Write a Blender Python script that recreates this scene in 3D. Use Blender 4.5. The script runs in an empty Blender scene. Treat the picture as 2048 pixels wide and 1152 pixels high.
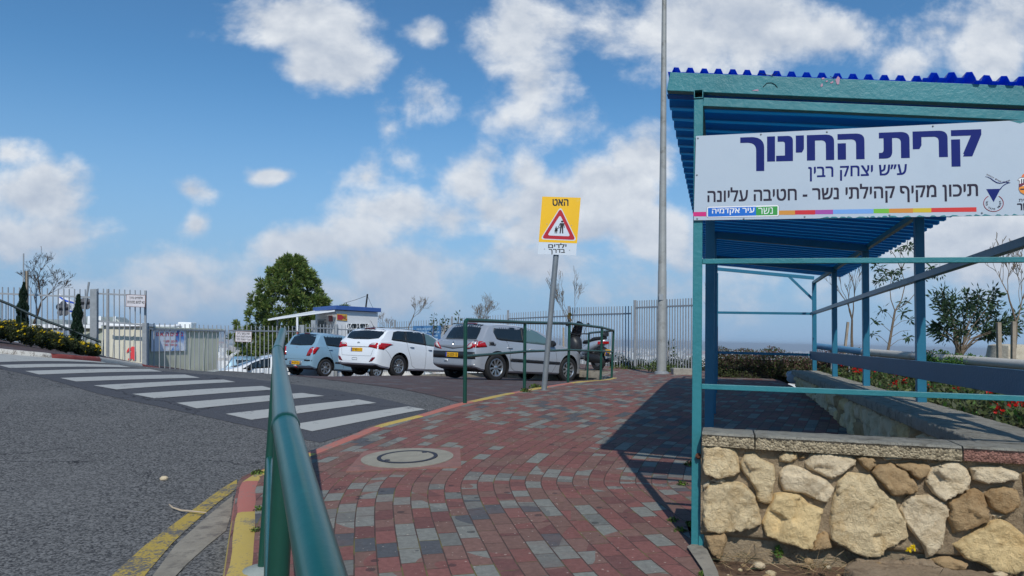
import bpy, bmesh, math, random
import numpy as np
from mathutils import Vector, Matrix
from mathutils.bvhtree import BVHTree
from mathutils import noise as mnoise

scene = bpy.context.scene
COL = scene.collection
rad = math.radians

# ------------------------------------------------------------------ camera
FPX, CX, CY = 1500.0, 1024.0, 576.0          # focal length and centre for a 2048 x 1152 frame
PITCH, ROLL = math.atan(101 / 1500), rad(1.3)
fwd = Vector((0, math.cos(PITCH), math.sin(PITCH)))
up0 = Vector((0, -math.sin(PITCH), math.cos(PITCH)))
r0 = Vector((1, 0, 0))
cam_up = up0 * math.cos(ROLL) - r0 * math.sin(ROLL)
cam_rt = r0 * math.cos(ROLL) + up0 * math.sin(ROLL)
cd = bpy.data.cameras.new('camera')
cam = bpy.data.objects.new('camera', cd)
COL.objects.link(cam)
cd.sensor_width = 36
cd.lens = 36 * FPX / 2048
cd.clip_start, cd.clip_end = 0.05, 120000
cam.matrix_world = Matrix((cam_rt, cam_up, -fwd)).transposed().to_4x4()
scene.camera = cam

# ------------------------------------------------------------------ light
SUN_EL, SUN_AZ = 43.2, 179.0
sd = bpy.data.lights.new('sun', 'SUN')
sd.energy = 3.25
sd.angle = rad(0.5)
sd.color = (1.0, 0.955, 0.88)
sun = bpy.data.objects.new('sun', sd)
COL.objects.link(sun)
sun.rotation_euler = (rad(90 - SUN_EL), 0, rad(1))
scene.view_settings.view_transform = 'Standard'
scene.view_settings.look = 'None'
scene.view_settings.exposure = 0.0
scene.view_settings.gamma = 1.0
scene.view_settings.use_curve_mapping = False


def C(r, g, b):
    def f(c):
        c /= 255.0
        return c / 12.92 if c <= 0.04045 else ((c + 0.055) / 1.055) ** 2.4
    return (f(r), f(g), f(b))


class NT:
    """small helper for writing node trees"""
    def __init__(self, nt):
        self.nt = nt

    def n(self, typ, ins=None, **kw):
        nd = self.nt.nodes.new(typ)
        for k, v in kw.items():
            setattr(nd, k, v)
        for k, v in (ins or {}).items():
            s = nd.inputs[k]
            if isinstance(v, bpy.types.NodeSocket):
                self.nt.links.new(v, s)
            elif isinstance(v, bpy.types.Node):
                self.nt.links.new(v.outputs[0], s)
            else:
                if s.type == 'RGBA' and len(v) == 3:
                    v = (*v, 1)
                s.default_value = v
        return nd

    def math(self, op, a, b=0.0, c=0.0, clamp=False):
        nd = self.n('ShaderNodeMath', {0: a, 1: b, 2: c}, operation=op, use_clamp=clamp)
        return nd.outputs[0]

    def mix(self, f, a, b, blend='MIX'):
        nd = self.n('ShaderNodeMix', {0: f, 6: a, 7: b}, data_type='RGBA', blend_type=blend)
        return nd.outputs[2]

    def ramp(self, f, stops, interp='LINEAR'):
        nd = self.n('ShaderNodeValToRGB', {0: f})
        cr = nd.color_ramp
        cr.interpolation = interp
        while len(cr.elements) < len(stops):
            cr.elements.new(0.5)
        for e, (p, c) in zip(cr.elements, stops):
            e.position = p
            e.color = (*c, 1) if len(c) == 3 else c
        return nd.outputs[0]


# ------------------------------------------------------------------ sky with cumulus
world = bpy.data.worlds.new('World')
scene.world = world
world.use_nodes = True
world.node_tree.nodes.clear()
T = NT(world.node_tree)
sky = T.n('ShaderNodeTexSky', sky_type='NISHITA', sun_disc=False, sun_elevation=rad(SUN_EL),
          sun_rotation=rad(SUN_AZ), altitude=150, air_density=1.0, dust_density=0.6, ozone_density=1.6)
tc = T.n('ShaderNodeTexCoord')
sep = T.n('ShaderNodeSeparateXYZ', {0: tc.outputs['Generated']})
ymax = T.math('MAXIMUM', sep.outputs[1], 0.05)
u = T.math('DIVIDE', sep.outputs[0], ymax)
v = T.math('DIVIDE', sep.outputs[2], ymax)
uv = T.n('ShaderNodeCombineXYZ', {0: u, 1: v}).outputs[0]
# cloud masses: azimuth / elevation tangents (from the horizon), half sizes, weight
CL = []


def cl(px, py, rx, ry, w=1.0):
    hy = 677 + (px - 1024) * math.tan(ROLL)
    CL.append(((px - 1024) / 1500, (hy - py) / 1500, rx / 1500, ry / 1500, w))


for c in [(560, 30, 190, 75, 1.0), (640, 95, 130, 75, 1.0), (590, 130, 90, 45, .8), (840, 45, 45, 32, .6), (850, 190, 62, 70, .62),
          (1020, 60, 110, 120, .85), (1060, 170, 110, 110, .8), (1130, 235, 130, 60, .62), (1000, 230, 60, 60, .45),
          (1320, 40, 190, 110, .85), (1520, 40, 190, 120, .95), (1680, 60, 130, 90, .8), (1790, 120, 85, 60, .7), (1990, 70, 160, 120, .85),
          (1880, 60, 90, 50, .5),
          (1290, 310, 90, 85, 1.35), (1235, 375, 140, 85, 1.45), (1140, 420, 150, 80, 1.25), (1290, 440, 130, 80, 1.35), (1050, 460, 80, 60, .8),
          (720, 350, 75, 65, .9), (760, 420, 120, 70, .9), (720, 460, 90, 45, .8), (800, 310, 70, 60, .55), (930, 360, 80, 70, .85),
          (985, 420, 100, 70, .85), (900, 440, 90, 60, .7), (1045, 345, 42, 55, .55), (770, 250, 40, 60, .4),
          (540, 345, 62, 28, .85), (362, 382, 52, 30, .75), (372, 448, 48, 34, .8), (60, 390, 140, 75, .75), (0, 300, 60, 45, .7),
          (100, 470, 190, 80, .7), (300, 520, 260, 60, .55), (600, 490, 130, 45, .7), (820, 540, 180, 60, .75), (1060, 530, 220, 60, .7),
          (600, 590, 420, 50, .42), (150, 570, 300, 50, .42), (1500, 480, 190, 120, .8), (1900, 480, 260, 110, .95), (1700, 560, 240, 70, .6),
          (1250, 590, 260, 60, .5), (1450, 330, 150, 120, .7), (2080, 380, 200, 130, .8), (2500, 200, 300, 200, .9), (-500, 300, 300, 200, .8),
          (1900, -150, 350, 150, .8), (900, -200, 250, 100, .8)]:
    cl(*c)
wn = T.n('ShaderNodeTexNoise', {'Vector': uv, 'Scale': 9.0, 'Detail': 3.0, 'Roughness': .5}, noise_dimensions='3D')
warp = T.n('ShaderNodeVectorMath', {0: wn.outputs['Color'], 1: (.5, .5, .5)}, operation='SUBTRACT').outputs[0]
warp = T.n('ShaderNodeVectorMath', {0: warp, 1: (.06, .05, 0)}, operation='MULTIPLY').outputs[0]
uvw = T.n('ShaderNodeVectorMath', {0: uv, 1: warp}, operation='ADD').outputs[0]
acc = None
for (cu, cv, ru, rv, w) in CL:
    d = T.n('ShaderNodeVectorMath', {0: uvw, 1: (cu, cv, 0)}, operation='SUBTRACT').outputs[0]
    d = T.n('ShaderNodeVectorMath', {0: d, 1: (1 / ru, 1 / rv, 0)}, operation='MULTIPLY').outputs[0]
    ln = T.n('ShaderNodeVectorMath', {0: d}, operation='LENGTH').outputs['Value']
    b = T.math('MULTIPLY', T.math('SUBTRACT', 1.14, ln), w)
    acc = b if acc is None else T.math('SMOOTH_MAX', acc, b, 0.25)
acc = T.math('MAXIMUM', acc, -0.6)
str_uv = T.n('ShaderNodeVectorMath', {0: uv, 1: (1.0, 1.25, 1)}, operation='MULTIPLY').outputs[0]
n1 = T.n('ShaderNodeTexNoise', {'Vector': str_uv, 'Scale': 5.2, 'Detail': 10.0, 'Roughness': .6, 'Distortion': .12}).outputs[0]
off_uv = T.n('ShaderNodeVectorMath', {0: str_uv, 1: (-.006, .022, 0)}, operation='ADD').outputs[0]
n2 = T.n('ShaderNodeTexNoise', {'Vector': off_uv, 'Scale': 5.2, 'Detail': 5.0, 'Roughness': .52, 'Distortion': .12}).outputs[0]
dens = T.math('ADD', acc, T.math('MULTIPLY', T.math('SUBTRACT', n1, .53), 2.9))
front = T.n('ShaderNodeMapRange', {0: sep.outputs[1], 1: .05, 2: .25}, interpolation_type='SMOOTHSTEP').outputs[0]
alpha = T.n('ShaderNodeMapRange', {0: dens, 1: -.05, 2: .62, 3: 0, 4: .97}, interpolation_type='SMOOTHSTEP').outputs[0]
alpha = T.math('MULTIPLY', alpha, front)
relief = T.math('ADD', .60, T.math('MULTIPLY', T.math('SUBTRACT', n1, n2), 2.6))
relief = T.math('ADD', relief, T.math('MULTIPLY', T.math('SUBTRACT', .9, dens), .12), clamp=True)
# clouds low on the horizon are seen through more air
low = T.n('ShaderNodeMapRange', {0: v, 1: .0, 2: .24}, interpolation_type='SMOOTHSTEP').outputs[0]
ccol = T.ramp(relief, [(0.1, C(166, 182, 206)), (.5, C(204, 213, 226)), (.85, C(236, 241, 247))])
hazecol = C(158, 178, 206)
ccol = T.mix(low, T.mix(.62, ccol, hazecol), ccol)
# thicker, paler air towards the horizon
skyc = T.mix(1.0, sky.outputs[0], (.50, .86, 1.07), 'MULTIPLY')
el = T.n('ShaderNodeMapRange', {0: sep.outputs[2], 1: -.02, 2: .34, 3: 1, 4: 0}, interpolation_type='SMOOTHSTEP').outputs[0]
el = T.math('MULTIPLY', el, .95)
skyc = T.mix(el, skyc, tuple(c / .105 for c in C(142, 172, 207)))
bg_sky = T.n('ShaderNodeBackground', {0: skyc, 1: 0.112})
bg_cl = T.n('ShaderNodeBackground', {0: ccol, 1: 0.93})
ms = T.n('ShaderNodeMixShader', {0: alpha, 1: bg_sky.outputs[0], 2: bg_cl.outputs[0]})
wo = T.n('ShaderNodeOutputWorld', {0: ms.outputs[0]})

# ------------------------------------------------------------------ pixel <-> space helpers


def ray(px, py):
    return cam_rt * ((px - CX) / FPX) + cam_up * ((CY - py) / FPX) + fwd


def P(px, py, d):
    r = ray(px, py)
    return r * (d / r.y)


def on_plane(px, py, p0, nrm):
    r = ray(px, py)
    return r * (p0.dot(nrm) / r.dot(nrm))


def tps(pts, lam=0.002):
    A = np.array(pts, float)
    X, z = A[:, :2], A[:, 2]
    n = len(X)

    def K(a, b):
        r2 = ((a[:, None, :] - b[None, :, :]) ** 2).sum(-1)
        return 0.5 * r2 * np.log(r2 + 1e-9)
    Mx = np.zeros((n + 3, n + 3))
    Mx[:n, :n] = K(X, X) + lam * np.eye(n) * 10
    Mx[:n, n] = 1
    Mx[:n, n + 1:] = X
    Mx[n, :n] = 1
    Mx[n + 1:, :n] = X.T
    w = np.linalg.solve(Mx, np.concatenate([z, np.zeros(3)]))

    def f(x, y):
        x = np.atleast_1d(np.asarray(x, float))
        y = np.atleast_1d(np.asarray(y, float))
        Q = np.stack([x.ravel(), y.ravel()], 1)
        out = np.empty(len(Q))
        for i in range(0, len(Q), 20000):
            q = Q[i:i + 20000]
            out[i:i + 20000] = K(q, X) @ w[:n] + w[n] + q @ w[n + 1:]
        return out.reshape(x.shape)
    return f


def up_(px, d):
    return (px - 1024) / 1500 * d


S_PTS = [(0, .6, -1.42), (-1.3, 2.0, -1.24), (1.0, 2.0, -1.16), (-.06, 3.75, -1.06), (-1.19, 3.57, -1.10), (-1.9, 5.5, -1.05), (-.82, 5.9, -.963),
         (-1.74, 6.27, -1.0), (-1.48, 7.1, -.93), (-1.03, 8.04, -.85), (-.56, 8.95, -.775), (.19, 11, -.765), (.96, 12.8, -.72), (1.7, 14.4, -.745),
         (2.1, 15.7, -.775), (1.8, 17.9, -.82), (3.5, 17.6, -.745), (.967, 3.9, -1.037), (1.7, 3.3, -1.02), (2.6, 3.2, -1.0), (1.6, 7.5, -.88),
         (2.6, 11, -.76), (3.6, 14.5, -.70), (5, 18, -.74), (4, 20.5, -.78), (.6, 7, -.885)]
R_PTS = [(-2.66, 3.9, -1.30), (-1.9, 3.9, -1.27), (-1.6, 3.9, -1.24), (-2.08, 7.8, -1.01), (-1.07, 9.26, -.855), (-4.9, 9.75, -.83), (-4.4, 6.5, -1.07),
         (-7.93, 11.85, -.644), (-9.4, 14, -.50), (-9.5, 15.5, -.58), (-9.6, 17.5, -.735), (-9.3, 20, -1.02), (-10, 21.5, -1.1), (-9.4, 24, -1.22),
         (-8.4, 26, -1.4), (-3.4, 15.9, -.9), (-.4, 18.5, -1.03), (1.55, 20.2, -1.11), (-1.5, 19.6, -1.08), (-3.4, 22.6, -1.19), (-1.3, 24.5, -1.28),
         (-6.35, 25.5, -1.45), (-5, 28, -1.6), (-8, 30, -1.8), (-6, 34, -2.1), (-14, 12, -.22), (-15, 20, -.5), (-7, 5, -1.02), (-5, 2, -1.3),
         (3, 24, -1.25), (8, 24, -1.4), (0, 30, -1.6), (-20, 8, .1), (-.3, 11, -.87), (-.2, 14, -.9), (6, 8, -1.1), (6, 3, -1.2), (10, 14, -1.2),
         (-12.3, 18, -.33), (-11.4, 18.6, -.56), (-13.6, 17, -.2), (-13, 21, -.5), (-10.4, 20.6, -.86), (-13, 25, -1.2), (-20, 30, -1.6), (12, 30, -2.0)]
R_PTS += [(x, y, z - .15) for (x, y, z) in S_PTS if not (x < -.3 and y > 5.2)]
R_PTS += [(x + .25, y, z - .12) for (x, y, z) in S_PTS if (x < -.3 and y > 5.2)]
SZ = tps(S_PTS)
RZ = tps(R_PTS)


def sz(x, y):
    return float(SZ(x, y)[0])


def rz(x, y):
    return float(RZ(x, y)[0])


def G(px, py, f=None, dmin=1.0, dmax=70.0):
    f = f or RZ
    r = ray(px, py)
    r = r / r.y
    ds = np.arange(dmin, dmax, .02)
    gap = r.z * ds - f(r.x * ds, ds)
    k = int(np.argmax(gap < 0)) if (gap < 0).any() else len(ds) - 1
    if k > 0 and gap[k] < 0:
        a, b = gap[k - 1], gap[k]
        d = ds[k - 1] + .02 * a / (a - b)
    else:
        d = ds[k]
    return Vector((r.x * d, d, r.z * d))


# ------------------------------------------------------------------ mesh helpers
ORG = {}


def finish(o, parent):
    COL.objects.link(o)
    if parent is not None:
        o.parent = parent
        ORG[o] = ORG.get(parent, Vector((0, 0, 0)))
    else:
        ORG[o] = Vector((0, 0, 0))
    return o


def tag(o, label=None, cat=None, group=None, kind=None):
    if label:
        o['label'] = label
    if cat:
        o['category'] = cat
    if group:
        o['group'] = group
    if kind:
        o['kind'] = kind
    return o


def thing(name, label, cat, loc=(0, 0, 0), group=None, local=False, mat=None):
    o = bpy.data.objects.new(name, None)
    COL.objects.link(o)
    o.empty_display_size = .2
    if mat is not None:
        o.matrix_world = mat
    else:
        o.location = loc
    ORG[o] = Vector((0, 0, 0)) if local else Vector(loc)
    return tag(o, label, cat, group)


def copy_tree(o, parent=None):
    c = o.copy()
    COL.objects.link(c)
    c.parent = parent
    for ch in list(o.children):
        copy_tree(ch, c)
    return c


class MB:
    def __init__(self):
        self.v, self.f, self.m = [], [], []

    def add(self, vs, fs, mi=0):
        b = len(self.v)
        self.v.extend([tuple(p) for p in vs])
        self.f.extend([tuple(i + b for i in f) for f in fs])
        self.m.extend([mi] * len(fs))
        return self

    def hexa(self, p, mi=0):
        return self.add(p, [(0, 3, 2, 1), (4, 5, 6, 7), (0, 1, 5, 4), (1, 2, 6, 5), (2, 3, 7, 6), (3, 0, 4, 7)], mi)

    def box(self, c, s, ax=None, mi=0):
        c = Vector(c)
        ax = ax or (Vector((1, 0, 0)), Vector((0, 1, 0)), Vector((0, 0, 1)))
        h = [ax[i] * (s[i] / 2) for i in range(3)]
        p = [c + h[0] * a + h[1] * b + h[2] * d for d in (-1, 1) for a, b in ((-1, -1), (1, -1), (1, 1), (-1, 1))]
        return self.hexa(p, mi)

    def bar(self, a, b, w, h, up=(0, 0, 1), mi=0):
        """rectangular bar from a to b; w across, h along up"""
        a, b, up = Vector(a), Vector(b), Vector(up)
        d = (b - a).normalized()
        s = d.cross(up)
        if s.length < 1e-5:
            s = d.cross(Vector((0, 1, 0)))
        s.normalize()
        t = s.cross(d).normalized()
        q = [(-1, -1), (1, -1), (1, 1), (-1, 1)]
        p = [e + s * (i * w / 2) + t * (j * h / 2) for e in (a, b) for i, j in q]
        return self.hexa(p, mi)

    def tube(self, pts, r, n=8, mi=0, caps=True):
        pts = [Vector(p) for p in pts]
        rs = r if isinstance(r, (list, tuple)) else [r] * len(pts)
        d0 = (pts[1] - pts[0]).normalized()
        ref = Vector((0, 0, 1)) if abs(d0.z) < .9 else Vector((1, 0, 0))
        nrm = d0.cross(ref).normalized()
        vs, fs = [], []
        for i, p in enumerate(pts):
            if i == 0:
                d = d0
            elif i == len(pts) - 1:
                d = (pts[i] - pts[i - 1]).normalized()
            else:
                d = ((pts[i + 1] - p).normalized() + (p - pts[i - 1]).normalized())
                d = d.normalized() if d.length > 1e-6 else d0
            nrm = (nrm - d * nrm.dot(d))
            nrm = nrm.normalized() if nrm.length > 1e-6 else d.orthogonal().normalized()
            bi = d.cross(nrm)
            for k in range(n):
                t = 2 * math.pi * k / n
                vs.append(p + (nrm * math.cos(t) + bi * math.sin(t)) * rs[i])
        for i in range(len(pts) - 1):
            for k in range(n):
                a, b = i * n + k, i * n + (k + 1) % n
                fs.append((a, b, b + n, a + n))
        if caps:
            fs.append(tuple(range(n - 1, -1, -1)))
            fs.append(tuple(range((len(pts) - 1) * n, len(pts) * n)))
        return self.add(vs, fs, mi)

    def prism(self, poly, ext, mi=0):
        """planar polygon (list of Vector) pushed along ext"""
        n = len(poly)
        e = Vector(ext)
        vs = [Vector(p) for p in poly] + [Vector(p) + e for p in poly]
        fs = [tuple(range(n - 1, -1, -1)), tuple(range(n, 2 * n))]
        fs += [(i, (i + 1) % n, n + (i + 1) % n, n + i) for i in range(n)]
        return self.add(vs, fs, mi)

    def lathe(self, c, axis, prof, n=24, mi=0):
        """prof: (radius, height along axis)"""
        c, axis = Vector(c), Vector(axis).normalized()
        a = axis.orthogonal().normalized()
        b = axis.cross(a)
        vs, fs = [], []
        for (r, h) in prof:
            for k in range(n):
                t = 2 * math.pi * k / n
                vs.append(c + axis * h + (a * math.cos(t) + b * math.sin(t)) * r)
        for i in range(len(prof) - 1):
            for k in range(n):
                p, q = i * n + k, i * n + (k + 1) % n
                fs.append((p, q, q + n, p + n))
        return self.add(vs, fs, mi)

    def build(self, name, mats, parent=None, smooth=False, sharp=40, fixn=True, bevel=0):
        me = bpy.data.meshes.new(name)
        off = ORG.get(parent, Vector((0, 0, 0))) if parent is not None else Vector((0, 0, 0))
        arr = np.array(self.v, float) - np.array(off)
        me.from_pydata(arr.tolist(), [], self.f)
        mats = mats if isinstance(mats, (list, tuple)) else [mats]
        for m in mats:
            me.materials.append(m)
        if len(mats) > 1:
            me.polygons.foreach_set('material_index', self.m)
        if fixn or smooth:
            bm = bmesh.new()
            bm.from_mesh(me)
            if fixn:
                bmesh.ops.recalc_face_normals(bm, faces=bm.faces)
            if smooth:
                for f in bm.faces:
                    f.smooth = True
                ca = rad(sharp)
                for e in bm.edges:
                    if len(e.link_faces) == 2 and e.calc_face_angle(0) > ca:
                        e.smooth = False
            bm.to_mesh(me)
            bm.free()
        me.update()
        o = bpy.data.objects.new(name, me)
        finish(o, parent)
        if bevel:
            md = o.modifiers.new('bevel', 'BEVEL')
            md.width = bevel
            md.segments = 2
            md.limit_method = 'ANGLE'
        return o


def fast_mesh(name, V, Fq, mat, parent=None, nper=4, midx=None, uv=None):
    """big meshes from numpy arrays: V (n,3), Fq (m,nper)"""
    me = bpy.data.meshes.new(name)
    off = np.array(ORG.get(parent, Vector((0, 0, 0)))) if parent is not None else np.zeros(3)
    V = np.asarray(V, np.float32) - off.astype(np.float32)
    Fq = np.asarray(Fq, np.int32)
    me.vertices.add(len(V))
    me.vertices.foreach_set('co', V.ravel())
    me.loops.add(Fq.size)
    me.loops.foreach_set('vertex_index', Fq.ravel())
    me.polygons.add(len(Fq))
    me.polygons.foreach_set('loop_start', np.arange(0, Fq.size, nper, dtype=np.int32))
    for m in (mat if isinstance(mat, (list, tuple)) else [mat]):
        me.materials.append(m)
    if midx is not None:
        me.polygons.foreach_set('material_index', np.asarray(midx, np.int32))
    if uv is not None:
        lay = me.uv_layers.new(name='UVMap')
        lay.data.foreach_set('uv', np.asarray(uv, np.float32)[Fq.ravel()].ravel())
    me.update(calc_edges=True)
    me.validate()
    o = bpy.data.objects.new(name, me)
    return finish(o, parent)


# ------------------------------------------------------------------ materials
MATS = {}


def M(name, col, rough=.6, metal=0.0, var=0.12, vs=4.0, col2=None, amt2=.5, s2=2.0, bump=0.0, bs=40.0, coat=0.0, spec=.5, transl=None, sharp2=.12):
    if name in MATS:
        return MATS[name]
    m = bpy.data.materials.new(name)
    m.use_nodes = True
    m.node_tree.nodes.clear()
    t = NT(m.node_tree)
    tcn = t.n('ShaderNodeTexCoord').outputs['Object']
    nz = t.n('ShaderNodeTexNoise', {'Vector': tcn, 'Scale': vs, 'Detail': 6.0, 'Roughness': .65}).outputs[0]
    lo = tuple(c * (1 - var) for c in col)
    hi = tuple(min(1, c * (1 + var)) for c in col)
    base = t.ramp(nz, [(.3, lo), (.7, hi)])
    if col2 is not None:
        n2_ = t.n('ShaderNodeTexNoise', {'Vector': tcn, 'Scale': s2, 'Detail': 9.0, 'Roughness': .7}).outputs[0]
        f = t.n('ShaderNodeMapRange', {0: n2_, 1: amt2, 2: amt2 + sharp2}).outputs[0]
        base = t.mix(f, base, col2)
    ins = {'Base Color': base, 'Roughness': rough, 'Metallic': metal, 'Coat Weight': coat, 'Specular IOR Level': spec}
    if coat:
        ins['Coat Roughness'] = .05
    b = t.n('ShaderNodeBsdfPrincipled', ins)
    if bump:
        nb = t.n('ShaderNodeTexNoise', {'Vector': tcn, 'Scale': bs, 'Detail': 8.0, 'Roughness': .65}).outputs[0]
        bp = t.n('ShaderNodeBump', {'Height': nb, 'Strength': bump, 'Distance': .02})
        m.node_tree.links.new(bp.outputs[0], b.inputs['Normal'])
    out = b.outputs[0]
    if transl is not None:
        tr = t.n('ShaderNodeBsdfTranslucent', {'Color': transl})
        out = t.n('ShaderNodeMixShader', {0: .58, 1: out, 2: tr.outputs[0]}).outputs[0]
    t.n('ShaderNodeOutputMaterial', {0: out})
    MATS[name] = m
    return m


def leafmat(name, col, var=.35, trans=.5):
    """foliage: colour varies from leaf to leaf"""
    if name in MATS:
        return MATS[name]
    m = bpy.data.materials.new(name)
    m.use_nodes = True
    m.node_tree.nodes.clear()
    t = NT(m.node_tree)
    g = t.n('ShaderNodeNewGeometry')
    tcn = t.n('ShaderNodeTexCoord').outputs['Object']
    nz = t.n('ShaderNodeTexNoise', {'Vector': tcn, 'Scale': 1.7, 'Detail': 3.0}).outputs[0]
    r = t.math('ADD', t.math('MULTIPLY', g.outputs['Random Per Island'], .55), t.math('MULTIPLY', nz, .5))
    base = t.ramp(r, [(.15, tuple(c * (1 - var) for c in col)), (.55, col), (.95, tuple(min(1, c * (1 + var * 1.6)) for c in col))])
    b = t.n('ShaderNodeBsdfPrincipled', {'Base Color': base, 'Roughness': .55, 'Specular IOR Level': .35})
    tr = t.n('ShaderNodeBsdfTranslucent', {'Color': base})
    t.n('ShaderNodeOutputMaterial', {0: t.n('ShaderNodeMixShader', {0: trans * .6, 1: b.outputs[0], 2: tr.outputs[0]}).outputs[0]})
    MATS[name] = m
    return m


m_galv = M('galvanised_steel', C(146, 151, 155), .5, .15, .15, 9, bump=.05)
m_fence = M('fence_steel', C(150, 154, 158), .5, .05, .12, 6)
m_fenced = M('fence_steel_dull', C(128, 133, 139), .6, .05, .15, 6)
m_green = M('green_pipe_paint', C(4, 78, 70), .34, 0, .14, 5, col2=C(24, 96, 88), amt2=.6, s2=14, coat=.12, bump=.04, bs=25)
m_greend = M('green_post_paint', C(16, 66, 54), .4, 0, .15, 5, coat=.1, bump=.04)
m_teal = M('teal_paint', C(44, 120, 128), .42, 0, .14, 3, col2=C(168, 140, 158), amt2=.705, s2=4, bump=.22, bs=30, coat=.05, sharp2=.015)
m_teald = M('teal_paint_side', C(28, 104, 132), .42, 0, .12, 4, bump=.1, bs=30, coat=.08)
m_blueroof = M('blue_sheet', C(30, 132, 184), .4, 0, .3, 1.0, transl=C(64, 176, 212))
m_black = M('black_rubber', (.012, .012, .013), .8, 0, .2)
m_blackp = M('black_plastic', (.018, .018, .02), .45, 0, .2)
m_dark = M('painted_hollow', (.008, .009, .01), .9)
m_white = M('white_paint', C(228, 230, 232), .45, 0, .05)
m_cream = M('cream_panel', C(214, 210, 192), .6, 0, .05, 2)
m_concrete = M('concrete', C(150, 146, 136), .9, 0, .18, 6, col2=C(110, 106, 98), amt2=.55, s2=8, bump=.4, bs=60)
m_bark = M('bark', C(118, 104, 88), .9, 0, .25, 20, bump=.5)
m_barkd = M('bark_dark', C(70, 58, 48), .9, 0, .3, 15)
m_wood = M('stake_wood', C(150, 138, 122), .85, 0, .25, 12, bump=.3)
m_chrome = M('chrome', (.6, .6, .6), .15, 1.0, .02)
m_alloy = M('alloy', (.46, .47, .48), .28, .85, .05)
m_glass = M('car_glass', (.012, .017, .02), .03, 0, .05, spec=.8)
m_glassl = M('car_glass_light', (.10, .17, .18), .03, 0, .05, spec=.8)
m_red = M('red_lens', C(170, 8, 14), .15, 0, .05, coat=.6)
m_redd = M('dark_red_lens', C(110, 5, 10), .15, 0, .05, coat=.6)
m_clear = M('clear_lens', C(205, 198, 196), .15, 0, .05, coat=.6)
m_platey = M('plate_yellow', C(235, 176, 22), .5, 0, .03)
m_blue = M('plate_blue', C(40, 70, 170), .5)
m_ink = M('ink_black', (.012, .012, .014), .6)
m_navy = M('ink_navy', C(20, 36, 108), .7, spec=.2)
m_grey_ink = M('ink_grey', C(50, 47, 62), .7, spec=.2)
m_redink = M('ink_red', C(196, 30, 40), .5)
m_signwhite = M('sign_white', C(206, 214, 222), .35, 0, .03, 2, coat=.15)


# ------------------------------------------------------------------ lettering
def glyph_mesh(body):
    """flat filled outlines of a line of text (filled by winding number, so crossing contours stay solid)"""
    from mathutils.geometry import delaunay_2d_cdt
    cu = bpy.data.curves.new('lettering', 'FONT')
    cu.body = body
    cu.size = 1
    cu.resolution_u = 4
    cu.fill_mode = 'NONE'
    tmp = bpy.data.objects.new('lettering_curve', cu)
    COL.objects.link(tmp)
    dg = bpy.context.evaluated_depsgraph_get()
    me0 = bpy.data.meshes.new_from_object(tmp.evaluated_get(dg))
    bpy.data.objects.remove(tmp)
    n = len(me0.vertices)
    co = np.empty(n * 3, np.float64)
    me0.vertices.foreach_get('co', co)
    co = co.reshape(-1, 3)
    ed = [tuple(e.vertices) for e in me0.edges]
    bpy.data.meshes.remove(me0)
    nb = {}
    for a, b in ed:
        nb.setdefault(a, []).append(b)
        nb.setdefault(b, []).append(a)
    seen, loops = set(), []
    for v0 in range(n):
        if v0 in seen or v0 not in nb:
            continue
        lp, cur, prev = [v0], v0, None
        seen.add(v0)
        nxt = v0 + 1 if v0 + 1 in nb[v0] else nb[v0][0]
        while nxt not in seen:
            lp.append(nxt)
            seen.add(nxt)
            c2 = [q for q in nb[nxt] if q not in seen]
            if not c2:
                break
            nxt = c2[0]
        loops.append(co[lp][:, :2])
    allp, edges = [], []
    for lp in loops:
        b = len(allp)
        m_ = len(lp)
        allp += [Vector(p) for p in lp]
        edges += [(b + i, b + (i + 1) % m_) for i in range(m_)]
    vs, es, fs, *_ = delaunay_2d_cdt(allp, edges, [], 0, 1e-6)
    q = np.array([(v_.x, v_.y) for v_ in vs])
    F_ = np.array([f for f in fs if len(f) == 3])
    cen = q[F_].mean(1)
    wn_ = np.zeros(len(cen))
    for lp in loops:
        x0, y0 = lp[:, 0], lp[:, 1]
        x1, y1 = np.roll(x0, -1), np.roll(y0, -1)
        cx_, cy_ = cen[:, :1], cen[:, 1:]
        cr = (x1 - x0) * (cy_ - y0) - (cx_ - x0) * (y1 - y0)
        wn_ += ((y0 <= cy_) & (y1 > cy_) & (cr > 0)).sum(1) - ((y0 > cy_) & (y1 <= cy_) & (cr < 0)).sum(1)
    F_ = F_[np.abs(wn_) > .5]
    used = np.unique(F_)
    remap = -np.ones(len(q), int)
    remap[used] = np.arange(len(used))
    out = np.zeros((len(used), 3), np.float32)
    out[:, :2] = q[used]
    return out, [tuple(int(i) for i in remap[f]) for f in F_]


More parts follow.
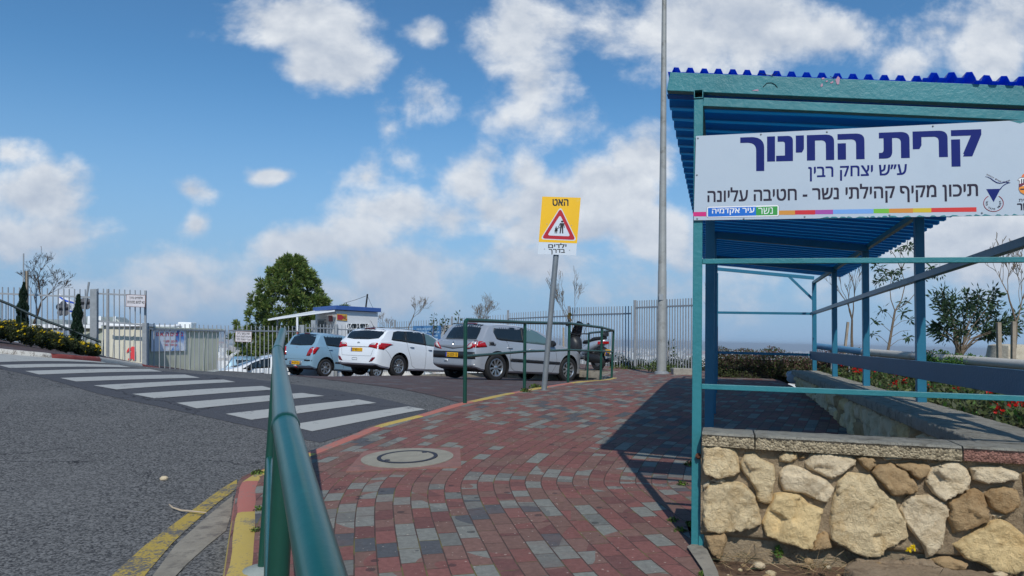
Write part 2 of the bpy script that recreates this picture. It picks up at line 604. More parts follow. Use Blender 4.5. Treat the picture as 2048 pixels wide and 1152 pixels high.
def text_mesh(s, name, mat, parent, o, ax_r, ax_u, w, h, bold=.0, depth=.0006, heb=True):
    """s fitted in a box: o lower-left corner, ax_r / ax_u unit vectors, w x h size"""
    co, faces = glyph_mesh(s[::-1] if heb else s)
    n = len(co)
    # heavier strokes: the same glyphs laid a hair apart
    shifts = [(0, 0)]
    if bold:
        shifts = [(bold * a, bold * b) for a in (-1, -.33, .33, 1) for b in (-.7, .7)]
    vs, fs, dep = [], [], []
    for k, (dx, dy) in enumerate(shifts):
        b = len(vs) * n
        q = co.copy()
        q[:, 0] += dx
        q[:, 1] += dy
        vs.append(q)
        fs += [tuple(i + b for i in f) for f in faces]
        dep += [k * .00004] * n
    co = np.concatenate(vs)
    lo, hi = co.min(0), co.max(0)
    q = (co - lo) / np.maximum(hi - lo, 1e-6)
    ax_r, ax_u = Vector(ax_r), Vector(ax_u)
    nrm = ax_r.cross(ax_u).normalized()
    off = ORG.get(parent, Vector((0, 0, 0)))
    base = Vector(o) - off + nrm * depth
    new = np.array(base)[None] + q[:, :1] * np.array(ax_r)[None] * w + q[:, 1:2] * np.array(ax_u)[None] * h + np.array(dep)[:, None] * np.array(nrm)[None]
    me = bpy.data.meshes.new(name)
    me.from_pydata(new.tolist(), [], fs)
    me.materials.append(mat)
    me.update()
    ob = bpy.data.objects.new(name, me)
    return finish(ob, parent)

# ------------------------------------------------------------------ ground surfaces
from mathutils.geometry import delaunay_2d_cdt


def inside(poly, x, y):
    poly = np.asarray(poly, float)
    x, y = np.asarray(x, float), np.asarray(y, float)
    r = np.zeros(x.shape, bool)
    j = len(poly) - 1
    for i in range(len(poly)):
        xi, yi = poly[i]
        xj, yj = poly[j]
        c = ((yi > y) != (yj > y)) & (x < (xj - xi) * (y - yi) / (yj - yi + 1e-12) + xi)
        r ^= c
        j = i
    return r


def resample(poly, step, closed=True):
    out = []
    n = len(poly)
    for i in range(n if closed else n - 1):
        a, b = np.array(poly[i], float), np.array(poly[(i + 1) % n], float)
        k = max(1, int(np.linalg.norm(b - a) / step))
        for t in range(k):
            out.append(a + (b - a) * t / k)
    if not closed:
        out.append(np.array(poly[-1], float))
    return np.array(out)


def sheet(name, poly, f, dz, step, mat, kind='structure', uvf=None, parent=None, rough=0.0, seed=1):
    poly = [(float(p[0]), float(p[1])) for p in poly]
    bd = resample(poly, step)
    rng = np.random.default_rng(seed)
    lo, hi = bd.min(0), bd.max(0)
    gx, gy = np.meshgrid(np.arange(lo[0], hi[0], step), np.arange(lo[1], hi[1], step))
    pts = np.stack([gx.ravel(), gy.ravel()], 1) + rng.uniform(-.2, .2, (gx.size, 2)) * step
    pts = pts[inside(poly, pts[:, 0], pts[:, 1])]
    if len(pts):
        # keep interior points off the border
        keep = np.ones(len(pts), bool)
        for i in range(0, len(pts), 4000):
            d = ((pts[i:i + 4000, None, :] - bd[None]) ** 2).sum(-1).min(1)
            keep[i:i + 4000] = d > (step * .45) ** 2
        pts = pts[keep]
    allp = np.concatenate([bd, pts]) if len(pts) else bd
    nb = len(bd)
    vs, es, fs, *_ = delaunay_2d_cdt([Vector(p) for p in allp], [(i, (i + 1) % nb) for i in range(nb)], [], 1, 1e-5)
    V = np.array([(q.x, q.y, 0) for q in vs])
    V[:, 2] = f(V[:, 0], V[:, 1]) + dz
    if rough:
        V[:, 2] += [rough * (mnoise.noise(Vector((q[0] * 4, q[1] * 4, 0))) + .5 * mnoise.noise(Vector((q[0] * 11, q[1] * 11, 3)))) for q in V]
    F = np.array([t for t in fs if len(t) == 3])
    a = V[F[:, 1]] - V[F[:, 0]]
    b = V[F[:, 2]] - V[F[:, 0]]
    flip = (a[:, 0] * b[:, 1] - a[:, 1] * b[:, 0]) < 0
    F[flip] = F[flip][:, ::-1]
    uv = uvf(V[:, 0], V[:, 1]) if uvf else None
    o = fast_mesh(name, V, F, mat, parent, nper=3, uv=uv)
    o.data.polygons.foreach_set('use_smooth', np.ones(len(F), bool))
    if kind:
        o['kind'] = kind
    return o


# ---- materials of the ground
def ground_mats():
    # asphalt: coarse pale aggregate in dark binder
    def asphalt(name, dark, pale, sc, amount, rough=.9, redden=None):
        m = bpy.data.materials.new(name)
        m.use_nodes = True
        m.node_tree.nodes.clear()
        t = NT(m.node_tree)
        co = t.n('ShaderNodeTexCoord').outputs['Object']
        vo = t.n('ShaderNodeTexVoronoi', {'Vector': co, 'Scale': sc}, feature='F1')
        vo2 = t.n('ShaderNodeTexNoise', {'Vector': co, 'Scale': sc * .8, 'Detail': 5.0, 'Roughness': .75}).outputs[0]
        sp = t.n('ShaderNodeSeparateColor', {0: vo.outputs['Color']}).outputs[0]
        f = t.math('ADD', t.math('MULTIPLY', sp, .55), t.math('MULTIPLY', vo2, .6))
        base = t.ramp(f, [(.35, dark), (amount, tuple(.5 * (a + b) for a, b in zip(dark, pale))), (.9, pale)])
        big = t.n('ShaderNodeTexNoise', {'Vector': co, 'Scale': .55, 'Detail': 7.0, 'Roughness': .6}).outputs[0]
        base = t.mix(t.n('ShaderNodeMapRange', {0: big, 1: .45, 2: .75, 3: 0, 4: .3}).outputs[0], base, pale)
        st = t.n('ShaderNodeTexNoise', {'Vector': co, 'Scale': 2.1, 'Detail': 8.0, 'Roughness': .7}).outputs[0]
        base = t.mix(t.n('ShaderNodeMapRange', {0: st, 1: .58, 2: .72, 3: 0, 4: .4}).outputs[0], base, tuple(c * .75 for c in dark))
        # long wandering cracks, only in places
        wv = t.n('ShaderNodeTexNoise', {'Vector': co, 'Scale': 1.3, 'Detail': 6.0, 'Roughness': .65}).outputs['Color']
        cw = t.n('ShaderNodeVectorMath', {0: co, 1: t.n('ShaderNodeVectorMath', {0: wv, 1: (.9, .9, 0)}, operation='MULTIPLY').outputs[0]}, operation='ADD').outputs[0]
        ce = t.n('ShaderNodeTexVoronoi', {'Vector': cw, 'Scale': .42}, feature='DISTANCE_TO_EDGE').outputs['Distance']
        ck = t.math('MULTIPLY', t.math('LESS_THAN', ce, .0042), t.math('GREATER_THAN', big, .46))
        base = t.mix(t.math('MULTIPLY', ck, .75), base, C(30, 30, 33))
        b = t.n('ShaderNodeBsdfPrincipled', {'Base Color': base, 'Roughness': rough, 'Specular IOR Level': .3})
        bp = t.n('ShaderNodeBump', {'Height': f, 'Strength': .7, 'Distance': .012})
        m.node_tree.links.new(bp.outputs[0], b.inputs['Normal'])
        t.n('ShaderNodeOutputMaterial', {0: b.outputs[0]})
        return m
    road = asphalt('asphalt_coarse', C(53, 53, 54), C(128, 127, 125), 84.0, .60)
    patch = asphalt('asphalt_smooth', C(64, 65, 70), C(90, 91, 96), 130.0, .62)

    def pavers(name, stops, dirt, swap=True, amp=.55, cs=.8):
        m = bpy.data.materials.new(name)
        m.use_nodes = True
        m.node_tree.nodes.clear()
        t = NT(m.node_tree)
        uvn = t.n('ShaderNodeUVMap').outputs[0]
        co = t.n('ShaderNodeTexCoord').outputs['Object']
        wob = t.n('ShaderNodeTexNoise', {'Vector': co, 'Scale': 3.0, 'Detail': 2.0}).outputs['Color']
        wob = t.n('ShaderNodeVectorMath', {0: wob, 1: (.008, .008, 0)}, operation='MULTIPLY').outputs[0]
        uvn = t.n('ShaderNodeVectorMath', {0: uvn, 1: wob}, operation='ADD').outputs[0]
        br = t.n('ShaderNodeTexBrick', {'Vector': uvn, 'Color1': (0, 0, 0), 'Color2': (1, 1, 1), 'Mortar': (0, 0, 0), 'Scale': 1.0,
                                        'Mortar Size': .0035, 'Mortar Smooth': .25, 'Brick Width': .215, 'Row Height': .108}, offset=.5)
        rnd = t.n('ShaderNodeSeparateColor', {0: br.outputs['Color']}).outputs[0]
        cl_ = t.n('ShaderNodeTexNoise', {'Vector': co, 'Scale': cs, 'Detail': 1.0}).outputs[0]
        r2 = t.math('ADD', rnd, t.math('MULTIPLY', t.math('SUBTRACT', cl_, .5), amp * 2))
        base = t.ramp(r2, stops, 'CONSTANT')
        gr = t.n('ShaderNodeTexNoise', {'Vector': co, 'Scale': 34.0, 'Detail': 8.0, 'Roughness': .75}).outputs[0]
        base = t.mix(.8, base, t.ramp(gr, [(.3, (.62, .62, .62)), (.7, (1.25, 1.25, 1.25))]), 'MULTIPLY')
        stn = t.n('ShaderNodeTexNoise', {'Vector': co, 'Scale': 1.6, 'Detail': 8.0, 'Roughness': .7}).outputs[0]
        base = t.mix(t.n('ShaderNodeMapRange', {0: stn, 1: .5, 2: .75, 3: 0, 4: .55}).outputs[0], base, dirt)
        # pale crumbs and dark gum spots
        vo = t.n('ShaderNodeTexVoronoi', {'Vector': co, 'Scale': 16.0, 'Randomness': 1.0})
        pick = t.n('ShaderNodeSeparateColor', {0: vo.outputs['Color']}).outputs
        spot = t.math('MULTIPLY', t.math('LESS_THAN', vo.outputs['Distance'], t.math('MULTIPLY', pick[1], .42)), t.math('GREATER_THAN', pick[0], .9))
        base = t.mix(t.math('MULTIPLY', spot, .6), base, C(40, 40, 44))
        vo3 = t.n('ShaderNodeTexVoronoi', {'Vector': co, 'Scale': 42.0})
        p3 = t.n('ShaderNodeSeparateColor', {0: vo3.outputs['Color']}).outputs
        crumb = t.math('MULTIPLY', t.math('LESS_THAN', vo3.outputs['Distance'], t.math('MULTIPLY', p3[1], .28)), t.math('GREATER_THAN', p3[0], .80))
        base = t.mix(t.math('MULTIPLY', crumb, .55), base, C(190, 176, 160))
        moss = t.n('ShaderNodeTexNoise', {'Vector': co, 'Scale': 5.0, 'Detail': 5.0}).outputs[0]
        jcol = t.mix(t.n('ShaderNodeMapRange', {0: moss, 1: .52, 2: .62}).outputs[0], C(70, 60, 54), C(104, 104, 58))
        base = t.mix(t.math('MULTIPLY', br.outputs['Fac'], .85), base, jcol)
        b = t.n('ShaderNodeBsdfPrincipled', {'Base Color': base, 'Roughness': .85, 'Specular IOR Level': .3})
        h = t.math('ADD', t.math('MULTIPLY', br.outputs['Fac'], -1.0), t.math('MULTIPLY', gr, .45))
        bp = t.n('ShaderNodeBump', {'Height': h, 'Strength': .8, 'Distance': .006})
        m.node_tree.links.new(bp.outputs[0], b.inputs['Normal'])
        t.n('ShaderNodeOutputMaterial', {0: b.outputs[0]})
        return m
    walk = pavers('concrete_pavers', [(0.0, C(124, 82, 76)), (.2, C(118, 90, 81)), (.36, C(130, 86, 80)), (.5, C(110, 75, 71)), (.58, C(124, 94, 85)),
                                      (.70, C(126, 126, 119)), (.86, C(111, 111, 106)), (.97, C(84, 85, 88))], C(118, 92, 84))
    park = pavers('worn_pavers', [(0.0, C(88, 70, 70)), (.3, C(82, 71, 72)), (.55, C(92, 73, 72)), (.84, C(100, 100, 102)), (1.0, C(76, 75, 78))], C(80, 76, 76))

    # worn line paint
    def paint(name, col, under, wear=.55):
        m = bpy.data.materials.new(name)
        m.use_nodes = True
        m.node_tree.nodes.clear()
        t = NT(m.node_tree)
        co = t.n('ShaderNodeTexCoord').outputs['Object']
        a = t.n('ShaderNodeTexNoise', {'Vector': co, 'Scale': 5.0, 'Detail': 9.0, 'Roughness': .75}).outputs[0]
        b_ = t.n('ShaderNodeTexNoise', {'Vector': co, 'Scale': 60.0, 'Detail': 5.0, 'Roughness': .7}).outputs[0]
        f = t.math('ADD', t.math('MULTIPLY', a, .6), t.math('MULTIPLY', b_, .4))
        w = t.n('ShaderNodeMapRange', {0: f, 1: wear, 2: wear + .06}).outputs[0]
        tone = t.mix(t.n('ShaderNodeMapRange', {0: a, 1: .3, 2: .7}).outputs[0], tuple(c * .86 for c in col), col)
        base = t.mix(w, tone, under)
        b = t.n('ShaderNodeBsdfPrincipled', {'Base Color': base, 'Roughness': .75})
        bp = t.n('ShaderNodeBump', {'Height': f, 'Strength': .35, 'Distance': .01})
        m.node_tree.links.new(bp.outputs[0], b.inputs['Normal'])
        t.n('ShaderNodeOutputMaterial', {0: b.outputs[0]})
        return m
    stripe = paint('crossing_paint', C(172, 172, 167), C(92, 92, 94), .55)
    yel = paint('kerb_yellow', C(190, 164, 84), C(126, 116, 98), .525)
    yel2 = paint('line_yellow', C(178, 152, 66), C(92, 90, 88), .485)
    pink = paint('kerb_pink', C(178, 108, 94), C(134, 114, 104), .535)
    red = paint('kerb_red', C(150, 66, 58), C(150, 120, 110), .54)
    whi = paint('kerb_white', C(196, 192, 184), C(120, 112, 104), .52)
    return road, patch, walk, park, stripe, yel, yel2, pink, red, whi


(m_road, m_patch, m_walk, m_park, m_stripe, m_yel, m_yel2, m_pink, m_redk, m_whik) = ground_mats()

# ---- the great ground sheet: local hill top, slope, far plain to the horizon


def far_z(x, y):
    x, y = np.asarray(x, float), np.asarray(y, float)
    near = RZ(np.clip(x, -22, 14), np.clip(y, 0, 36)) - .07
    d = np.hypot((x + 2) * .95, y - 8)
    t = np.clip((d - 20) / 8, 0, 1)
    t = t * t * (3 - 2 * t)
    slope = -2.2 - np.maximum(0, d - 27) * .33
    slope = np.maximum(slope, -132 + 0 * slope)
    # smooth foot of the hill
    slope = np.where(d > 380, -126 - 6 * (1 - np.exp(-(d - 380) / 300)), np.maximum(slope, -126))
    return near * (1 - t) + slope * t


def m_earth():
    m = bpy.data.materials.new('earth_and_fields')
    m.use_nodes = True
    m.node_tree.nodes.clear()
    t = NT(m.node_tree)
    co = t.n('ShaderNodeTexCoord').outputs['Object']
    dist = t.n('ShaderNodeVectorMath', {0: co}, operation='LENGTH').outputs['Value']
    a = t.n('ShaderNodeTexNoise', {'Vector': co, 'Scale': 3.0, 'Detail': 8.0, 'Roughness': .7}).outputs[0]
    soil = t.ramp(a, [(.3, C(92, 76, 62)), (.6, C(132, 110, 88)), (.8, C(110, 104, 74))])
    vb = t.n('ShaderNodeTexVoronoi', {'Vector': co, 'Scale': .0022, 'Randomness': 1.0})
    fs = t.n('ShaderNodeSeparateColor', {0: vb.outputs['Color']}).outputs[0]
    field = t.ramp(fs, [(0, C(96, 110, 78)), (.3, C(120, 118, 96)), (.55, C(84, 104, 70)), (.75, C(136, 130, 112)), (.9, C(150, 148, 140))], 'CONSTANT')
    ns = t.n('ShaderNodeTexNoise', {'Vector': co, 'Scale': .02, 'Detail': 8.0, 'Roughness': .7}).outputs[0]
    field = t.mix(t.n('ShaderNodeMapRange', {0: ns, 1: .5, 2: .6, 3: 0, 4: .6}).outputs[0], field, C(170, 168, 160))
    f = t.n('ShaderNodeMapRange', {0: dist, 1: 40, 2: 120}).outputs[0]
    b = t.n('ShaderNodeBsdfPrincipled', {'Base Color': t.mix(f, soil, field), 'Roughness': .95, 'Specular IOR Level': .1})
    t.n('ShaderNodeOutputMaterial', {0: b.outputs[0]})
    return m


radii = [0.0]
r_ = .6
while r_ < 46000:
    radii.append(r_)
    r_ *= 1.055
    r_ = min(r_, radii[-1] + .5) if r_ < 45 else r_
NA = 180
ang = np.linspace(0, 2 * np.pi, NA, endpoint=False)
RR, AA = np.meshgrid(np.array(radii[1:]), ang, indexing='ij')
gx, gy = RR * np.sin(AA), RR * np.cos(AA)
gz = far_z(gx, gy)
V = np.stack([gx.ravel(), gy.ravel(), gz.ravel()], 1)
nr = len(radii) - 1
i, j = np.meshgrid(np.arange(nr - 1), np.arange(NA), indexing='ij')
j2 = (j + 1) % NA
F = np.stack([i * NA + j, i * NA + j2, (i + 1) * NA + j2, (i + 1) * NA + j], -1).reshape(-1, 4)[:, ::-1]
ground = fast_mesh('ground', V, F, m_earth())
ground['kind'] = 'structure'
ground.data.polygons.foreach_set('use_smooth', np.ones(len(F), bool))

# ---- near kerb: traced along the pavement edge
KP = [(449, 1152), (458, 1085), (467, 1027), (472, 985), (475, 966), (484, 953), (505, 944), (527, 937), (566, 922), (607, 907), (660, 886), (711, 867), (738, 853), (785, 841),
      (831, 831), (880, 816), (929, 803), (960, 797), (1011, 786), (1046, 780), (1081, 774), (1132, 766), (1204, 760), (1223, 756)]
KC = ['y', 'y', 'p', 'p', 'y', 'y', 'y', 'y', 'y', 'p', 'p', 'p', 'y', 'y', 'p', 'p', 'y', 'y', 'p', 'y', 'p', 'y', 'y', 'c']
kerb = [G(px, py, SZ) for px, py in KP]
k0 = kerb[0]
k1 = kerb[1]
near_ext = [(k0.x + .30 * 1.0, .5), (k0.x + .18, 1.8)]
kxy = [(p[0], p[1]) for p in near_ext] + [(p.x, p.y) for p in kerb]
kcol = ['y', 'y'] + KC
kxy += [(2.02, 17.2), (2.75, 19.9), (1.7, 21.2), (.3, 22.9), (-1.4, 25.4)]
kcol += ['c', 'c', 'c', 'c', 'c']
kfull = np.array(kxy)
walk_poly = kxy + [(1.0, 28), (3.6, 22.6), (5.9, 19.5), (5.2, 14.6), (3.3, 6.0), (2.72, 3.85), (1.02, 4.35), (.96, 3.95), (.945, 3.8), (.93, 3.35), (.93, 2.7), (1.0, 1.5), (1.1, .5)]

guide = resample([(-.35, -.5), (-.95, 1.5), (-1.40, 3.2), (-1.68, 4.6), (-1.74, 5.3), (-1.62, 6.0), (-1.32, 7.0), (-.92, 8.0), (-.45, 9.0), (.3, 10.6), (1.2, 12.6), (2.6, 15.6), (6, 23)], .05, False)
for _ in range(30):
    guide[1:-1] = (guide[:-2] + guide[2:]) / 2
garc = np.concatenate([[0], np.cumsum(np.linalg.norm(np.diff(guide, axis=0), axis=1))])
gtan = np.gradient(guide, axis=0)
gtan /= np.linalg.norm(gtan, axis=1)[:, None]


def walk_uv(x, y):
    Q = np.stack([x, y], 1)
    out = np.empty((len(Q), 2))
    for i0 in range(0, len(Q), 4000):
        q = Q[i0:i0 + 4000]
        d2 = ((q[:, None] - guide[None]) ** 2).sum(-1)
        k = d2.argmin(1)
        rel = q - guide[k]
        side = np.sign(gtan[k][:, 1] * rel[:, 0] - gtan[k][:, 0] * rel[:, 1])
        out[i0:i0 + 4000, 1] = np.sqrt(d2[np.arange(len(q)), k]) * side
        out[i0:i0 + 4000, 0] = garc[k] + (rel * gtan[k]).sum(1)
    return out


sidewalk = sheet('sidewalk', walk_poly, SZ, 0, .13, m_walk, uvf=walk_uv)

# kerb stones: swept section
m_kc = M('kerb_concrete', C(138, 131, 118), .9, 0, .2, 5, col2=C(104, 98, 90), amt2=.52, s2=7, bump=.4, bs=50)


def kerb_sweep(name, xy, cols, zf, h=.20, w=.14, inner=1, top=.008, sub=.12):
    pts, cc = [], []
    for a in range(len(xy) - 1):
        p, q = np.array(xy[a]), np.array(xy[a + 1])
        k = max(1, int(np.linalg.norm(q - p) / sub))
        for t in range(k):
            pts.append(p + (q - p) * t / k)
            cc.append(cols[a])
    pts.append(np.array(xy[-1]))
    pts = np.array(pts)
    sm = pts.copy()
    for _ in range(3):
        sm[1:-1] = (sm[:-2] + 2 * sm[1:-1] + sm[2:]) / 4
    tn = np.gradient(sm, axis=0)
    tn /= np.linalg.norm(tn, axis=1)[:, None]
    nn = np.stack([tn[:, 1], -tn[:, 0]], 1) * inner
    sec = [(-.025, -h), (-.012, -.07), (0, -.03), (.015, -.008), (.045, .0), (w - .02, .0), (w, -.012), (w, -.05)]
    mb = MB()
    z = zf(sm[:, 0], sm[:, 1]) + top
    z = z + np.array([.006 * mnoise.noise(Vector((p[0] * 3, p[1] * 3, 5))) for p in sm])
    rows = []
    for (o_, dz) in sec:
        q = sm + nn * o_
        rows.append(np.stack([q[:, 0], q[:, 1], z + dz], 1))
    rows = np.array(rows)
    n = len(sm)
    vs = rows.reshape(-1, 3)
    names = ['y', 'p', 'r', 'w', 'c']
    for s in range(len(sec) - 1):
        pass
    mb.v = [tuple(p) for p in vs]
    for s in range(len(sec) - 1):
        for a in range(n - 1):
            mb.f.append((s * n + a, s * n + a + 1, (s + 1) * n + a + 1, (s + 1) * n + a))
            mb.m.append(names.index(cc[a]))
    o = mb.build(name, [m_yel, m_pink, m_redk, m_whik, m_kc], smooth=True, sharp=60, fixn=True)
    o['kind'] = 'structure'
    return o


kerb_sweep('kerb', kxy, kcol, SZ)

# ---- road and its markings
FK = [(-260, 690), (-60, 703), (0, 708), (60, 713), (105, 717), (150, 720)]
FKC = ['w', 'w', 'w', 'w', 'r', 'r', 'w', 'w', 'r', 'r', 'r']
fk = [G(px, py, RZ) for px, py in FK]
fd = fk[-1].y
fk += [P(px, 730, fd + dd) for px, dd in ((200, 1.0), (240, 1.9), (285, 2.9), (318, 3.8))]
fkxy = [(p.x, p.y) for p in fk] + [(fk[-1].x + .1, fk[-1].y + .6)]
FE = fk[-1].y
road_poly = [(kxy[0][0] + .1, .5)] + [(p[0] + .06, p[1]) for p in kxy[1:]] + [(-1.4, 27), (-4.0, 30.5), (-7, 30.5), (-8.2, 27.5), (-9.2, 24)] + [(p[0] - .1, p[1] + .05) for p in fkxy[::-1]] + [(-13.5, 10), (-9, 4), (-5, .5)]
road = sheet('road', road_poly, RZ, 0, .3, m_road)


def gpix(lst, f=None):
    return [tuple(G(px, py, f or RZ))[:2] for px, py in lst]


patch_poly = gpix([(-40, 728), (90, 757), (200, 789), (360, 823), (529, 860), (640, 886), (735, 858), (831, 835), (857, 822), (760, 797), (660, 779), (560, 765), (440, 751), (330, 743), (240, 732), (150, 722), (60, 715), (-40, 707)])
sheet('crossing_surface', patch_poly, RZ, .004, .25, m_patch)
park_poly = gpix([(929, 808), (800, 778), (700, 765), (560, 750), (470, 744)]) + [(-7.6, 22), (-7.4, 27), (-5, 29.5), (-1.6, 26.0), (.2, 22.8), (2.5, 20.0), (1.9, 17.2), (1.95, 15.8), (.8, 12.9), (.1, 11)]


def park_uv(x, y):
    c, s = math.cos(.6), math.sin(.6)
    return np.stack([x * c + y * s, -x * s + y * c], 1)


sheet('parking_pavement', park_poly, RZ, .005, .25, m_park, uvf=park_uv)
ST = [[(573, 852), (624, 864), (851, 820), (816, 814)],
      [(451, 829), (502, 841), (753, 807), (716, 800)],
      [(353, 807), (393, 818), (649, 793), (604, 787)],
      [(264, 789), (309, 798), (552, 780), (524, 773)],
      [(187, 772), (233, 780), (471, 765), (447, 760)],
      [(120, 757), (152, 764), (400, 756.5), (370, 750)],
      [(50, 743), (78, 750), (325, 744), (300, 739)],
      [(-4, 731), (20, 737), (262, 735.5), (238, 731)],
      [(-60, 720), (-30, 726), (213, 727), (196, 722.6)],
      [(-110, 710.5), (-80, 716), (152, 721), (138, 717)]]
for q in ST:
    o = sheet('crossing_stripe', gpix(q), RZ, .0085, .25, m_stripe)

# yellow line and gutter strip at the bottom left
yl = gpix([(215, 1160), (290, 1092), (350, 1047), (400, 1010), (440, 980), (474, 960), (474, 978), (436, 1006), (400, 1036), (345, 1087), (290, 1152), (286, 1160)])
sheet('yellow_line', yl, RZ, .005, .1, m_yel2)
gut = gpix([(300, 1160), (350, 1092), (405, 1042), (440, 1012), (466, 992), (462, 1030), (452, 1062), (415, 1092), (375, 1128), (345, 1160)])
sheet('gutter', gut, RZ, .004, .1, m_kc)

# pavement beyond the road on the far left
lp = [(p[0] - .02, p[1] + .05) for p in fkxy] + [(-9.0, 22.6), (-12, 24), (-19, 20), (-19, 14)]


def RK(x, y):
    return RZ(x, y) + .09 * np.clip((FE - np.asarray(y, float)) / 3.0 + .25, .05, 1)


sheet('left_pavement', lp, RK, 0, .4, m_park, uvf=park_uv)
n6 = 7
kerb_sweep('far_kerb', fkxy[:n6], FKC[:n6], RK, h=.2, inner=-1, top=.006)
ky = [p.y for p in fk[5:]] + [fkxy[-1][1]]
kz = [float(RK(fk[5].x, fk[5].y)[0])] + [P(px, yt, p.y).z for (px, yt), p in zip(((200, 713.5), (240, 719.5), (285, 727.5), (318, 734.5)), fk[6:])]
kz.append(kz[-1] - .1)
kerb_sweep('far_kerb', fkxy[5:], ['r', 'w', 'w', 'r', 'r', 'r'], lambda x, y: np.interp(y, ky, kz), h=.35, inner=-1, top=.0)

# ---- manhole in the pavement
mc = G(815, 917, SZ)
nrm = Vector((-(sz(mc.x + .1, mc.y) - sz(mc.x - .1, mc.y)) / .2, -(sz(mc.x, mc.y + .1) - sz(mc.x, mc.y - .1)) / .2, 1)).normalized()
man = thing('manhole_cover', 'round concrete manhole cover with dark iron ring set in the red brick pavement', 'manhole', mc)
ax = Vector((1, 0, -nrm.x / nrm.z)).normalized()
ay = nrm.cross(ax)
m_mc = M('manhole_concrete', C(146, 141, 127), .9, 0, .15, 8, bump=.5, bs=70)
m_surr = M('pink_surround', C(136, 98, 90), .9, 0, .15, 8, col2=C(112, 90, 84), amt2=.55, s2=9, bump=.5, bs=60)
sq = MB()
rect = []
for (a, b) in ((-.44, -.37), (.40, -.40), (.43, .33), (-.36, .36)):
    c_, s_ = math.cos(.12), math.sin(.12)
    rect.append(mc + ax * (a * c_ - b * s_) + ay * (a * s_ + b * c_) - nrm * .02)
sq.prism(rect, nrm * .026)
sq.build('surround', m_surr, man)
mb = MB()
mb.lathe(mc, nrm, [(.0, .016), (.205, .016), (.205, -.01)], 48)
mb.build('cover', m_mc, man)
mb = MB()
mb.lathe(mc, nrm, [(.238, -.01), (.238, .013), (.36, .011), (.36, -.02)], 48)
mb.build('concrete_collar', m_mc, man)
mb = MB()
mb.lathe(mc, nrm, [(.206, -.01), (.206, .0175), (.237, .0175), (.237, -.01)], 48)
for t in (.9, 3.9):
    p = mc + ax * (math.cos(t) * .19) + ay * (math.sin(t) * .19)
    mb.lathe(p, nrm, [(0, .02), (.022, .02), (.026, .012)], 12)
mb.build('iron_ring', M('old_iron', C(58, 58, 66), .6, .5, .2, 9), man)

# ---- bare earth in front of the stone wall
O2, A2 = (.967, 3.9), (math.sin(math.atan(.28)), math.cos(math.atan(.28)))
m_dirt = M('dry_earth', C(108, 84, 64), .95, 0, .35, 9, col2=C(76, 52, 38), amt2=.5, s2=4, bump=.9, bs=45)
dirt_poly = [(.80, 3.9), (.80, 1.5), (5, 1.5), (5, 3.2), (2.72, 3.85), (1.05, 4.3)]


def dirt_z(x, y):
    x, y = np.asarray(x, float), np.asarray(y, float)
    t = (x - O2[0]) * A2[0] + (y - O2[1]) * A2[1]      # towards the wall
    base = SZ(x, y) - .035 + np.clip((x - .93) * .3, -.02, .03)
    return base - .045 * np.clip((t + .42) / .25, 0, 1) * np.clip((x - .97) * 12, 0, 1)


sheet('dirt_strip', dirt_poly, dirt_z, .005, .035, m_dirt, rough=.022)
edge = gpix([(1374, 1100), (1386, 1094), (1402, 1094), (1414, 1106), (1436, 1152), (1440, 1175), (1412, 1175), (1405, 1146)], SZ)
sheet('pavement_edge', edge, SZ, .018, .06, m_kc)

# low concrete edging behind the parked cars and the verge up to the fences
PE = [P(1204, 757, 20.2), P(1150, 755, 21.3), P(1075, 752, 22.6), P(1000, 750, 24.2), P(935, 748, 25.6), P(850, 748, 28.2), P(770, 748, 31), P(640, 752, 35)]
pexy = [(2.6, 19.4)] + [(p.x, p.y) for p in PE]
kerb_sweep('parking_kerb', pexy, ['c'] * len(pexy), lambda x, y: RZ(x, y) + .14, h=.26, inner=1)
verge = pexy + [(-6, 40), (2, 46), (6, 30), (4.6, 20.6), (3.4, 19.2)]
sheet('verge', verge, lambda x, y: RZ(x, y) + .135, .0, .5, m_dirt)

# ------------------------------------------------------------------ pipe railings
def rail_run(name, label, tops, bases, mid_frac, r_top, r_post, group, extra_mid=True):
    root = thing(name, label, 'railing', bases[0], group)
    mb = MB()
    mb.tube(tops, r_top, 14)
    mb.build('handrail', m_green, root, smooth=True)
    for p, q in zip(tops, bases):
        if q is None:
            continue
        mb = MB()
        mb.tube([Vector(q) - Vector((0, 0, .04)), Vector(p) - Vector((0, 0, .004))], r_post, 12)
        mb.tube([Vector(q) - Vector((0, 0, .004)), Vector(q) + Vector((0, 0, .012))], r_post * 1.7, 12)
        mb.build('post', m_greend, root, smooth=True)
    for a in range(len(tops) - 1):
        if bases[a] is None or bases[a + 1] is None:
            continue
        p = Vector(bases[a]).lerp(Vector(tops[a]), mid_frac)
        q = Vector(bases[a + 1]).lerp(Vector(tops[a + 1]), mid_frac)
        mb = MB()
        mb.tube([p, q], r_post * .85, 10)
        mb.build('middle_rail', m_green, root, smooth=True)
    return root


t0 = P(655, 1210, .9)
t1 = P(571, 852, 1.44)
t2 = P(555, 701, 3.6)
t3 = P(565.5, 662, 5.5)
tm = P(760, 1640, .45)
b1 = Vector((t1.x - .01, t1.y + .01, sz(t1.x, t1.y)))
b2p = P(524, 1124, 3.57)
b2 = Vector((b2p.x, b2p.y, sz(b2p.x, b2p.y) - .005))
b3 = Vector((t3.x - .0, t3.y + .02, sz(t3.x, t3.y)))
rr = thing('pipe_railing', 'green pipe handrail in the foreground, running away along the kerb', 'railing', b1, 'green pipe railings')
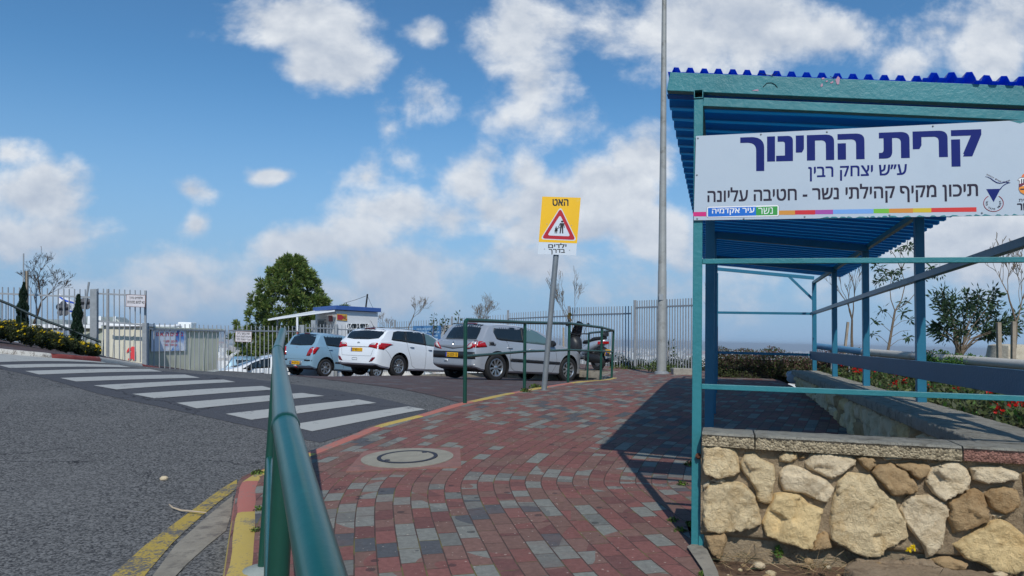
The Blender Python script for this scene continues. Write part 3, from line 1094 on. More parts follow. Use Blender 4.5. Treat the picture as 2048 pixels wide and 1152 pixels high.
# handrail pieces step at the two middle posts
for (p, q) in ((tm, t1), (t1, t2), (t2, t3)):
    mb = MB()
    d = (q - p).normalized()
    mb.tube([p, q], .0245, 20)
    mb.build('handrail', m_green, rr, smooth=True)
for p in (t1, t2):
    mb = MB()
    mb.lathe(p, (t2 - t1).normalized(), [(.0, -.03), (.018, -.028), (.0262, -.012), (.0272, 0), (.0262, .012), (.018, .028), (0, .03)], 18)
    mb.build('rail_joint', m_greend, rr, smooth=True)
mb = MB()
mb.lathe(t3, (t3 - t2).normalized(), [(.0245, 0), (.0225, .012), (.014, .02), (0, .023)], 16)
mb.build('end_cap', m_green, rr, smooth=True)
for p, q in ((t1, b1), (t2, b2), (t3, b3)):
    mb = MB()
    mb.tube([q - Vector((0, 0, .05)), p - Vector((0, 0, .012))], .0205, 16)
    mb.build('post', m_greend, rr, smooth=True)
tmb = Vector((tm.x, tm.y, sz(tm.x, tm.y)))
for (p, q) in ((b1.lerp(t1, .5), b2.lerp(t2, .5)), (b2.lerp(t2, .5), b3.lerp(t3, .5)), (tmb.lerp(tm, .5), b1.lerp(t1, .5))):
    mb = MB()
    mb.tube([p, q], .017, 14)
    mb.build('middle_rail', m_green, rr, smooth=True)
m_mort = M('mortar_patch', C(138, 146, 140), .9, 0, .15, 10, bump=.4)
mb = MB()
mb.lathe(b2, (0, 0, 1), [(.0, .022), (.05, .02), (.085, .006), (.10, -.02)], 14)
mb.build('mortar_foot', m_mort, rr, smooth=True)

# railing round the corner of the parking area
F2 = [((931, 640), (930, 806), 8.9), ((1050, 645), (1049, 783), 11.0), ((1139, 647), (1136, 765), 12.9), ((1204, 655), (1201, 760), 14.5), ((1227, 661), (1223, 756), 15.7), ((1178, 666), (1174.5, 751), 17.9)]
r2 = None
tops, bases = [], []
for (tp, bp, d) in F2:
    a = P(tp[0], tp[1], d)
    b = P(bp[0], bp[1], d)
    g = sz(b.x, b.y)
    bases.append(Vector((b.x, b.y, min(b.z, g + .03))))
    tops.append(a)
r2 = thing('pipe_railing', 'green pipe railing with two rails at the pavement corner beside the silver car', 'railing', bases[0], 'green pipe railings')
mb = MB()
c0 = tops[0]
d01 = (tops[1] - tops[0]).normalized()
mb.tube([c0 - Vector((0, 0, .09)), c0 - Vector((0, 0, .045)), c0 - Vector((0, 0, .015)) + d01 * .012, c0 + d01 * .045, tops[1]], .0245, 14)
for a in range(1, 5):
    mb.tube([tops[a], tops[a + 1]], .0245, 12)
mb.build('handrail', m_greend, r2, smooth=True)
for p, q in zip(tops, bases):
    mb = MB()
    mb.tube([q - Vector((0, 0, .1)), p - Vector((0, 0, .01))], .0235, 12)
    mb.build('post', m_greend, r2, smooth=True)
mids = [P(931, 713, 8.9), P(1050, 703, 11.0), P(1138, 700, 12.9), P(1203, 702.5, 14.5), P(1225, 703.5, 15.7)]
for a in range(4):
    mb = MB()
    mb.tube([mids[a], mids[a + 1]], .019, 10)
    mb.build('middle_rail', m_greend, r2, smooth=True)

# ------------------------------------------------------------------ warning sign on leaning pole
pb = P(1088, 779, 11.3)
pb.z = sz(pb.x, pb.y)
pt = P(1113, 500, 11.3)
pdir = (pt - pb).normalized()
ws = thing('warning_sign', 'leaning yellow warning sign with red triangle of adult and child, on a grey pole', 'road sign', pb)
mb = MB()
mb.tube([pb - pdir * .1, pb + pdir * ((pt - pb).length + .62)], .042, 20)
mb.build('pole', M('grey_pole', C(128, 134, 138), .45, .3, .12, 8, col2=C(168, 170, 170), amt2=.66, s2=9), ws, smooth=True)
dn = ray(1118, 450).normalized()
sn = Vector((.02, -1, -.0)).normalized()
p0 = P(1113, 480, 11.24)


def SGN(px, py, lift=0.0):
    return on_plane(px, py, p0, sn) + sn * lift


TL, TR, BL, BR = SGN(1084.5, 393), SGN(1161.5, 395.5), SGN(1075.5, 508), SGN(1152, 511)
YL, YR = BL.lerp(TL, 24 / 115.), BR.lerp(TR, 24 / 115.)
mb = MB()
mb.prism([TL, TR, BR, BL], -sn * .004)
mb.build('sign_plate', m_signwhite, ws)
mb = MB()
mb.prism([TL + sn * .001, TR + sn * .001, YR + sn * .001, YL + sn * .001], -sn * .0008)
mb.build('yellow_panel', M('sign_yellow', C(240, 186, 12), .4, 0, .03, 3, col2=C(216, 206, 150), amt2=.62, s2=3.5, sharp2=.25), ws)


def tri(scale, lift):
    a, b, c = SGN(1121, 415.5), SGN(1082.5, 477.5), SGN(1152, 480.5)
    ce = (a + b + c) / 3
    out = []
    vs = [ce + (q - ce) * scale for q in (a, b, c)]
    rr_ = .06 * scale
    for i in range(3):
        p, q, r = vs[i - 1], vs[i], vs[(i + 1) % 3]
        d1 = (p - q).normalized()
        d2 = (r - q).normalized()
        for k in range(7):
            t = k / 6
            out.append((q + d1 * rr_ * (1 - t) ** 2 + d2 * rr_ * t ** 2) + sn * lift)
    return out


for nm, sc, lf, mt in (('triangle_edge', 1.06, .0014, m_signwhite), ('triangle_border', .98, .002, M('sign_red', C(178, 22, 36), .4, 0, .04)), ('triangle_field', .66, .0027, m_signwhite)):
    mb = MB()
    mb.prism(tri(sc, lf), -sn * .0005)
    mb.build(nm, mt, ws)
sx = (TR - TL).normalized()
su = (TL - BL).normalized()


def figure(px, py, h, wid, coat):
    """walking silhouette: head, body, limbs as one flat outline set"""
    o = SGN(px, py, .0033)
    mb = MB()

    def poly(pts):
        mb.prism([o + sx * (a * wid) + su * (b * h) for a, b in pts], -sn * .0004)
    poly([(math.cos(t) * .13, .92 + math.sin(t) * .08) for t in np.linspace(0, 2 * math.pi, 11)[:-1]])
    d_ = 1 if coat else -1
    poly([(-.19, .80), (.19, .80), (.15, .44), (-.15, .44)])
    poly([(-.15, .46), (-.01, .46), (-.05, .0), (-.17, .0)])
    poly([(.01, .46), (.15, .46), (.20, .0), (.08, .0)])
    poly([(.15, .80), (.21, .78), (.29, .44), (.22, .43)])
    if coat:
        poly([(-.15, .80), (-.21, .78), (-.36, .48), (-.29, .45)])
    else:
        poly([(.13, .78), (.17, .68), (.62, .86), (.60, .94)])
        poly([(-.26, .30), (.26, .30), (.14, .62), (-.14, .62)])
    return mb


figure(1122.5, 467, .198, .155, True).build('adult_symbol', m_ink, ws)
figure(1111.5, 467, .105, .10, False).build('child_symbol', m_ink, ws)


def sgntext(s, x0, y0, x1, y1, mt, bold, nm='lettering', parent=None, plane=None):
    a, b, c = SGN(x0, y1), SGN(x1, y1), SGN(x0, y0)
    return text_mesh(s, nm, mt, ws, a, (b - a).normalized(), (c - a).normalized(), (b - a).length, (c - a).length, bold, .0022)


sgntext('האט', 1105, 398, 1137, 412, m_ink, .03)
sgntext('ילדים', 1096.5, 486.5, 1133, 496, m_ink, .02)
sgntext('בדרך', 1097.5, 498, 1130, 508.5, m_ink, .02)
for px, py in ((1094, 448), (1143, 451), (1089, 498), (1139, 500.5)):
    mb = MB()
    mb.lathe(SGN(px, py), sn, [(0, .004), (.006, .004), (.008, .0)], 8)
    mb.build('rivet', m_galv, ws)

# ------------------------------------------------------------------ lamp post
lb = P(1323, 748, 17.6)
lb.z = sz(lb.x, lb.y)
lt = P(1328.5, 0, 17.6)
ld = (lt - lb)
lamp = thing('lamp_post', 'tall tapered grey lamp post behind the blue shelter', 'lamp post', lb)
mb = MB()
L_ = ld.length
dd = ld.normalized()
mb.tube([lb - dd * .1, lb + dd * .02, lb + dd * 2.4, lb + dd * 2.42, lb + dd * (L_ * .6), lb + dd * (L_ * 1.12)], [.112, .112, .100, .096, .074, .05], 20)
mb.build('pole', M('lamp_pole_paint', C(150, 152, 150), .6, .1, .1, 5, col2=C(126, 126, 122), amt2=.52, s2=3), lamp, smooth=True)
mb = MB()
mb.lathe(lb, dd, [(.165, -.05), (.165, .0), (.16, .05), (.113, .06)], 20)
mb.build('base_plate', m_galv, lamp)
mb = MB()
top = lb + dd * (L_ * 1.12)
mb.tube([top, top + Vector((-.1, -.1, .25)), top + Vector((-.5, -.5, .45)), top + Vector((-1.1, -1.1, .5))], .035, 10)
mb.build('arm', m_galv, lamp, smooth=True)
mb = MB()
mb.box(top + Vector((-1.3, -1.3, .5)), (.28, .6, .12), (Vector((.7, -.7, 0)), Vector((.7, .7, 0)), Vector((0, 0, 1))))
mb.build('lamp_head', m_galv, lamp, bevel=.03)
mb = MB()
mb.box(P(1322.5, 594, 17.49), (.1, .012, .14))
mb.build('access_door', m_galv, lamp, bevel=.003)

# ------------------------------------------------------------------ walkway shelter
PH = math.atan(.28)
AX = Vector((math.sin(PH), math.cos(PH), 0))
NX = Vector((math.cos(PH), -math.sin(PH), 0))
UZ = Vector((0, 0, 1))
O_ = Vector((.967, 3.9, 0))


def SH(s, t, z):
    return O_ + NX * s + AX * t + UZ * z


def zr(s):
    return 1.345 - .105 * s


WID = 1.72
gbase = sz(.967, 3.9)
sh = thing('walkway_shelter', 'turquoise steel walkway shelter with a blue corrugated roof, open sided', 'shelter', (O_.x, O_.y, gbase))
LT = [0, 2.6, 5.2, 7.8, 10.35]
RT = [0, 2.94, 5.39, 7.87, 10.35]
for k, t in enumerate(LT):
    p = SH(0, t, 0)
    w = .047 if k == 0 else .075
    s_ = 0 if k == 0 else .025
    mb = MB()
    mb.bar(SH(s_, t, sz(p.x, p.y) - .08), SH(s_, t, zr(0) - .05 if k else 1.285), w, w, up=AX)
    if k == 0:
        mb.bar(SH(.028, t - .012, gbase - .05), SH(.028, t - .012, gbase + .175), .03, .045, up=AX)
    mb.build('post', m_teal if k == 0 else m_teald, sh, bevel=.003)
for k, t in enumerate(RT):
    mb = MB()
    mb.bar(SH(WID, t, -.455), SH(WID, t, zr(WID) - .03), .07, .07, up=AX)
    mb.build('post', m_teald, sh, bevel=.003)
# eaves beam ends of the two long beams: open square tube
mb = MB()
for s_, z0 in ((0, 1.309), (WID, zr(WID) - .036)):
    w = .047
    te = 10.45
    for (a, b) in ((-1, 0), (1, 0), (0, -1), (0, 1)):
        if a:
            mb.box(SH(s_ + a * (w / 2 - .002), (te - .03) / 2, z0), (.004, te + .03, w), (NX, AX, UZ))
        else:
            mb.box(SH(s_, (te - .03) / 2, z0 + b * (w / 2 - .002)), (w - .009, te + .03, .004), (NX, AX, UZ))
mb.build('long_beam', m_teal, sh)
mb = MB()
mb.box(SH(0, .02, 1.309), (.037, .004, .037), (NX, AX, UZ))  # black plate stands in for the shade inside the open tube
mb.build('painted_hollow', m_dark, sh)
# front fascia and tie beam
mb = MB()
za, zb_ = zr(-.168), zr(2.2)
fa = [SH(-.168, .028, 1.356), SH(2.2, .028, 1.356 - .1125 * 2.368), SH(2.2, .085, 1.356 - .1125 * 2.368), SH(-.168, .085, 1.356)]
fb = [SH(-.152, .028, 1.457), SH(2.2, .028, 1.457 - .115 * 2.368), SH(2.2, .085, 1.457 - .115 * 2.368), SH(-.152, .085, 1.457)]
mb.hexa(fa + fb)
mb.build('fascia_beam', m_teal, sh, bevel=.003)


def cross(name, s0, z0, s1, z1, t, w, h, mt):
    mb = MB()
    mb.bar(SH(s0, t, z0), SH(s1, t, z1), w, h)
    return mb.build(name, mt, sh, bevel=.002)


cross('tie_beam', .024, 1.2665, WID, 1.2665 - .1095 * 1.7, .0, .045, .045, m_teal)
cross('front_rail', .024, .423, 1.76, .423, .0, .03, .026, m_teal)
cross('front_rail', .024, -.224, 1.76, -.224, .0, .03, .026, m_teal)
for t in (5.2, 7.8):
    cross('cross_beam', .03, zr(0) - .055, WID, zr(WID) - .055, t, .06, .08, m_teald)
cross('cross_beam', .03, 1.375, WID, 1.205, 10.35, .05, .06, m_teald)
cross('end_rail', .03, .565, WID, .565, 10.35, .04, .045, m_teald)
cross('end_rail', .03, -.17, WID, -.17, 10.35, .04, .045, m_teald)
mb = MB()
mb.bar(SH(WID - .42, 10.35, 1.23), SH(WID, 10.35, .80), .04, .05, up=AX)
mb.build('diagonal_brace', m_teald, sh)
mb = MB()
mb.bar(SH(WID - .04, -.3, .575), SH(WID - .04, 10.35, .565), .05, .05)
mb.build('side_rail', m_teald, sh, bevel=.002)
mb = MB()
mb.box(SH(WID - .056, 5.1, -.178), (.03, 10.7, .145), (NX, AX, UZ))
mb.build('side_board', M('side_board_paint', C(44, 92, 120), .5, 0, .1, 4, col2=C(30, 60, 84), amt2=.68, s2=7, bump=.15), sh, bevel=.003)
# roof sheet: trapezoid ribs running down the slope
prof = []
t = .095
pit = .2135
while t < 9.2:
    for (dt, dz) in ((0, 0.0), (.075, .0), (.085, .036), (.201, .036), (.211, .0)):
        prof.append((t + dt, dz))
    t += pit
mb = MB()
s0, s1 = -.172, 2.02
vs = []
for (t, dz) in prof:
    for k in range(9):
        s = s0 + (s1 - s0) * k / 8
        vs.append(SH(s, t, zr(s) - .006 + dz + .0015 * math.sin(k * 2.3 + t * 3)))
fs = [(i * 9 + k, i * 9 + k + 1, (i + 1) * 9 + k + 1, (i + 1) * 9 + k) for i in range(len(prof) - 1) for k in range(8)]
mb.add(vs, fs)
rf = mb.build('roof_sheet', m_blueroof, sh, fixn=False)
md = rf.modifiers.new('thick', 'SOLIDIFY')
md.thickness = .003
# front strip with small ribs crossing the fascia
prof = []
s = -.165
rng = random.Random(4)
while s < 2.2:
    lift = .012 if 1.02 < s < 1.24 else 0
    for (ds, dz) in ((0, 0), (.022, 0), (.034, .021), (.056, .021), (.068, 0)):
        prof.append((s + ds, dz + lift + rng.uniform(-.001, .001)))
    s += .0735
vs = []
for (s, dz) in prof:
    for t in (.05 - .045 * min(1, max(0, (s - 1.05) / .25)), .06, .10, .20):
        vs.append(SH(s, t, 1.4655 - .115 * (s + .16) + dz * 1.25 - .10 * max(0, t - .10)))
fs = [(i * 4 + k, i * 4 + k + 1, (i + 1) * 4 + k + 1, (i + 1) * 4 + k) for i in range(len(prof) - 1) for k in range(3)]
mb = MB()
mb.add(vs, fs)
m_poly = M('blue_clear_sheet', C(20, 82, 200), .25, 0, .1, 4, transl=C(40, 120, 235))
rf2 = mb.build('ridge_strip', m_poly, sh, fixn=False)
md = rf2.modifiers.new('thick', 'SOLIDIFY')
md.thickness = .0025

# ------------------------------------------------------------------ sign board on the shelter
bp0 = SH(0, -.036, 0)
bn = -AX
BT = lambda px, py, l=0.0: on_plane(px, py, bp0, bn) + bn * l
sb = thing('sign_board', 'long white sign board with blue writing fixed across the shelter front', 'sign', SH(-.02, -.036, .63))
A_ = BT(1387.5, 440.5)
B_ = BT(1392, 272)
c1 = BT(2048, 430.5)
c2 = BT(2048, 240)
bR = (c1 - A_).normalized()
mb = MB()
ext = 1.28
mb.prism([A_, A_ + (c1 - A_) * ext, B_ + (c2 - B_) * ext, B_], -bn * .006)
mb.build('panel', M('board_face', C(178, 191, 203), .45, 0, .04, 1.5, col2=C(168, 182, 196), amt2=.5, s2=3, sharp2=.3, coat=.1), sb)


def btext(s, bl, br, tl, mt, bold, nm='lettering', heb=True, lift=.0008):
    a, b, c = BT(*bl), BT(*br), BT(*tl)
    return text_mesh(s, nm, mt, sb, a, (b - a).normalized(), (c - a).normalized(), (b - a).length, (c - a).length, bold, lift, heb)


btext('קרית החינוך', (1480.5, 343), (1964, 332), (1480.5, 275), m_navy, .045)
btext('ע״ש יצחק רבין', (1616.5, 363), (1814, 358), (1616.5, 334), m_navy, .016)
btext('תיכון מקיף קהילתי נשר - חטיבה עליונה', (1415, 413), (1956.5, 401.5), (1415, 376), m_grey_ink, .018)


def bquad(x0, x1, y0a, y1a, y0b, y1b, mt, nm, lift, rnd=0):
    c = [BT(x0, y1a, lift), BT(x1, y1b, lift), BT(x1, y0b, lift), BT(x0, y0a, lift)]
    if rnd:
        out = []
        for i in range(4):
            p, q, r = c[i - 1], c[i], c[(i + 1) % 4]
            d1, d2 = (p - q).normalized() * rnd, (r - q).normalized() * rnd
            for k in range(5):
                f = k / 4
                out.append(q + d1 * (1 - f) ** 2 + d2 * f ** 2)
        c = out
    mb = MB()
    mb.prism(c, -bn * .0004)
    return mb.build(nm, mt, sb)


def yl_(x):
    return 421.5 - (x - 1558) * .0172


segs = [(1386.5, 1412.5, C(206, 34, 118)), (1558, 1590, C(206, 140, 52)), (1590, 1630.5, C(200, 34, 44)), (1630.5, 1666, C(160, 72, 156)), (1666, 1747, C(112, 160, 220)),
        (1747, 1778, C(112, 180, 52)), (1778, 1826, C(206, 136, 46)), (1826, 1862.5, C(204, 176, 34)), (1862.5, 1953, C(206, 50, 44))]
for k, (x0, x1, col) in enumerate(segs):
    bquad(x0, x1, yl_(x0) - .3, yl_(x0) + 8.2, yl_(x1) - .3, yl_(x1) + 8.8, M('sign_colour_%d' % k, col, .4, 0, .02), 'colour_bar', .0005)
m_sh = M('badge_grey', C(150, 152, 156), .5)
bquad(1413, 1559, 413, 436, 409.5, 433.5, m_sh, 'badge_edge', .0004, .012)
bquad(1414, 1557.5, 413.5, 435, 410, 432.5, m_white, 'badge', .0009, .011)
bquad(1416, 1513, 416, 433.5, 413.5, 431, M('badge_blue', C(16, 104, 196), .4), 'badge_field', .0014, .004)
bquad(1512, 1555, 414.2, 431, 412.5, 430, M('badge_green', C(52, 146, 62), .4), 'badge_field', .0015, .004)
btext('עיר אקדמיה', (1424, 431), (1509, 429), (1424, 417.5), m_white, .02, lift=.002)
btext('נשר', (1516.5, 428.5), (1545.5, 427.5), (1516.5, 416), m_white, .0, lift=.002)


def bz(x, y, lift=.001):
    return BT(1800 + x / 8.23, 320 + y / 8.23, lift)


mb = MB()
mb.prism([bz(1420, 480), bz(1540, 692), bz(1655, 474)], -bn * .0004)
mb.build('logo_triangle', m_navy, sb)
ring = [bz(1538 + 162 * math.cos(t), 712 + 136 * math.sin(t)) for t in np.linspace(-math.pi / 2 + .55, 1.5 * math.pi - .55, 40)]
mb = MB()
mb.tube(ring, .0016, 4)
mb.build('logo_ring', M('logo_red', C(160, 40, 60), .5), sb)
mb = MB()
mb.tube([bz(*q) for q in ((1400, 275), (1440, 280), (1490, 304), (1540, 342), (1590, 372), (1640, 382), (1690, 376), (1745, 362), (1815, 375))], [.0006, .0012, .0018, .0022, .0022, .002, .0018, .002, .0006], 5)
mb.tube([bz(*q) for q in ((1815, 375), (1760, 384), (1712, 412), (1680, 440), (1650, 480))], [.0008, .002, .0018, .0018, .0025], 5)
mb.build('logo_bird', m_navy, sb)


def arc_text(s, pts, size, mt):
    mbs = []
    for ch, (x, y, ang_) in zip(s, pts):
        if ch == ' ':
            continue
        a = bz(x, y)
        r_ax = (bz(x + 20, y) - a).normalized()
        u_ax = (bz(x, y - 20) - a).normalized()
        r2_ = r_ax * math.cos(ang_) + u_ax * math.sin(ang_)
        u2_ = u_ax * math.cos(ang_) - r_ax * math.sin(ang_)
        w = size * (.45 if ch in 'ין' else .8)
        text_mesh(ch, 'logo_letter', mt, sb, a - r2_ * w / 2 - u2_ * size / 2, r2_, u2_, w, size, .02)


s = 'תיכון מקיף נשר'
th = np.linspace(-.30, math.pi + .35, len(s))
arc_text(s, [(1538 + 112 * math.cos(t), 712 + 94 * math.sin(t), math.pi / 2 - t) for t in th], .0075, m_grey_ink)
s = 'בנשרים יצמחו קיימים'
th = np.linspace(0, 1, len(s))
arc_text(s, [(1800 - 365 * t, 335 + 26 * math.sin(min(1, t * 1.9) * math.pi) - 95 * max(0, t - .5) * 2, -.1 - .35 * (t > .5)) for t in th], .0055, M('logo_dark', C(70, 40, 56), .5))
# town emblem, cut by the frame
mb = MB()
mb.prism([bz(2100 + 105 * math.cos(t), 300 + 92 * math.sin(t), .0008) for t in np.linspace(0, 2 * math.pi, 30)[:-1]], -bn * .0003)
mb.build('emblem_sun', M('emblem_orange', C(226, 116, 66), .5), sb)
mb = MB()
mb.prism([bz(*q, .0012) for q in ((1930, 335), (1968, 290), (2000, 282), (2230, 282), (2240, 540), (2150, 585), (2040, 578), (1975, 540), (1950, 480), (1962, 345))], -bn * .0003)
mb.build('emblem_shield', M('emblem_grey', C(120, 112, 112), .5), sb)
mb = MB()
mb.prism([bz(*q, .0016) for q in ((1942, 332), (1972, 297), (2226, 292), (2230, 420), (1965, 430), (1972, 340))], -bn * .0003)
mb.build('emblem_buildings', m_white, sb)
mb = MB()
for x in (1990, 2022, 2060, 2100, 2140, 2180):
    mb.prism([bz(*q, .002) for q in ((x, 315), (x + 16, 315), (x + 16, 395), (x, 395))], -bn * .0003)
mb.build('emblem_windows', m_grey_ink, sb)
mb = MB()
mb.prism([bz(*q, .0021) for q in ((1956, 400), (2040, 375), (2230, 372), (2230, 420), (2040, 412), (1958, 445))], -bn * .0003)
mb.build('emblem_band', M('emblem_maroon', C(104, 28, 60), .5), sb)
mb = MB()
mb.prism([bz(*q, .0017) for q in ((1958, 455), (2040, 425), (2230, 430), (2232, 530), (2150, 572), (2045, 566), (1982, 530), (1960, 490))], -bn * .0003)
mb.build('emblem_base', M('emblem_base', C(230, 140, 40), .5), sb)
mb = MB()
mb.prism([bz(*q, .0022) for q in ((1975, 472), (2230, 466), (2230, 488), (1978, 494))], -bn * .0003)
mb.build('emblem_bar', m_ink, sb)
a, b, c = bz(1955, 685), bz(2190, 680), bz(1955, 640)
text_mesh('עירית', 'lettering', m_grey_ink, sb, a, (b - a).normalized(), (c - a).normalized(), (b - a).length, (c - a).length, 0)
a, b, c = bz(1928, 828), bz(2200, 820), bz(1928, 715)
text_mesh('נשר', 'lettering', m_grey_ink, sb, a, (b - a).normalized(), (c - a).normalized(), (b - a).length, (c - a).length, .02)
for px, py in ((1396, 276), (1522, 268.5), (1654, 263.5), (1866, 252), (1394, 349.5), (1394.5, 437), (1487.5, 437), (1609.5, 433), (1779, 430), (1964, 425.5)):
    mb = MB()
    mb.lathe(BT(px, py), bn, [(0, .005), (.0035, .0045), (.005, 0)], 10)
    mb.build('rivet', m_galv, sb, smooth=True)
# scraps of old turquoise paint along the board's lower edge
mb = MB()
rng = random.Random(2)
x = 1640
while x < 2048:
    w = rng.uniform(6, 22)
    y = 436.6 - (x - 1600) * .0145
    mb.prism([BT(x, y + .6, .0006), BT(x + w, y + .3, .0006), BT(x + w * .7, y - rng.uniform(.8, 3), .0006), BT(x + w * .3, y - rng.uniform(.8, 3.4), .0006)], -bn * .0004)
    x += w * rng.uniform(.8, 1.5)
mb.prism([BT(2020, 241.6, .0006), BT(2040, 247, .0006), BT(2052, 243, .0006), BT(2060, 239.8, .0006)], -bn * .0004)
mb.build('paint_scrap', m_teal, sb)

# ------------------------------------------------------------------ stone walls of the shelter
CZ = -.445
wallp = SH(0, -.085, 0)
WF = lambda px, py, l=0.0: on_plane(px, py, wallp, bn) + bn * l


def c6(x, y):
    return (1370 + x / 3.0206, 820 + y / 3.0206)


STN = [[(108, 215), (160, 228), (200, 214), (285, 232), (310, 262), (332, 375), (300, 388), (205, 412), (125, 385), (112, 330)],
       [(345, 320), (365, 275), (425, 270), (455, 300), (530, 335), (540, 420), (520, 560), (490, 566), (430, 545), (425, 480), (395, 430), (345, 365)],
       [(572, 282), (605, 252), (675, 265), (680, 300), (640, 318), (575, 310)],
       [(728, 318), (768, 265), (880, 262), (985, 275), (1030, 300), (1025, 340), (960, 372), (895, 416), (825, 388), (740, 355)],
       [(1032, 285), (1085, 275), (1145, 290), (1148, 335), (1110, 366), (1065, 335)],
       [(575, 380), (625, 336), (700, 350), (770, 395), (845, 420), (895, 475), (860, 560), (800, 545), (715, 500), (600, 490), (580, 440)],
       [(118, 520), (150, 452), (260, 440), (350, 445), (420, 520), (450, 640), (455, 690), (400, 710), (240, 745), (130, 730), (112, 640)],
       [(545, 512), (610, 505), (690, 515), (740, 565), (832, 600), (800, 700), (768, 835), (660, 820), (570, 795), (485, 755), (470, 680), (505, 600)],
       [(930, 430), (985, 383), (1090, 392), (1140, 405), (1165, 470), (1265, 545), (1275, 590), (1325, 660), (1345, 760), (1280, 800), (1225, 830), (1175, 882), (1060, 878), (985, 840), (880, 775), (880, 660), (895, 570)],
       [(1130, 375), (1180, 335), (1235, 320), (1330, 370), (1380, 430), (1410, 480), (1370, 500), (1255, 515), (1215, 470), (1160, 415)],
       [(1275, 330), (1330, 322), (1440, 320), (1475, 345), (1460, 385), (1410, 416), (1350, 380)],
       [(1455, 430), (1490, 350), (1560, 330), (1640, 305), (1690, 350), (1725, 410), (1700, 480), (1640, 510), (1570, 545), (1500, 500)],
       [(1725, 350), (1780, 340), (1900, 345), (2008, 380), (2000, 420), (1925, 430), (1830, 445), (1745, 420)],
       [(1305, 610), (1340, 540), (1365, 515), (1430, 525), (1475, 520), (1550, 555), (1598, 600), (1575, 680), (1560, 800), (1500, 880), (1460, 890), (1430, 800), (1370, 730), (1330, 680)],
       [(1600, 560), (1680, 510), (1750, 480), (1800, 510), (1815, 590), (1825, 665), (1760, 700), (1625, 740), (1600, 660)],
       [(1815, 510), (1850, 480), (1930, 470), (2000, 490), (2028, 560), (1990, 600), (1910, 618), (1850, 590)],
       [(1620, 815), (1720, 760), (1830, 690), (1900, 668), (1975, 700), (2050, 760), (2085, 860), (2075, 960), (1960, 985), (1880, 970), (1790, 930), (1690, 890)],
       [(130, 765), (240, 750), (248, 800), (215, 905), (160, 860), (138, 820)],
       [(758, 850), (800, 760), (850, 735), (880, 800), (890, 830), (800, 848)],
       [(1035, 890), (1200, 905), (1320, 912), (1480, 905), (1600, 970), (1620, 1010), (1450, 1040), (1060, 1020)],
       [(2050, 380), (2160, 350), (2250, 380), (2260, 500), (2160, 540), (2070, 500)],
       [(2060, 540), (2150, 560), (2240, 530), (2290, 640), (2250, 720), (2130, 740), (2070, 660)],
       [(2110, 760), (2240, 750), (2330, 800), (2300, 930), (2160, 960), (2100, 880)],
       [(1195, 283), (1310, 285), (1300, 300), (1215, 302)], [(160, 425), (215, 415), (262, 442), (205, 445)],
       [(1852, 632), (1925, 640), (1890, 656)], [(1455, 305), (1530, 312), (1555, 320), (1500, 322)], [(690, 275), (725, 272), (728, 292), (700, 298)],
       [(112, 455), (140, 430), (148, 450), (120, 500)], [(1480, 905), (1600, 890), (1700, 930), (1680, 975), (1560, 960)]]
SCOL = [0, 0, 0, 1, 3, 1, 0, 2, 0, 3, 3, 1, 1, 1, 3, 3, 2, 3, 3, 4, 3, 1, 0, 1, 1, 1, 3, 3, 1, 3]


def rockmat(name, col, dk, pit=.5):
    m = bpy.data.materials.new(name)
    m.use_nodes = True
    m.node_tree.nodes.clear()
    t = NT(m.node_tree)
    co = t.n('ShaderNodeTexCoord').outputs['Object']
    a = t.n('ShaderNodeTexNoise', {'Vector': co, 'Scale': 9.0, 'Detail': 10.0, 'Roughness': .7}).outputs[0]
    b_ = t.n('ShaderNodeTexNoise', {'Vector': co, 'Scale': 38.0, 'Detail': 8.0, 'Roughness': .72, 'Distortion': .6}).outputs[0]
    base = t.ramp(a, [(.3, dk), (.5, col), (.75, tuple(min(1, c * 1.12) for c in col))])
    base = t.mix(t.n('ShaderNodeMapRange', {0: b_, 1: .42, 2: .27, 3: 0, 4: .75}).outputs[0], base, tuple(c * .5 for c in dk))  # low spots coloured darker, painting in the shade of the pits
    g = t.n('ShaderNodeTexNoise', {'Vector': co, 'Scale': 140.0, 'Detail': 5.0, 'Roughness': .7}).outputs[0]
    base = t.mix(.6, base, t.ramp(g, [(.3, (.8, .8, .8)), (.7, (1.12, 1.12, 1.12))]), 'MULTIPLY')
    b = t.n('ShaderNodeBsdfPrincipled', {'Base Color': base, 'Roughness': .9, 'Specular IOR Level': .25})
    h = t.math('ADD', b_, t.math('MULTIPLY', g, .35))
    bp = t.n('ShaderNodeBump', {'Height': h, 'Strength': pit, 'Distance': .03})
    m.node_tree.links.new(bp.outputs[0], b.inputs['Normal'])
    t.n('ShaderNodeOutputMaterial', {0: b.outputs[0]})
    return m


ROCK = [rockmat('limestone_cream', C(240, 216, 172), C(214, 180, 128), 1.0), rockmat('limestone_white', C(228, 208, 174), C(208, 184, 146), .8),
        rockmat('limestone_buff', C(230, 202, 150), C(208, 174, 120), .8), rockmat('limestone_tan', C(176, 148, 110), C(146, 114, 76), .7),
        rockmat('slab_grey', C(160, 140, 116), C(122, 104, 84), .8)]
m_mortar = rockmat('old_mortar', C(168, 150, 124), C(132, 114, 92), .9)


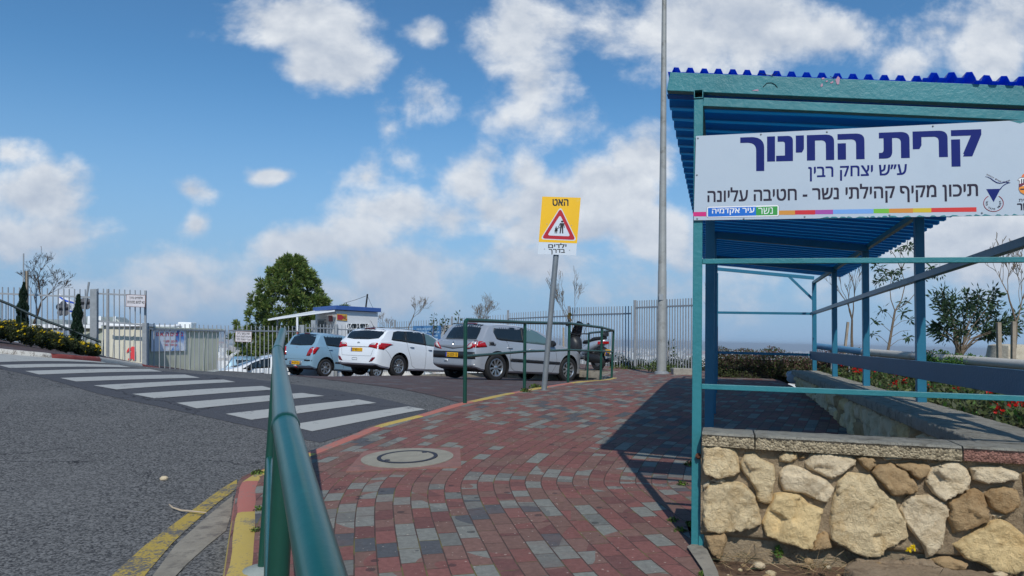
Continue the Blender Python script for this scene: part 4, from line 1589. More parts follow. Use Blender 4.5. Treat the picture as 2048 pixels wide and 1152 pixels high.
def stone_mesh(polys, cols, depth=(.022, .042), step=.012, seed=3, flat=1.0):
    """polys: list of (list of Vector in a plane), normal nrm -> chipped stones standing proud of the wall"""
    rng = random.Random(seed)
    V, Fc, mi = [], [], []
    for (poly, nrm), c in zip(polys, cols):
        ctr = sum(poly, Vector()) / len(poly)
        ex = (poly[1] - poly[0]).normalized()
        ey = nrm.cross(ex).normalized()
        p2 = [((q - ctr).dot(ex), (q - ctr).dot(ey)) for q in poly]
        # ragged outline
        bd = resample(p2, step)
        sd_ = rng.uniform(0, 90)
        bd = np.array([b + .007 * np.array([mnoise.noise(Vector((b[0] * 22, b[1] * 22, sd_))), mnoise.noise(Vector((b[0] * 22, b[1] * 22, sd_ + 9)))]) for b in bd])
        lo, hi = bd.min(0), bd.max(0)
        gx, gy = np.meshgrid(np.arange(lo[0], hi[0], step), np.arange(lo[1], hi[1], step))
        pts = np.stack([gx.ravel(), gy.ravel()], 1) + np.array([[rng.uniform(-.3, .3) * step, rng.uniform(-.3, .3) * step] for _ in range(gx.size)])
        pts = pts[inside(bd, pts[:, 0], pts[:, 1])]
        if len(pts):
            dmin = np.sqrt(((pts[:, None] - bd[None]) ** 2).sum(-1).min(1))
            pts = pts[dmin > step * .5]
        allp = np.concatenate([bd, pts]) if len(pts) else bd
        nb = len(bd)
        vs, es, fs, *_ = delaunay_2d_cdt([Vector(p) for p in allp], [(i, (i + 1) % nb) for i in range(nb)], [], 1, 1e-6)
        q = np.array([(a.x, a.y) for a in vs])
        de = np.sqrt(((q[:, None] - bd[None]) ** 2).sum(-1).min(1))
        dep = rng.uniform(*depth)
        size = max(hi - lo)
        rel = min(1, size / .2)
        planes = [(rng.uniform(-.08, .08), rng.uniform(-.08, .08), 0)]
        for _ in range(2):
            a_ = rng.uniform(0, 6.28)
            sl = rng.uniform(.25, .6)
            planes.append((math.cos(a_) * sl, math.sin(a_) * sl, rng.uniform(.36, .5) * size * sl))
        # broken faces: patches with their own tilt, stepped against one another
        nsd = max(3, int(size / .045))
        seeds = [(rng.uniform(lo[0], hi[0]), rng.uniform(lo[1], hi[1]), rng.uniform(-.28, .28), rng.uniform(-.28, .28), rng.uniform(-.004, .006)) for _ in range(nsd)]
        planes = [(p0_ * flat, p1_ * flat, p2_) for (p0_, p1_, p2_) in planes]
        base = len(V)
        for (a, b), e in zip(q, de):
            prof_ = 1 - math.exp(-e / .0028)
            wa = a + .02 * mnoise.noise(Vector((a * 14, b * 14, sd_ + 50)))
            wb = b + .02 * mnoise.noise(Vector((a * 14, b * 14, sd_ + 70)))
            pl = min(px_ * wa + py_ * wb + pc for (px_, py_, pc) in planes)
            ds_ = sorted(((wa - x_) ** 2 + (wb - y_) ** 2, (wa - x_) * gx_ + (wb - y_) * gy_ + o_) for (x_, y_, gx_, gy_, o_) in seeds)[:2]
            t_ = min(1, max(0, .5 + (math.sqrt(ds_[1][0]) - math.sqrt(ds_[0][0])) / .012))
            pl += flat * rel * .9 * (ds_[0][1] * t_ + ds_[1][1] * (1 - t_))
            n_ = .5 * mnoise.noise(Vector((a * 12 + sd_, b * 12, 1))) + .5 * abs(mnoise.noise(Vector((a * 24, b * 30 + sd_, 4)))) + .35 * mnoise.noise(Vector((a * 55, b * 55, sd_)))
            h = prof_ * (dep * (.45 + .55 * rel) + max(pl, -.03) * rel + .016 * rel * n_) - .012 * (1 - prof_)
            V.append(ctr + ex * a + ey * b + nrm * max(h, -.012))
        for f in fs:
            if len(f) != 3:
                continue
            A, B, C_ = q[f[0]], q[f[1]], q[f[2]]
            if (B[0] - A[0]) * (C_[1] - A[1]) - (B[1] - A[1]) * (C_[0] - A[0]) < 0:
                f = (f[0], f[2], f[1])
            Fc.append([base + i for i in f])
            mi.append(c)
    return np.array([tuple(v_) for v_ in V]), np.array(Fc), mi


wall = thing('stone_wall', 'low wall of rough cream stones with a grey concrete coping at the shelter front', 'wall', SH(.02, -.085, gbase))
polys = []
for pl in STN:
    q_ = [WF(*c6(*p)) for p in pl][::-1]
    ce_ = sum(q_, Vector()) / len(q_)
    polys.append(([ce_ + (p - ce_) * (1 + .006 / max(.05, (p - ce_).length)) for p in q_], bn))
V, Fc, mi = stone_mesh(polys, SCOL, seed=5, step=.010)
st = fast_mesh('stone_facing', V, Fc, ROCK, wall, nper=3, midx=mi)
st.data.polygons.foreach_set('use_smooth', np.ones(len(Fc), bool))
# mortar body with a rough face
nx_, nz_ = 150, 46
vs, fs = [], []
for a in range(nz_):
    for b in range(nx_):
        s = .024 + 2.7 * b / (nx_ - 1)
        z = -1.16 + (.66) * a / (nz_ - 1)
        n_ = mnoise.noise(Vector((s * 9, z * 9, 2))) * .009 + mnoise.noise(Vector((s * 25, z * 25, 7))) * .006
        under = -.055 * max(0, min(1, (-.945 - z) / .03))
        vs.append(SH(s, -.071 + n_ - under * 1.0, z))
fs = [(a * nx_ + b, a * nx_ + b + 1, (a + 1) * nx_ + b + 1, (a + 1) * nx_ + b) for a in range(nz_ - 1) for b in range(nx_ - 1)]
mb = MB()
mb.add(vs, fs)
mb.build('mortar_face', m_mortar, wall, smooth=True, sharp=180, fixn=False)
mb = MB()
mb.box(SH(1.40, .06, -.83), (2.72, .2, .68), (NX, AX, UZ))
mb.build('wall_core', m_mortar, wall)
m_cope = rockmat('coping_concrete', C(166, 162, 150), C(112, 108, 98), 1.0)


def copface(name, pale, dk):
    """pebbly cast edge with black grime along its upper arris"""
    m = bpy.data.materials.new(name)
    m.use_nodes = True
    m.node_tree.nodes.clear()
    t = NT(m.node_tree)
    co = t.n('ShaderNodeTexCoord').outputs['Object']
    z = t.n('ShaderNodeSeparateXYZ', {0: co}).outputs[2]
    vo = t.n('ShaderNodeTexVoronoi', {'Vector': co, 'Scale': 95.0}, feature='F1')
    rn = t.n('ShaderNodeSeparateColor', {0: vo.outputs['Color']}).outputs[0]
    a = t.n('ShaderNodeTexNoise', {'Vector': co, 'Scale': 60.0, 'Detail': 7.0, 'Roughness': .75}).outputs[0]
    peb = t.ramp(t.math('ADD', t.math('MULTIPLY', rn, .5), t.math('MULTIPLY', a, .5)), [(.22, tuple(c * .55 for c in dk)), (.36, dk), (.55, pale), (.8, tuple(min(1, c * 1.2) for c in pale))])
    zt = CZ - gbase
    up_f = t.n('ShaderNodeMapRange', {0: z, 1: zt - .048, 2: zt - .012}).outputs[0]
    gr = t.math('GREATER_THAN', t.math('ADD', t.math('MULTIPLY', up_f, .55), t.math('MULTIPLY', a, .8)), .85)
    base = t.mix(t.math('MULTIPLY', gr, .85), peb, C(42, 42, 42))
    b = t.n('ShaderNodeBsdfPrincipled', {'Base Color': base, 'Roughness': .95, 'Specular IOR Level': .2})
    bp = t.n('ShaderNodeBump', {'Height': t.math('ADD', a, t.math('MULTIPLY', vo.outputs['Distance'], -.6)), 'Strength': 1.0, 'Distance': .02})
    m.node_tree.links.new(bp.outputs[0], b.inputs['Normal'])
    t.n('ShaderNodeOutputMaterial', {0: b.outputs[0]})
    return m


m_copf = copface('coping_rough_face', C(192, 176, 146), C(158, 144, 118))
m_copr = copface('coping_red', C(168, 124, 110), C(146, 108, 96))


def coping(parent, a, b, w, h, side, mt=None, wob=.004):
    """slab from a to b (centre line on top), rough front face"""
    a, b = Vector(a), Vector(b)
    d = (b - a).normalized()
    s = d.cross(UZ).normalized() * side
    n = max(3, int((b - a).length / .012))
    sec = [(-w / 2, -h), (-w / 2, -.006), (-w / 2 + .006, 0), (-w / 6, .0), (w / 6, .0), (w / 2 - .008, 0), (w / 2, -.010), (w / 2 + .002, -h * .35), (w / 2 + .001, -h * .7), (w / 2 - .002, -h), (0, -h)]
    vs, fs, mm = [], [], []
    for i in range(n):
        p = a.lerp(b, i / (n - 1))
        for k, (o, z) in enumerate(sec):
            nn = Vector((p.x * 21, p.y * 21, k * 3.7))
            j = mnoise.noise(nn) * wob + mnoise.noise(nn * 3) * wob * .7
            vs.append(p + s * (o + (j if k >= 5 else 0)) + UZ * (z + (j * .5 if 2 <= k <= 6 else 0)))
    m_ = len(sec)
    for i in range(n - 1):
        for k in range(m_):
            k2 = (k + 1) % m_
            fs.append((i * m_ + k, i * m_ + k2, (i + 1) * m_ + k2, (i + 1) * m_ + k))
            mm.append(1 if k in (6, 7, 8) else 0)
    fs.append(tuple(range(m_)))
    fs.append(tuple(range((n - 1) * m_, n * m_))[::-1])
    mm += [0, 0]
    mb = MB()
    mb.v = [tuple(v_) for v_ in vs]
    mb.f = fs
    mb.m = mm
    return mb.build('coping', [m_cope, mt or m_copf], parent, smooth=True, sharp=50)


# front coping: three slabs; front edge at t=-.12
tcen, cw = .005, .25
cz = CZ
g1 = (WF(*c6(420, 90)) - O_).dot(NX)
g2 = (WF(*c6(1662, 200)) - O_).dot(NX)
coping(wall, SH(.03, tcen, cz), SH(g1 - .003, tcen, cz - .001), cw, .066, 1)
coping(wall, SH(g1 + .004, tcen - .002, cz), SH(g2 - .003, tcen - .002, cz), cw, .068, 1)
coping(wall, SH(g2 + .004, tcen, cz + .001), SH(2.7, tcen, cz + .001), cw, .066, 1, m_copr)

side = thing('bench_wall', 'long low stone wall with wide concrete coping along the right side of the shelter', 'wall', SH(WID - .2, 5, -.9))
# inner face of the side wall: irregular stones in rows
rng = random.Random(11)
polys, cols = [], []
t = .16
fn = -NX
sfx = WID - .33
while t < 10.2:
    w = rng.uniform(.16, .34)
    zt = -.56
    pz = SH(sfx, t, 0)
    zg = sz(pz.x, pz.y) - .02
    nrow = 2 if rng.random() < .6 else 1
    cut = rng.uniform(.4, .6)
    rows = [(zg, zt)] if nrow == 1 else [(zg, zg + (zt - zg) * cut - .012), (zg + (zt - zg) * cut + .012, zt)]
    for (z0, z1) in rows:
        q = []
        for (a, b) in ((0, 0), (.5, -.06), (1, 0), (1.03, .5), (1, 1), (.45, 1.04), (0, 1), (-.03, .5)):
            q.append(SH(sfx, t + .01 + (w - .03) * a + rng.uniform(-.02, .02), z0 + (z1 - z0) * b + rng.uniform(-.015, .015)))
        polys.append((q, fn))
        cols.append(rng.choice([0, 1, 1, 3, 2]))
    t += w
V, Fc, mi = stone_mesh(polys, cols, depth=(.015, .03), step=.03, seed=8)
st = fast_mesh('stone_facing', V, Fc, ROCK, side, nper=3, midx=mi)
st.data.polygons.foreach_set('use_smooth', np.ones(len(Fc), bool))
mb = MB()
mb.box(SH(WID - .12, 5.18, -.86), (.405, 10.1, .66), (NX, AX, UZ))
mb.build('wall_core', m_mortar, side)
for k in range(6):
    coping(side, SH(WID - .16, 10.3 - k * 1.69, CZ - .003), SH(WID - .16, 10.3 - (k + 1) * 1.69 + .006, CZ - .003), .46, .075, 1, m_cope, .005)

bt = Vector(SH(.02, -.03, 0))
bp_ = P(1397, 912, 3.86)
mb = MB()
mb.lathe(bp_, -AX, [(0, .02), (.008, .02), (.009, .008), (.016, .006), (.016, 0)], 8)
mb.build('rusty_bolt', M('rust', C(96, 58, 40), .9, .1, .3, 30, bump=.4), sh)

# flaked paint on the fascia
FP0 = SH(0, .026, 0)
FQ = lambda px, py: on_plane(px, py, FP0, -AX)
m_chip = M('old_pink_paint', C(176, 140, 158), .7, 0, .1, 20)
for pts in (((1671, 160), (1676, 152), (1680, 156), (1678, 168), (1674, 169)), ((1643, 156), (1648, 154.5), (1649, 158), (1644, 159)), ((1660, 165), (1666, 161.5), (1667, 165), (1662, 167)), ((1641, 170), (1645, 166), (1646, 172), (1642, 174)), ((1503, 181), (1514, 178.6), (1518, 179.5), (1516, 182)), ((1651, 162), (1655, 160.5), (1656, 163), (1652, 164))):
    mb = MB()
    mb.prism([FQ(*q) for q in pts], AX * .0015)
    mb.build('flaked_patch', m_chip, sh)
for pts in (((1518, 146), (1528, 149), (1540, 150.5), (1546, 152)), ((1526, 174), (1534, 166), (1543, 165.5), (1550, 169), (1555, 175)), ((1660, 153), (1668, 156), (1672, 152)), ((1555, 145), (1549, 150), (1543, 149))):
    mb = MB()
    mb.tube([FQ(*q) - AX * .0005 for q in pts], .0016, 4)
    mb.build('paint_crack', m_dark, sh)

# ------------------------------------------------------------------ cars
def lerp_tab(tab, x):
    xs = [p[0] for p in tab]
    ys = [p[1] for p in tab]
    return float(np.interp(x, xs, ys))


def eval_mesh(o):
    dg = bpy.context.evaluated_depsgraph_get()
    return bpy.data.meshes.new_from_object(o.evaluated_get(dg))


def car_body(sp):
    """x forward from the rear axle, y left, z up; returns (verts, faces)"""
    xs = sorted(set(sp['stations']))
    rings = []
    for x in xs:
        w = lerp_tab(sp['plan'], x)
        zt = lerp_tab(sp['top'], x)
        zb = lerp_tab(sp['bottom'], x)
        belt = min(lerp_tab(sp['belt'], x), zt - .035)
        lowz = zb + (belt - zb) * .34
        tumble = sp.get('tumble', .34)
        gh = zt - belt
        pts = [(0, zb), (w * .80, zb), (w * .93, zb + .02), (w * .975, zb + .08 * min(1, (belt - zb))), (w * .995, lowz), (w, zb + (belt - zb) * .58),
               (w * .992, zb + (belt - zb) * .80), (w * .972, belt - .012), (w * .955, belt)]
        wb = w * .955
        cham = min(.10, gh * .5)
        hs = max(gh - cham, .004)
        wr = max(wb - tumble * hs, wb * .55)
        for k in (1, 2, 3):
            pts.append((wb + (wr - wb) * k / 3, belt + hs * k / 3))
        crown = min(.05, gh * .3)
        for a in (.25, .5, .75):
            pts.append((wr * (1 - .30 * a ** 1.6), belt + hs + (gh - hs - crown) * math.sin(a * math.pi / 2)))
        for f in (.62, .36, 0):
            pts.append((wr * f, zt - crown * (f / .8) ** 2))
        rings.append(pts)
    n = len(rings[0])
    vs, fs = [], []
    for x, pts in zip(xs, rings):
        full = [(x, y, z) for (y, z) in pts] + [(x, -y, z) for (y, z) in pts[-2:0:-1]]
        vs += full
    m = 2 * n - 2
    for i in range(len(xs) - 1):
        for k in range(m):
            k2 = (k + 1) % m
            fs.append((i * m + k, i * m + k2, (i + 1) * m + k2, (i + 1) * m + k))
    fs.append(tuple(range(m)))
    fs.append(tuple(range((len(xs) - 1) * m, len(xs) * m))[::-1])
    return vs, fs


class Patch:
    """thin panels that follow the bodywork: glass, lamps, trims"""
    def __init__(self, bvh, root):
        self.b, self.root = bvh, root

    def make(self, name, mat, poly, view, lift=.004, parent=None, sub=3, back=.0):
        bm = bmesh.new()
        if view == 'rear':
            mk = lambda a, b: Vector((-3.0, a, b))
            d = Vector((1, 0, 0))
        elif view == 'front':
            mk = lambda a, b: Vector((7.0, a, b))
            d = Vector((-1, 0, 0))
        elif view == 'right':
            mk = lambda a, b: Vector((a, -3.0, b))
            d = Vector((0, 1, 0))
        else:
            mk = lambda a, b: Vector((a, 3.0, b))
            d = Vector((0, -1, 0))
        # densify the outline so that it follows the curve of the body
        pl = resample(poly, .07)
        vs = [bm.verts.new(mk(*p)) for p in pl]
        f = bm.faces.new(vs)
        bmesh.ops.triangulate(bm, faces=[f])
        long_ = [e for e in bm.edges if not e.is_boundary]
        for _ in range(sub):
            big = [e for e in bm.edges if e.calc_length() > .1 and not e.is_boundary]
            if not big:
                break
            bmesh.ops.subdivide_edges(bm, edges=big, cuts=1)
            bmesh.ops.triangulate(bm, faces=bm.faces[:])
        dead = []
        for v_ in bm.verts:
            h = self.b.ray_cast(v_.co, d)
            if h[0] is None:
                near = self.b.find_nearest(v_.co + d * 3)
                h = near
            nn = h[1]
            if nn.dot(d) > 0:
                nn = -nn
            v_.co = h[0] + (nn * .5 - d * .5).normalized() * lift
        for f in bm.faces:
            f.smooth = True
        bmesh.ops.recalc_face_normals(bm, faces=bm.faces)
        me = bpy.data.meshes.new(name)
        bm.to_mesh(me)
        bm.free()
        me.materials.append(mat)
        o = bpy.data.objects.new(name, me)
        finish(o, parent or self.root)
        md = o.modifiers.new('thick', 'SOLIDIFY')
        md.thickness = .004
        md.offset = -.5
        return o


def wheel_meshes(R, W, rimR, spokes, key, style):
    tyre = MB()
    h = W / 2
    tyre.lathe((0, 0, 0), (0, 1, 0), [(rimR, -h * .8), (rimR + .03, -h * .98), (R - .035, -h), (R - .012, -h * .86), (R, -h * .6), (R, h * .6), (R - .012, h * .86), (R - .035, h), (rimR + .03, h * .98), (rimR, h * .8)], 40)
    rim = MB()
    # rim barrel + spokes; outer face towards -y
    rim.lathe((0, 0, 0), (0, 1, 0), [(rimR - .03, h * .1), (rimR - .022, -h * .72), (rimR - .004, -h * .86), (rimR + .006, -h * .84), (rimR, -h * .7)], 40, 0)
    rim.lathe((0, 0, 0), (0, 1, 0), [(0, h * .0), (rimR - .03, h * .0)], 40, 1)
    for k in range(spokes):
        t = 2 * math.pi * k / spokes
        c, s = math.cos(t), math.sin(t)
        er, et = Vector((c, 0, s)), Vector((-s, 0, c))
        w0, w1 = style
        y0, y1 = -h * .62, -h * .74
        p = [er * .03 - et * w0 * .5, er * .03 + et * w0 * .5, er * (rimR - .012) + et * w1 * .5, er * (rimR - .012) - et * w1 * .5]
        dp = Vector((0, .03, 0))
        fr = [p[0] + Vector((0, y0, 0)), p[1] + Vector((0, y0, 0)), p[2] + Vector((0, y1, 0)), p[3] + Vector((0, y1, 0))]
        rim.hexa([q + dp for q in fr] + fr, 0)
    rim.lathe((0, 0, 0), (0, 1, 0), [(0, -h * .80), (.028, -h * .79), (.05, -h * .70), (.062, -h * .5), (.062, -.0)], 20, 0)
    return tyre, rim


def text_local(s, parent, mat, o, r, u_, w, h, name='lettering', bold=.02):
    return text_mesh(s, name, mat, parent, o, r, u_, w, h, bold, .001, False)


def make_car(sp):
    p_rr, heading = sp['pos'], sp['heading']
    # seat the car on its wheels: normal of the ground under it
    hx = Vector((math.sin(heading), math.cos(heading), 0))
    lx = Vector((-math.cos(heading), math.sin(heading), 0))
    tr = sp['track'] / 2
    rc = Vector((p_rr[0], p_rr[1], 0)) + lx * tr

    def zg(q):
        return rz(q.x, q.y)
    q1, q2 = rc - lx * tr, rc + lx * tr
    f1, f2 = q1 + hx * sp['wb'], q2 + hx * sp['wb']
    zr_, zf_ = (zg(q1) + zg(q2)) / 2 + sp.get('dz', 0), (zg(f1) + zg(f2)) / 2 + sp.get('dz', 0)
    if 'zr' in sp:
        zr_, zf_ = sp['zr'], sp['zf']
    X = (hx * sp['wb'] + Vector((0, 0, zf_ - zr_))).normalized()
    Z = X.cross(lx).normalized()
    Y = Z.cross(X)
    mat = Matrix((X, Y, Z)).transposed().to_4x4()
    mat.translation = Vector((rc.x, rc.y, zr_))
    root = thing(sp['name'], sp['label'], 'car', local=True, mat=mat, group='parked cars')
    vs, fs = car_body(sp)
    mb = MB()
    mb.v, mb.f, mb.m = vs, fs, [0] * len(fs)
    R_ = sp['R']
    body = mb.build('body', [sp['paint'], m_blackp], root, smooth=True, sharp=28)
    # wheel wells
    cut = MB()
    for x in (0, sp['wb']):
        for s in (-1, 1):
            yc = s * (sp['W'] / 2 - .05)
            cut.tube([(x, yc - .20, R_ + .01), (x, yc + .20, R_ + .01)], R_ + .065, 40)
    co = cut.build('cutter', m_blackp, root)
    md = body.modifiers.new('wells', 'BOOLEAN')
    md.operation = 'DIFFERENCE'
    md.object = co
    md.solver = 'EXACT'
    bpy.context.view_layer.update()
    me = eval_mesh(body)
    body.modifiers.clear()
    old = body.data
    body.data = me
    bpy.data.objects.remove(co)
    me.name = 'body'
    # inner faces of the wells and the underside are black
    for p in me.polygons:
        c = p.center
        for x in (0, sp['wb']):
            if math.hypot(c.x - x, c.z - R_ - .01) < R_ + .069 and abs(p.normal.y) < .95 and abs(c.y) > sp['W'] / 2 - .3 and (math.hypot(c.x - x, c.z - R_ - .01) > R_ + .055) and (c.x - x) * p.normal.x + (c.z - R_) * p.normal.z < 0:
                p.material_index = 1
        if p.normal.z < -.9:
            p.material_index = 1
    bm = bmesh.new()
    bm.from_mesh(me)
    bvh = BVHTree.FromBMesh(bm)
    bm.free()
    pt = Patch(bvh, root)
    tyre, rim = wheel_meshes(R_, sp['tw'], sp['rimR'], sp['spokes'], sp['name'], sp['spoke_w'])
    ty = tyre.build('wheel', m_black, root, smooth=True, sharp=35)
    rm = rim.build('rim', [m_alloy, m_dark], ty, smooth=True, sharp=30)
    first = True
    for x in (0, sp['wb']):
        for s in (-1, 1):
            o = ty if first else ty.copy()
            if not first:
                COL.objects.link(o)
                r = rm.copy()
                COL.objects.link(r)
                r.parent = o
            first = False
            o.location = (x, s * tr, R_)
            o.rotation_euler = (0, sp.get('roll', .3) * (x + 1), 0 if s < 0 else math.pi)
    return root, pt, bvh


def side_set(pt, polys, mats, view_both=True, name='side_window', **kw):
    for pl, m_ in zip(polys, mats):
        pt.make(name, m_, pl, 'right', **kw)
        if view_both:
            pt.make(name, m_, pl, 'left', **kw)


def mirror_y(pl):
    return [(-a, b) for a, b in pl][::-1]


def rear_pt(bvh, y, z, lift=.01):
    h = bvh.ray_cast(Vector((-3, y, z)), Vector((1, 0, 0)))
    return h[0] - Vector((lift, 0, 0))


def side_pt(bvh, x, z, lift=.01, s=-1):
    h = bvh.ray_cast(Vector((x, 3 * s, z)), Vector((0, -s, 0)))
    return h[0] + Vector((0, s * lift, 0))


def plate(root, bvh, y, z, w, txt, yoff=.012, tilt=0):
    c = rear_pt(bvh, y, z, yoff)
    mb = MB()
    mb.box(c, (.008, w, .108))
    pl = mb.build('number_plate', m_platey, root, bevel=.002)
    mb = MB()
    mb.box(c + Vector((-.0045, w / 2 - .022, 0)), (.002, .042, .106))
    mb.build('blue_strip', m_blue, pl)
    text_local(txt, pl, m_ink, c + Vector((-.0052, w / 2 - .058, -.034)), (0, -1, 0), (0, 0, 1), w - .085, .068, bold=.015)
    return pl


def handles(root, bvh, xs, z, mat):
    for s in (-1, 1):
        for x, dz in xs:
            p = side_pt(bvh, x, z + dz, .012, s)
            mb = MB()
            mb.tube([p + Vector((-.095, -s * .012, 0)), p + Vector((-.06, s * .012, .002)), p + Vector((.06, s * .012, .0)), p + Vector((.09, -s * .012, -.004))], [.008, .014, .014, .008], 8)
            mb.build('door_handle', mat, root, smooth=True)


def mirrors(root, bvh, x, z, mat, W):
    for s in (-1, 1):
        mb = MB()
        c = Vector((x, s * (W / 2 + .07), z))
        mb.tube([c + Vector((-.045, 0, 0)), c + Vector((-.04, 0, 0)), c + Vector((.02, 0, 0)), c + Vector((.09, -s * .01, -.005)), c + Vector((.12, -s * .02, -.01))], [.06, .085, .088, .062, .02], 12)
        mb.tube([c + Vector((.03, -s * .05, -.05)), c + Vector((.06, -s * .16, -.07))], .022, 8)
        mb.build('mirror', mat, root, smooth=True)


def seam(pt, pts, view, name='panel_gap'):
    """thin dark line along the body"""
    out = []
    for (a, b) in resample(pts, .05, False):
        if view == 'rear':
            h = pt.b.ray_cast(Vector((-3, a, b)), Vector((1, 0, 0)))
            d = Vector((-1, 0, 0))
        else:
            s = -1 if view == 'right' else 1
            h = pt.b.ray_cast(Vector((a, 3 * s, b)), Vector((0, -s, 0)))
            d = Vector((0, s, 0))
        if h[0] is not None:
            out.append(h[0] + d * .001)
    if len(out) > 1:
        mb = MB()
        mb.tube(out, .0038, 5)
        mb.build(name, m_blackp, pt.root)


def interior(root, sp):
    pass


# ---- silver hatchback (rear axle at x = 0)
m_silver = M('silver_paint', C(172, 176, 182), .3, .35, .03, 3, coat=.6)
m_silverd = M('bumper_grey', C(140, 142, 146), .4, .3, .03, 3, coat=.2)
pr = P(987, 759.5, 18.5)
heading = rad(46.5)
silver = dict(name='parked_car', label='silver five door hatchback with split angular tail lamps, parked behind the green corner railing', pos=(pr.x, pr.y), heading=heading, track=1.52, wb=2.625, W=1.777, R=.335, tw=.205,
              rimR=.215, spokes=9, spoke_w=(.03, .05), paint=m_silver, tumble=.30, roll=.2,
              stations=[-.72, -.715, -.70, -.68, -.66, -.60, -.56, -.52, -.48, -.44, -.40, -.34, -.28, -.2, -.1, 0, .15, .3, .5, .75, 1.0, 1.3, 1.6, 1.9, 2.1, 2.3, 2.5, 2.65, 2.8, 2.95, 3.1, 3.25, 3.35, 3.42, 3.46],
              plan=[(-.72, .74), (-.70, .79), (-.66, .83), (-.56, .865), (-.3, .885), (.3, .888), (2.2, .888), (2.7, .87), (3.0, .83), (3.25, .72), (3.42, .55), (3.46, .48)],
              top=[(-.72, .60), (-.715, .75), (-.70, .90), (-.68, .955), (-.60, .985), (-.52, 1.0), (-.48, 1.015), (-.44, 1.10), (-.34, 1.27), (-.25, 1.395), (-.2, 1.415), (0, 1.437), (.5, 1.457), (1.0, 1.452), (1.3, 1.43), (1.6, 1.37), (1.9, 1.26), (2.15, 1.13), (2.35, 1.02), (2.5, .98), (2.8, .92), (3.1, .84), (3.3, .76), (3.42, .68), (3.46, .60)],
              belt=[(-.72, .88), (-.4, .97), (0, .965), (1.0, .93), (2.0, .90), (2.4, .88), (3.46, .8)],
              bottom=[(-.72, .36), (-.66, .30), (-.5, .24), (-.2, .2), (3.0, .19), (3.46, .22)])
car, pt, bvh = make_car(silver)
rw = [(-.60, 1.0), (.60, 1.0), (.585, 1.18), (.52, 1.375), (.2, 1.39), (-.2, 1.39), (-.52, 1.375), (-.585, 1.18)]
pt.make('rear_window', m_glass, rw, 'rear')
pt.make('window_reflection_pane', m_glassl, [(-.42, 1.06), (.30, 1.06), (.37, 1.14), (.34, 1.24), (.2, 1.265), (-.36, 1.265), (-.44, 1.2)], 'rear', lift=.009) if False else None
for s in (1, -1):
    q = [(s * .44, .735), (s * .62, .755), (s * .80, .79), (s * .80, .95), (s * .74, .965), (s * .66, .965), (s * .58, .88)]
    q = q if s > 0 else q[::-1]
    tl = pt.make('tail_light', m_red, q, 'rear', lift=.006)
    q2 = [(s * .50, .765), (s * .66, .79), (s * .72, .845), (s * .73, .935), (s * .68, .935), (s * .60, .85)]
    pt.make('clear_lens', m_clear, q2 if s > 0 else q2[::-1], 'rear', lift=.011, parent=tl)
for view in ('right', 'left'):
    pt.make('tail_light', m_red, [(-.668, .79), (-.50, .81), (-.36, .825), (-.42, .93), (-.50, .955), (-.66, .95)], view, lift=.006)
    pt.make('fuel_flap' if view == 'right' else 'side_vent', m_silverd, [(-.30, .86), (-.10, .86), (-.07, .9), (-.12, .97), (-.33, .97)], view, lift=.004)
    pt.make('flap_recess', m_blackp, [(-.27, .885), (-.13, .885), (-.15, .95), (-.30, .95)], view, lift=.009)
    pt.make('side_window', m_glass, [(-.10, 1.19), (-.02, 1.03), (.10, 1.005), (.86, .985), (.88, 1.36), (.6, 1.395), (.1, 1.375), (-.05, 1.35)], view)
    pt.make('side_window', m_glassl, [(.96, .98), (1.92, .955), (2.02, 1.0), (1.78, 1.14), (1.45, 1.285), (1.2, 1.35), (.98, 1.365)], view)
    pt.make('side_moulding', m_blackp, [(.42, .50), (2.22, .465), (2.24, .52), (2.22, .535), (.42, .575)], view, lift=.012)
    pt.make('window_pillar', m_blackp, [(.86, .985), (.96, .98), (.98, 1.365), (.88, 1.36)], view, lift=.006)
    seam(pt, [(.30, 1.0), (.42, .75), (.40, .6), (.46, .35), (.58, .27), (.88, .255), (.90, .98)], view)
    seam(pt, [(.90, .255), (1.95, .25), (2.12, .5), (2.06, .85), (1.98, .94)], view)
pt.make('bumper_insert', m_blackp, [(-.82, .52), (.82, .52), (.80, .69), (-.80, .69)], 'rear', lift=.01)
pt.make('bumper_lower', m_silverd, [(-.80, .30), (.80, .30), (.86, .40), (-.86, .40)], 'rear', lift=.006)
pt.make('hatch_crease', m_silverd, [(0, .745), (.55, .80), (.50, .84), (-.50, .84), (-.55, .80)], 'rear', lift=.003)
pt.make('brake_light', m_redd, [(-.28, 1.392), (.28, 1.392), (.26, 1.41), (-.26, 1.41)], 'rear', lift=.012)
plate(car, bvh, .0, .605, .47, '22·033·13', .02)
mb = MB()
mb.tube([rear_pt(bvh, .0, .885, .006) + Vector((0, a, b)) for a, b in ((0, .045), (.026, 0), (0, -.045), (-.026, 0), (0, .045))], .007, 6)
mb.build('badge', m_chrome, car)
pt.make('sticker', m_white, [(.16, .43), (.30, .43), (.30, .49), (.16, .49)], 'rear', lift=.011)
for k_ in range(3):
    pt.make('sticker_mark', m_grey_ink, [(.185 + k_ * .035, .445), (.205 + k_ * .035, .445), (.205 + k_ * .035, .475), (.185 + k_ * .035, .475)], 'rear', lift=.016)
mb = MB()
w0 = rear_pt(bvh, .28, 1.02, .012)
mb.tube([w0 + Vector((0, 0, -.015)), rear_pt(bvh, .05, 1.045, .014), rear_pt(bvh, -.30, 1.035, .012)], [.014, .01, .006], 6)
mb.build('rear_wiper', m_blackp, car)
handles(car, bvh, [(.40, .0), (1.18, -.01)], .835, m_silver)
mirrors(car, bvh, 1.86, 1.0, m_blackp, 1.72)
mb = MB()
mb.box((-.34, -.55, .245), (.03, .02, .14))
for yy in (-.62, .62):
    mb.box((.36, yy * 1.27, .19), (.015, .16, .17))
